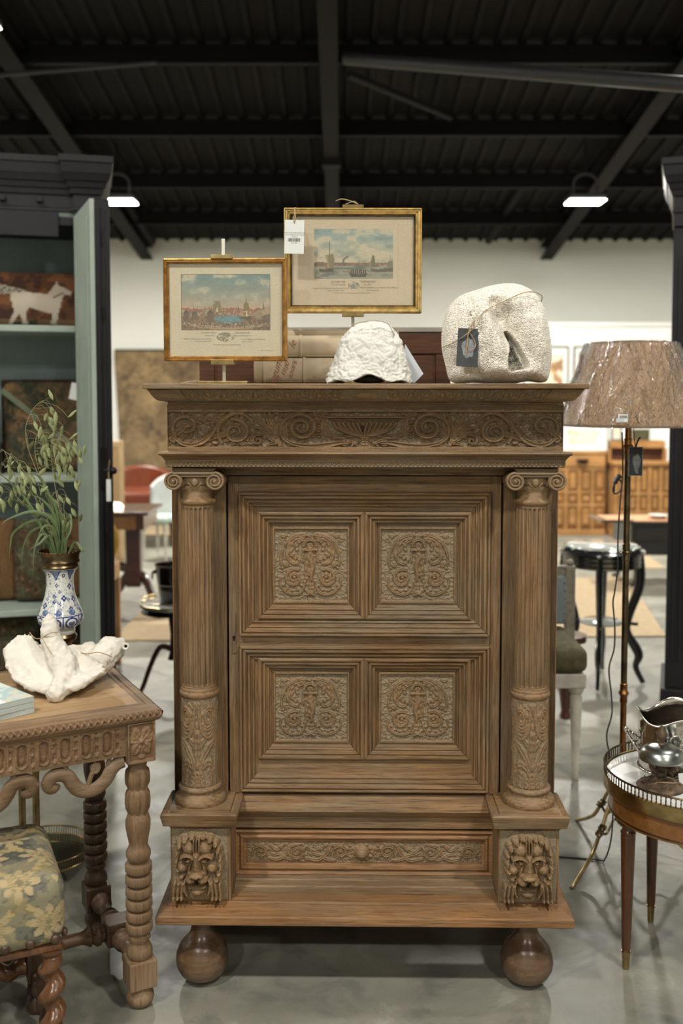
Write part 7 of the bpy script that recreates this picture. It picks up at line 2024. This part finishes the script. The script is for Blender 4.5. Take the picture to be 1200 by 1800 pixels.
# cushions on the shelves
def cushion(name, label, c, W, H, D, mat, rz=0.0, tilt=0.0, group=None, colfn=None, r=None):
    t = thing(name, label, 'cushion', c, rz, group)
    M = Matrix.Rotation(tilt, 4, 'X') @ Matrix.Translation((0, 0, H/2)) @ Matrix.Rotation(PI/2, 4, 'X')
    rounded_box('cover', W/2, H/2, D/2, D*0.42, 70, colfn, mat, t, puff=D*0.45, M=M)
    return t, M
def shelf_pt(px, z, yl):
    k = (px-600)/F; a = math.radians(14); c, s = math.cos(a), math.sin(a); lx, ly = arm_l.location.x, arm_l.location.y
    x = (k*(ly + yl*c) - lx + yl*s)/(c - k*s)
    return Vector((lx + x*c - yl*s, ly + x*s + yl*c, z + 0.005))
def fringe_on(t, M, W, H, sides, mat=fringe, n=26):
    mb = MB(); rnd = random.Random(4)
    for s in sides:
        for k in range(n):
            u = -1 + 2*k/(n-1)
            p = {'t': (u*W/2, H/2, 0), 'l': (-W/2, u*H/2, 0), 'r': (W/2, u*H/2, 0), 'b': (u*W/2, -H/2, 0)}[s]
            mb.ball(M @ Vector((p[0], p[1], rnd.uniform(-0.01, 0.01))), 0.016, 0.014, 0.016, 7, 5)
    return stuff(mb.build('fringe', mat, t, smooth=True))
def horse_fn(Q, ax, sg):
    u, v = Q[..., 0], Q[..., 1]
    C = np.ones(u.shape+(3,))*lin((92,58,36)); n = vnoise(u+3, v+3, 16, 7, 4); put(C, n > 0.55, (120,76,48)); put(C, n < 0.42, (66,42,30)); put(C, (v < -0.10), (122,92,66)); put(C, (v < -0.10) & (n > 0.55), (60,60,40))
    if ax == 2 and sg > 0:
        px = (u*1750/5.1) + 62; py = 525 - v*1750/5.1
        body = [(28,516),(50,514),(88,517),(100,500),(103,494),(107,502),(118,506),(128,512),(126,518),(116,516),(112,522),(108,540),(106,546),(100,573),(92,573),(94,550),(84,548),(58,540),(52,548),(54,572),(46,572),(42,550),(34,560),(26,572),(20,572),(32,548),(30,535),(26,522)]
        put(C, polymask(px, py, body), (196,182,164))
        b2 = [(-30,512),(10,500),(40,508),(54,512),(48,516),(30,516),(2,520),(2,572),(-10,572),(-12,530),(-30,520)]
        put(C, polymask(px, py, b2), (176,168,150)); put(C, polymask(px, py, b2) & (vnoise(px, py, 0.5, 3, 2) < 0.42), (90,84,76))
        put(C, (np.abs((px-98)*0.5+(py-520)*0.9-2) < 1.2) & (px > 96) & (px < 113), (110,80,60))
    return C
Yq = 0.24
for (px, label, wd) in ((62, 'rust cushion woven with two pale horses on the top armoire shelf', 0.46),):
    c = shelf_pt(px, 1.976, Yq); cushion('horse_cushion', label, tuple(c), 0.50, 0.27, 0.09, woven, math.radians(14), colfn=horse_fn)
c = shelf_pt(84, 1.239, 0.30); t, M = cushion('tapestry_cushion', 'fringed dark green and brown tapestry cushion with white tag on the middle armoire shelf', tuple(c), 0.43, 0.46, 0.09, tap_a, math.radians(14), math.radians(-5))
fringe_on(t, M, 0.43, 0.46, 'tlr')
MB().box(-0.30, 0.30, -0.014, 0.014, -0.001, 0.004, M @ Matrix.Translation((0.01, -0.01, 0.078)) @ Matrix.Rotation(math.radians(-40), 4, 'Z')).build('green_ribbon', plain('sage_ribbon', L4(104,110,88), 0.8), t)
tp = PX(131, 688, 5.0)
tg4 = thing('price_tag', 'white tag pinned to the fringed tapestry cushion in the armoire', 'tag', tuple(tp), 0)
MB().box(-0.022, 0.022, -0.001, 0.001, -0.042, 0.042, Matrix.Rotation(math.radians(12), 4, 'Y')).build('card', paper, tg4)
MB().tube([(0.008, 0, 0.04), (0.012, 0.02, 0.07), (0.004, 0.05, 0.08)], 0.0015, 5).build('string', twine, tg4)
c = shelf_pt(-22, 1.239, 0.20); cushion('tapestry_cushion', 'pale patterned cushion at the left edge of the middle armoire shelf', tuple(c), 0.12, 0.34, 0.07, tap_b, math.radians(14), group=None)
lower = [(-8, 'brown tapestry cushion at the left of the lower armoire shelf', tap_c, 0.20, 0.30), (56, 'floral tapestry cushion with roses in the middle of the lower armoire shelf', tap_b, 0.20, 0.24), (122, 'dark brown cushion at the right of the lower armoire shelf', tap_c, 0.19, 0.30)]
for px, lab, m, w, Y in lower:
    c = shelf_pt(px, 0.576, Y); t, M = cushion('tapestry_cushion', lab, tuple(c), w, 0.42, 0.09, m, math.radians(14), math.radians(-4))
for px, lab, m, w, Y in ((10, 'beige floral cushion on the bottom board of the armoire', tap_b, 0.30, 0.26), (108, 'dark cushion on the bottom board of the armoire beside the beige floral one', fringe, 0.24, 0.26)):
    c = shelf_pt(px, 0.121, Y); cushion('tapestry_cushion', lab, tuple(c), w, 0.38, 0.09, m, math.radians(14), math.radians(-4))

# ------------------------------------------------------------------ back wall things
# tapestry
a = PX(199, 617, 13.35); b = PX(372, 876, 13.35)
t = thing('wall_tapestry', 'large faded brown verdure tapestry hanging on the back wall', 'tapestry', ((a.x+b.x)/2 + 0.55, 13.40, b.z))
hw = (b.x-a.x)/2 + 0.55; hh = a.z-b.z
X, Z = np.meshgrid(np.linspace(-hw, hw, 90), np.linspace(hh, 0, 60))
sag = 0.02*np.sin(X*9) + 0.01*np.sin(X*23 + Z*3); edge = 0.10*(hh-Z)/hh*0.9
fast_grid('woven_cloth', np.stack([X + np.where(X < 0, edge*(-X/hw), 0), sag*(1-0.5*Z/hh)-0.03, Z], -1), tap_wall, t)
mb = MB().tube([(-hw+0.01, 0.0, hh+0.01), (hw-0.01, 0.0, hh+0.01)], 0.018, 8); mb.build('hanging_rod', iron, t)
# white partition with cap moulding and framed prints
pa = PX(866, 567, 12.7)
zt_ = pa.z
pr = struct(MB().box(pa.x, 5.6, 12.7, 12.85, 0, zt_-0.05).build('wall_partition', wall_white))
mb = MB().box(pa.x-0.03, 5.63, 12.66, 12.88, zt_-0.05, zt_).box(pa.x-0.01, 5.61, 12.68, 12.7, zt_-0.22, zt_-0.18)
struct(mb.build('trim_40', wall_white, bevel=0.005))
gray_frame = plain('slim_grey_frame', L4(84,84,80), 0.5)
def wall_pic(label, px0, px1, py0, py1, Y, fw=0.02, mat=None, art=(190,150,110), inset=0.25):
    a = PX(px0, py0, Y); b = PX(px1, py1, Y); W = b.x-a.x; H = a.z-b.z
    t = thing('framed_print', label, 'picture', ((a.x+b.x)/2, Y, b.z))
    frame4('frame_rail', -W/2, W/2, 0, H, [(0, 0.02), (0, -0.02), (fw*0.3, -0.024), (fw, -0.018), (fw, 0.0)], t, mat or gray_frame, mat or gray_frame)
    nx, ny = 60, 70
    X, Z = np.meshgrid(np.linspace(-W/2+fw, W/2-fw, nx), np.linspace(H-fw, fw, ny))
    C = np.ones(X.shape+(3,))*lin((232,230,222)); inn = (np.abs(X) < W/2*(1-inset)) & (np.abs(Z-H/2) < H/2*(1-inset)); put(C, inn, (222,208,184))
    n = vnoise(X+3, Z+3, 9, 5, 4); put(C, inn & (n > 0.5) & (np.abs(Z-H/2) < H/2*(1-inset)*0.7), art); put(C, inn & (n > 0.58), tuple(int(q*0.8) for q in art))
    fast_grid('print_sheet', np.stack([X, X*0-0.002, Z], -1), painted, t, col=C, smooth=False)
    MB().box(-W/2+0.002, W/2-0.002, 0.004, 0.02, 0.002, H-0.002).build('backing_board', kraft, t)
    return t
wall_pic('slim framed pale print on the white partition just right of the coral boulder', 920, 998, 608, 722, 12.66)
wall_pic('slim framed pale print on the white partition half hidden by the lampshade', 1008, 1086, 608, 722, 12.66)
wall_pic('slim framed pale print on the white partition above the carved chests, behind the shade', 1096, 1172, 608, 722, 12.66)

# carved pine chests
def panel_chest(label, px0, px1, ptop, pbot, Y, cols, rows, head):
    a = PX(px0, ptop, Y); b = PX(px1, ptop, Y); z0 = 0.0; zt = a.z; W = b.x-a.x
    t = thing('panelled_sideboard', label, 'sideboard', ((a.x+b.x)/2, Y, 0))
    MB().box(-W/2, W/2, 0.03, 0.55, 0.06, zt-0.04).build('body', pine, t)
    MB().box(-W/2-0.02, W/2+0.02, -0.02, 0.56, zt-0.04, zt).build('top_board', pine, t, bevel=0.008)
    MB().box(-W/2-0.01, W/2+0.01, -0.01, 0.55, 0.0, 0.07).build('plinth', pine, t, bevel=0.006)
    zz = zt-0.04
    if head:
        MB().box(-W/2, W/2, -0.015, 0.03, zz-head+0.01, zz-0.01).build('drawer_front', pine, t, bevel=0.01)
        for sx in (-0.25, 0.25): MB().tube([(sx*W-0.06, -0.02, zz-head/2), (sx*W-0.03, -0.04, zz-head/2-0.02), (sx*W+0.03, -0.04, zz-head/2-0.02), (sx*W+0.06, -0.02, zz-head/2)], 0.012, 8).box(sx*W-0.07, sx*W+0.07, -0.02, -0.015, zz-head/2-0.015, zz-head/2+0.025).build('drawer_pull', iron, t)
        zz -= head
    # frame grid with recessed field panels
    zb = 0.10; hs = rows; tot = sum(hs); H = zz-zb; z = zz
    for r, hr in enumerate(hs):
        h = H*hr/tot
        MB().box(-W/2, W/2, -0.004, 0.028, z-0.028, z).build('frame_rail', pine, t, bevel=0.004)
        for c in range(cols):
            x0 = -W/2 + c*W/cols; x1 = x0 + W/cols
            MB().box(x0+0.032, x1-0.004, 0.006, 0.028, z-h+0.004, z-0.030).build('field_panel', pine_shade, t, bevel=0.006)
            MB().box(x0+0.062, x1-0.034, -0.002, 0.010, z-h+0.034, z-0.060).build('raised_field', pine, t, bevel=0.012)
        z -= h
    for c in range(cols+1):
        x = -W/2 + c*W/cols; MB().box(max(-W/2, x-0.004), min(W/2, x+0.03), -0.0045, 0.027, zb-0.03, zz).build('frame_stile', pine, t, bevel=0.004)
    return t
panel_chest('honey pine panelled chest with iron drawer pulls next to the cabinet capital', 900, 1064, 793, 930, 11.7, 7, (0.36, 0.2, 0.36), 0.16)
panel_chest('honey pine sideboard with arched panels standing behind the lamp pole', 1081, 1180, 812, 935, 11.5, 5, (0.3, 0.2, 0.2), 0.0)
st = thing('sideboard_gallery', 'raised brown stepped rack standing on the pine sideboard', 'rack', (PX(1122, 812, 11.7).x, 11.75, PX(1122, 812, 11.5).z))
hh = PX(1122, 775, 11.7).z - st.location.z; hw = 0.33
MB().box(-hw, hw, 0.0, 0.25, hh-0.09, hh).build('top_shelf', pine, st, bevel=0.01); MB().box(-hw+0.02, hw-0.02, 0.06, 0.25, 0.0, hh-0.095).build('recess_back', brown_chest, st)
for s in (-1, 1): MB().box(s*hw-0.02, s*hw+0.02, 0.0, 0.25, 0.0, hh-0.092).build('side_post', pine, st)
zs1 = PX(1027, 793, 11.7).z
pl_ = wall_pic('white mounted pastel picture leaning on the pine chest under the lampshade', 978, 1068, 742, 793.5, 11.76, 0.012, gray_frame, (206,168,120), 0.42)
pl2 = wall_pic('small framed print standing on the sideboard rack beside the lamp pole', 1074, 1092, 744, 774, 11.80, 0.015, black_lac, (150,140,110), 0.3)
pl3 = thing('greenish_box', 'olive green low box on the sideboard rack right of the lamp pole', 'box', (PX(1130, 775, 11.8).x, 11.83, st.location.z + hh))
MB().box(-0.09, 0.09, 0, 0.16, 0, 0.11).build('box_body', green_velvet, pl3, bevel=0.01); MB().box(-0.095, 0.095, -0.005, 0.165, 0.11, 0.13).build('lid', green_velvet, pl3, bevel=0.006)

# black lacquer writing desk at right
dk = PX(1112, 905, 8.4)
desk = thing('black_desk', 'black lacquered desk with drawers and tan leather top beyond the lamp', 'desk', (PX(1104, 920, 8.4).x, 8.4, 0))
zt_ = PX(1104, 918, 8.4).z
MB().box(0, 1.1, 0, 0.6, zt_-0.02, zt_).build('desk_top', black_lac, desk, bevel=0.004)
MB().box(-0.20, 0.30, 0.12, 0.55, zt_-0.018, zt_-0.002).build('side_flap', black_lac, desk, bevel=0.004)
MB().box(-0.14, 0.28, 0.16, 0.5, zt_+0.0, zt_+0.003).box(0.08, 1.0, 0.06, 0.52, zt_, zt_+0.004).build('leather_top', plain('tan_leather', L4(190,140,100), 0.5), desk)
MB().box(0.03, 1.07, 0.02, 0.58, zt_-0.28, zt_-0.021).build('drawer_case', black_lac, desk)
for z in (zt_-0.14, zt_-0.27): MB().box(0.07, 0.55, 0.008, 0.02, z, z+0.10).build('drawer', black_lac, desk, bevel=0.003)
for z in (zt_-0.15, zt_-0.285): MB().box(0.05, 1.05, 0.013, 0.019, z, z+0.006).build('gilt_line', brass_dark, desk)
for (x, y) in ((0.06, 0.05), (1.04, 0.05), (0.06, 0.55), (1.04, 0.55), ):
    MB().tube(smooth_path([(x, y, zt_-0.28), (x+0.02, y-0.01, zt_-0.45), (x-0.01, y, zt_-0.62), (x-0.02, y, 0.02), (x-0.03, y-0.01, 0.0)], 5), 0.018, 8).build('cabriole_leg', black_lac, desk, smooth=True)
dish = thing('small_dish', 'pale small dish resting on the black desk', 'dish', (PX(1160, 895, 8.6).x, 8.65, zt_+0.005))
MB().lathe([(0, 0), (0.05, 0), (0.09, 0.03), (0.085, 0.03), (0.045, 0.006), (0.0001, 0.006)], 24).build('dish_body', marble, dish, smooth=True)

# black round table with grey marble top
gR = 0.232; gC = Vector((PX(1058, 960, 5.62).x, 5.62, 0)); gz = PX(1058, 955, 5.62).z
gt = thing('round_black_table', 'round black lacquered table with grey marble top and curved legs', 'table', tuple(gC))
MB().lathe([(0, gz), (gR*0.80, gz), (gR*0.84, gz-0.006), (gR*0.86, gz-0.02), (gR*0.0001, gz-0.02)][::-1], 64).build('marble_top', marble_grey, gt, smooth=True, angle=40)
MB().lathe([(0.0, gz-0.05), (gR, gz-0.05), (gR*1.03, gz-0.044), (gR*1.02, gz-0.036), (gR*0.93, gz-0.030), (gR*0.90, gz-0.018), (gR*0.80, gz-0.012), (0.0001, gz-0.012)], 64).build('top_frame', black_lac, gt, smooth=True, angle=50)
MB().lathe([(gR*0.92, gz-0.125), (gR*0.94, gz-0.12), (gR*0.94, gz-0.052), (gR*0.90, gz-0.05), (gR*0.90, gz-0.125)], 64, cap=False).build('apron_ring', black_lac, gt, smooth=True, angle=40)
mb = MB()
for z in (gz-0.118, gz-0.095, gz-0.068): mb.tube([(gR*0.945*math.cos(2*PI*i/64), gR*0.945*math.sin(2*PI*i/64), z) for i in range(64)], 0.0022, 5, closed=True)
stuff(mb.build('gilt_lines', brass_dark, gt))
for k in range(14):
    a = 2*PI*k/14; MB().ball((gR*0.90*math.cos(a), gR*0.90*math.sin(a), gz-0.020), 0.009, n=10, m=6).build('stud', silver, gt, smooth=True)
for k, an in enumerate((252, 342, 72, 162)):
    a = math.radians(an); c_, s_1 = math.cos(a), math.sin(a)
    pts = smooth_path([(gR*0.86*c_, gR*0.86*s_1, gz-0.06), (gR*0.90*c_, gR*0.90*s_1, gz-0.22), (gR*0.66*c_, gR*0.66*s_1, gz-0.40), (gR*0.62*c_, gR*0.62*s_1, gz-0.50), (gR*0.90*c_, gR*0.90*s_1, gz-0.62), (gR*0.84*c_, gR*0.84*s_1, 0.10), (gR*1.02*c_, gR*1.02*s_1, 0.012)], 6)
    n_ = len(pts); MB().tube(pts, [0.030-0.016*(i/n_) + 0.007*math.exp(-((i/n_-0.62)/0.1)**2) for i in range(n_)], 10, flat=(1, 0.75, (0,0,1))).build('curved_leg', black_lac, gt, smooth=True)
MB().lathe([(0, 0.34), (gR*0.50, 0.34), (gR*0.52, 0.35), (gR*0.45, 0.358), (0.0001, 0.358)], 40).build('lower_shelf', marble_grey, gt, smooth=True, angle=40)
for an in (252, 342, 72, 162):
    a = math.radians(an); MB().tube([(gR*0.4*math.cos(a), gR*0.4*math.sin(a), 0.345), (gR*0.88*math.cos(a), gR*0.88*math.sin(a), 0.345)], 0.010, 8).build('shelf_arm', black_lac, gt, smooth=True)

# painted side chair with olive seat
cc = Vector((PX(966, 1200, 4.35).x, 4.42, 0))
ch = thing('upholstered_side_chair', 'worn grey painted side chair with blue-grey back and olive velvet seat', 'chair', tuple(cc), math.radians(0))
q = lambda px, py, Y: PX(px, py, Y) - cc
xr = PX(1011, 1050, 4.55).x - cc.x; xl = xr - 0.50
yb_, yf_ = 0.13, -0.30
zb1 = q(1003, 995, 4.55).z
zseat = q(1015, 1140, 4.3).z
MB().box(xr-0.045, xr, yb_, yb_+0.04, zseat-0.08, zb1).build('back_post', gray_paint, ch, bevel=0.004)
MB().box(xl, xl+0.045, yb_, yb_+0.04, zseat-0.08, zb1).build('back_post', gray_paint, ch, bevel=0.004)
MB().box(xl+0.045, xr-0.045, yb_+0.005, yb_+0.035, zb1-0.05, zb1).build('crest_rail', gray_paint, ch, bevel=0.004)
MB().box(xl+0.04, xr-0.04, yb_-0.004, yb_+0.028, zseat+0.05, zb1-0.045).build('back_pad', blue_grey_cloth, ch, bevel=0.010)
for x in (xr-0.022, xl+0.022): MB().ball((x, yb_+0.02, zb1+0.012), 0.018, n=12, m=8).build('finial', gray_paint, ch, smooth=True)
mb = MB()
for k in range(10): mb.ball((xr-0.05, yb_-0.006, zseat+0.07+k*0.035), 0.005, n=6, m=4)
stuff(mb.build('nail_row', brass_dark, ch))
xsr = PX(1033, 1160, 4.12).x - cc.x
rounded_box('seat', 0.30, 0.23, 0.055, 0.04, 24, None, green_velvet, ch, puff=0.03, M=Matrix.Translation((xsr-0.30, yb_-0.225, zseat-0.005)))
MB().box(xsr-0.59, xsr-0.005, yf_-0.005, yb_+0.02, zseat-0.125, zseat-0.062).build('seat_rail', white_paint, ch, bevel=0.006)
for (x, y) in ((xsr-0.04, yf_+0.03), (xsr-0.555, yf_+0.03), (xsr-0.08, yb_), (xsr-0.51, yb_)):
    MB().lathe([(0.012, 0), (0.016, 0.012), (0.013, 0.03), (0.017, 0.04), (0.015, 0.05), (0.026, zseat-0.17), (0.022, zseat-0.155), (0.030, zseat-0.145), (0.032, zseat-0.125)], 24, c=(x, y, 0), mod=lambda r, a, z: r*(1-0.0*z)).build('fluted_leg', white_paint, ch, smooth=True, angle=50)
gx = GX(1000, 1262); ot = thing('dark_turned_stool', 'dark turned wooden leg of a stool standing behind the grey chair', 'stool', (gx.x-0.02, gx.y, 0))
MB().lathe([(0.02, 0), (0.03, 0.01), (0.022, 0.04), (0.03, 0.10), (0.045, 0.25), (0.03, 0.32), (0.03, 0.40)], 20).build('turned_leg', dark_mahog, ot, smooth=True); MB().lathe([(0.0, 0.40), (0.10, 0.40), (0.10, 0.43), (0.0001, 0.43)], 28).build('stool_top', dark_mahog, ot, smooth=True, angle=40)

# rugs
def rug(label, pts, h=0.010):
    c = sum((Vector(p) for p in pts), Vector())/len(pts)
    t = MB(); n = len(pts); v = [(p[0]-c.x, p[1]-c.y, 0.0015) for p in pts] + [(p[0]-c.x, p[1]-c.y, h) for p in pts]
    f = [tuple(reversed(range(n))), tuple(range(n, 2*n))] + [(i, (i+1) % n, (i+1) % n + n, i+n) for i in range(n)]
    o = t.add(v, f).build('jute_rug', rug_mat, None); o.location = (c.x, c.y, 0)
    return tag(o, label, 'rug')
rug('large jute rug lying behind the carved cabinet on both sides', [GX(196,1128), GX(1170,1120), GX(1100,1012), GX(262,1062)])
rug('narrow pale jute rug before the orange armchair', [GX(246,940), GX(330,946), GX(420,905), GX(286,908)])
rug('far jute rug beyond the round black table', [GX(1015,985), GX(1060,1000), GX(1170,1000), GX(1130,972), GX(1010,972)], 0.008)

# left middle distance: pedestal table, tub chair, kraft box, ice bucket table
pt = GX(226, 1045, 0); 
ped = thing('pedestal_table', 'mahogany pedestal writing table with drawer and splayed feet at left', 'table', (PX(205, 900, 7.2).x, 7.35, 0))
zt_ = PX(230, 899, 7.1).z; xr = PX(262, 900, 7.1).x - ped.location.x
MB().box(xr-1.1, xr, -0.30, 0.30, zt_-0.025, zt_).build('table_top', dark_mahog, ped, bevel=0.006)
MB().box(xr-1.05, xr-0.04, -0.27, 0.27, zt_-0.13, zt_-0.026).build('frieze', mahog_x, ped); 
MB().box(xr-0.46, xr-0.14, -0.282, -0.27, zt_-0.118, zt_-0.036).build('drawer', mahog_x, ped, bevel=0.004)
MB().tube([(xr-0.36, -0.283, zt_-0.075), (xr-0.34, -0.30, zt_-0.085), (xr-0.26, -0.30, zt_-0.085), (xr-0.24, -0.283, zt_-0.075)], 0.005, 6).build('drawer_handle', brass, ped)
MB().box(xr-0.09, xr-0.035, -0.275, -0.265, zt_-0.13, zt_-0.03).build('corner_block', dark_mahog, ped)
xc = PX(228, 960, 7.2).x - ped.location.x
MB().box(xc-0.055, xc+0.055, -0.05, 0.05, 0.22, zt_-0.13).build('end_support', dark_mahog, ped, bevel=0.01)
for s, e in ((1, 0.20), (-1, 0.28)):
    MB().tube(smooth_path([(xc, 0, 0.30), (xc+s*0.06, 0, 0.30), (xc+s*0.12, -0.03*s, 0.20), (xc+s*e, -0.10*s, 0.05), (xc+s*(e+0.03), -0.13*s, 0.02)], 6), 0.032, 8).build('splayed_foot', dark_mahog, ped, smooth=True)
MB().tube([(xc-0.30, 0, 0.42), (xc, 0, 0.34)], 0.035, 8).build('stretcher', dark_mahog, ped, smooth=True)
lg = thing('glowing_lamp_bowl', 'small glowing white lamp bowl standing on the pedestal table', 'lamp', (PX(199, 895, 7.2).x, 7.2, zt_))
MB().lathe([(0.03, 0), (0.07, 0.004), (0.075, 0.03), (0.05, 0.05), (0.0001, 0.055)], 24).build('bowl', warm_glow, lg, smooth=True)
# kraft panel cabinet
kb_ = PX(203, 775, 9.8)
kx = thing('kraft_screen', 'plain kraft coloured panel screen standing left of the orange armchair', 'screen', (PX(198, 800, 9.8).x, 9.8, 0))
MB().box(-0.22, 0.10, 0, 0.05, 0.02, kb_.z).build('panel', kraft, kx, bevel=0.006)
MB().box(0.06, 0.105, -0.012, 0.0, 0.02, kb_.z).box(-0.22, 0.06, -0.012, 0.0, kb_.z-0.06, kb_.z).build('panel_frame', plain('kraft_panel_frame', L4(190,162,122), 0.7), kx, bevel=0.004)
for s in (-0.15, 0.06): MB().box(s-0.02, s+0.02, -0.08, 0.12, 0, 0.02).build('foot', kraft, kx)
# orange leather tub chair
oc = Vector((PX(250, 880, 10.9).x, 11.0, 0))
tub = thing('orange_leather_armchair', 'orange leather tub armchair with curved back against the tapestry', 'armchair', tuple(oc), math.radians(18))
z0 = PX(250, 906, 10.4).z; z1b = PX(240, 820, 11.1).z; seat_z = PX(250, 868, 10.8).z
n = 40; A = []
for j, t in enumerate(np.linspace(0, 1, 12)):
    row = []
    for i in range(n+1):
        a = math.radians(-20 + 220*i/n); hh_ = seat_z-0.02 + (z1b-seat_z+0.02)*(0.42 + 0.58*max(0, math.sin(a))**0.9)*t
        r = 0.36 + 0.03*t; row.append((r*math.cos(a), r*0.9*math.sin(a), hh_ if j else seat_z-0.3))
    A.append(row)
A = np.array(A); B = A[::-1].copy(); B[..., :2] *= 0.80
fast_grid('curved_back', np.concatenate([A, B]), leather_orange, tub)
rounded_box('seat', 0.33, 0.33, 0.09, 0.05, 16, None, leather_orange, tub, puff=0.02, M=Matrix.Translation((0, -0.04, seat_z-0.05)))
rounded_box('base_cushion', 0.35, 0.34, 0.10, 0.04, 16, None, leather_orange, tub, M=Matrix.Translation((0, -0.03, seat_z-0.23)))
for (x, y) in ((-0.26, -0.28), (0.26, -0.28), (-0.26, 0.24), (0.26, 0.24)): MB().lathe([(0.015, 0), (0.028, seat_z-0.30), (0.028, seat_z-0.28)], 10, c=(x, y, 0)).build('leg', dark_mahog, tub)
# white draped chair
wc = Vector((PX(284, 880, 9.9).x, 9.95, 0))
wch = thing('white_draped_chair', 'small chair with white cloth thrown over its curved back, beside the orange armchair', 'chair', tuple(wc), math.radians(-25))
zt_ = PX(275, 836, 9.9).z
n = 20; A = []
for t in np.linspace(0, 1, 10): A.append([((0.17)*math.cos(math.radians(20+150*i/n)), 0.14*math.sin(math.radians(20+150*i/n)), 0.42 + (zt_-0.42)*t*(0.65+0.35*math.sin(math.radians(20+150*i/n)))) for i in range(n+1)])
A = np.array(A); B = A[::-1].copy(); B[..., :2] *= 0.86; fast_grid('draped_back', np.concatenate([A, B]), white_cloth, wch)
rounded_box('seat', 0.17, 0.16, 0.035, 0.03, 12, None, plain('mint_cloth', L4(168,186,176), 0.8), wch, M=Matrix.Translation((0, -0.03, 0.42)))
for (x, y) in ((-0.13, -0.14), (0.13, -0.14), (-0.13, 0.09), (0.13, 0.09)): MB().lathe([(0.010, 0), (0.017, 0.39)], 10, c=(x, y, 0)).build('leg', white_paint, wch)
# ochre oval back and wooden post beside the armoire door
oy = Vector((PX(199, 950, 6.0).x - 0.10, 6.0, 0)); oz = PX(199, 950, 6.0).z
och = thing('ochre_oval_chair', 'ochre velvet chair back edge showing just right of the black armoire door', 'chair', tuple(oy))
MB().ball((0, 0, oz), 0.135, 0.04, 0.16, 28, 18).build('oval_back', ochre, och, smooth=True)
ptop = PX(200, 996, 5.8).z
MB().box(-0.17, 0.135, -0.20, 0.02, ptop-0.10, ptop).build('seat_block', plain('ochre_seat', L4(168,132,88), 0.8), och, bevel=0.01)
for (x, y) in ((0.115, -0.18), (-0.15, -0.18), (0.115, 0.0), (-0.15, 0.0)): MB().box(x-0.022, x+0.022, y-0.02, y+0.02, 0, ptop-0.10).build('leg', plain('pale_brown_leg', L4(150,112,72), 0.5), och, bevel=0.003)
MB().box(-0.02, 0.02, 0.0, 0.02, ptop-0.02, oz).build('back_support', brass_dark, och)
# tripod table with marble top and dark ice bucket
tr = Vector((PX(303, 1060, 5.35).x, 5.35, 0)); tz = PX(300, 1058, 5.35).z
tt_ = thing('tripod_marble_table', 'small dark tripod table with brass gallery and pale marble top left of the cabinet', 'table', tuple(tr))
MB().lathe([(0, tz-0.02), (0.172, tz-0.02), (0.176, tz-0.012), (0.172, tz-0.002), (0.16, tz), (0.0001, tz)], 56).build('marble_top', marble_grey, tt_, smooth=True, angle=50)
MB().tube([(0.175*math.cos(2*PI*i/56), 0.175*math.sin(2*PI*i/56), tz-0.004) for i in range(56)], 0.005, 6, closed=True).tube([(0.17*math.cos(2*PI*i/56), 0.17*math.sin(2*PI*i/56), tz+0.018) for i in range(56)], 0.003, 6, closed=True).build('brass_rim', brass, tt_, smooth=True)
MB().lathe([(0.172, tz-0.05), (0.15, tz-0.05), (0.16, tz-0.021), (0.172, tz-0.021)], 40, cap=False).build('apron', black_lac, tt_, smooth=True)
MB().lathe([(0.03, 0.20), (0.018, 0.24), (0.014, 0.34), (0.022, 0.42), (0.014, 0.46), (0.02, tz-0.05), (0.06, tz-0.022)], 20).build('stem', dark_mahog, tt_, smooth=True)
for an in (200, 320, 80):
    a = math.radians(an); c_, s1_ = math.cos(a), math.sin(a)
    MB().tube(smooth_path([(0.015*c_, 0.015*s1_, 0.26), (0.07*c_, 0.07*s1_, 0.27), (0.12*c_, 0.12*s1_, 0.18), (0.17*c_, 0.17*s1_, 0.05), (0.21*c_, 0.21*s1_, 0.012)], 6), [0.017-0.006*i/24 for i in range(25)], 8).build('tripod_foot', dark_mahog, tt_, smooth=True)
ib = thing('ice_bucket', 'glossy dark wine coloured ice bucket with ring handle on the tripod table', 'bucket', (PX(307, 1040, 5.33).x, 5.33, tz))
bh = PX(300, 990, 5.33).z - PX(300, 1058, 5.33).z
MB().lathe([(0.0, 0), (0.078, 0), (0.082, 0.004), (0.092, bh*0.55), (0.093, bh*0.56), (0.104, bh-0.006), (0.108, bh-0.003), (0.107, bh), (0.100, bh), (0.076, 0.01), (0.0001, 0.01)], 48).build('bucket_body', wine, ib, smooth=True, angle=50)
MB().tube([(0.091*math.cos(2*PI*i/48), 0.091*math.sin(2*PI*i/48), bh*0.5) for i in range(48)], 0.0025, 6, closed=True).build('band', silver, ib, smooth=True)
for s in (-1, 1):
    MB().ball((s*0.106, 0, bh*0.80), 0.012, n=10, m=6).tube([(s*0.116, 0.020*math.cos(2*PI*i/18), bh*0.80-0.020+0.020*math.sin(2*PI*i/18)) for i in range(18)], 0.003, 6, closed=True, M=Matrix.Translation((s*0.004,0,0))).build('ring_handle', brass_dark, ib, smooth=True)
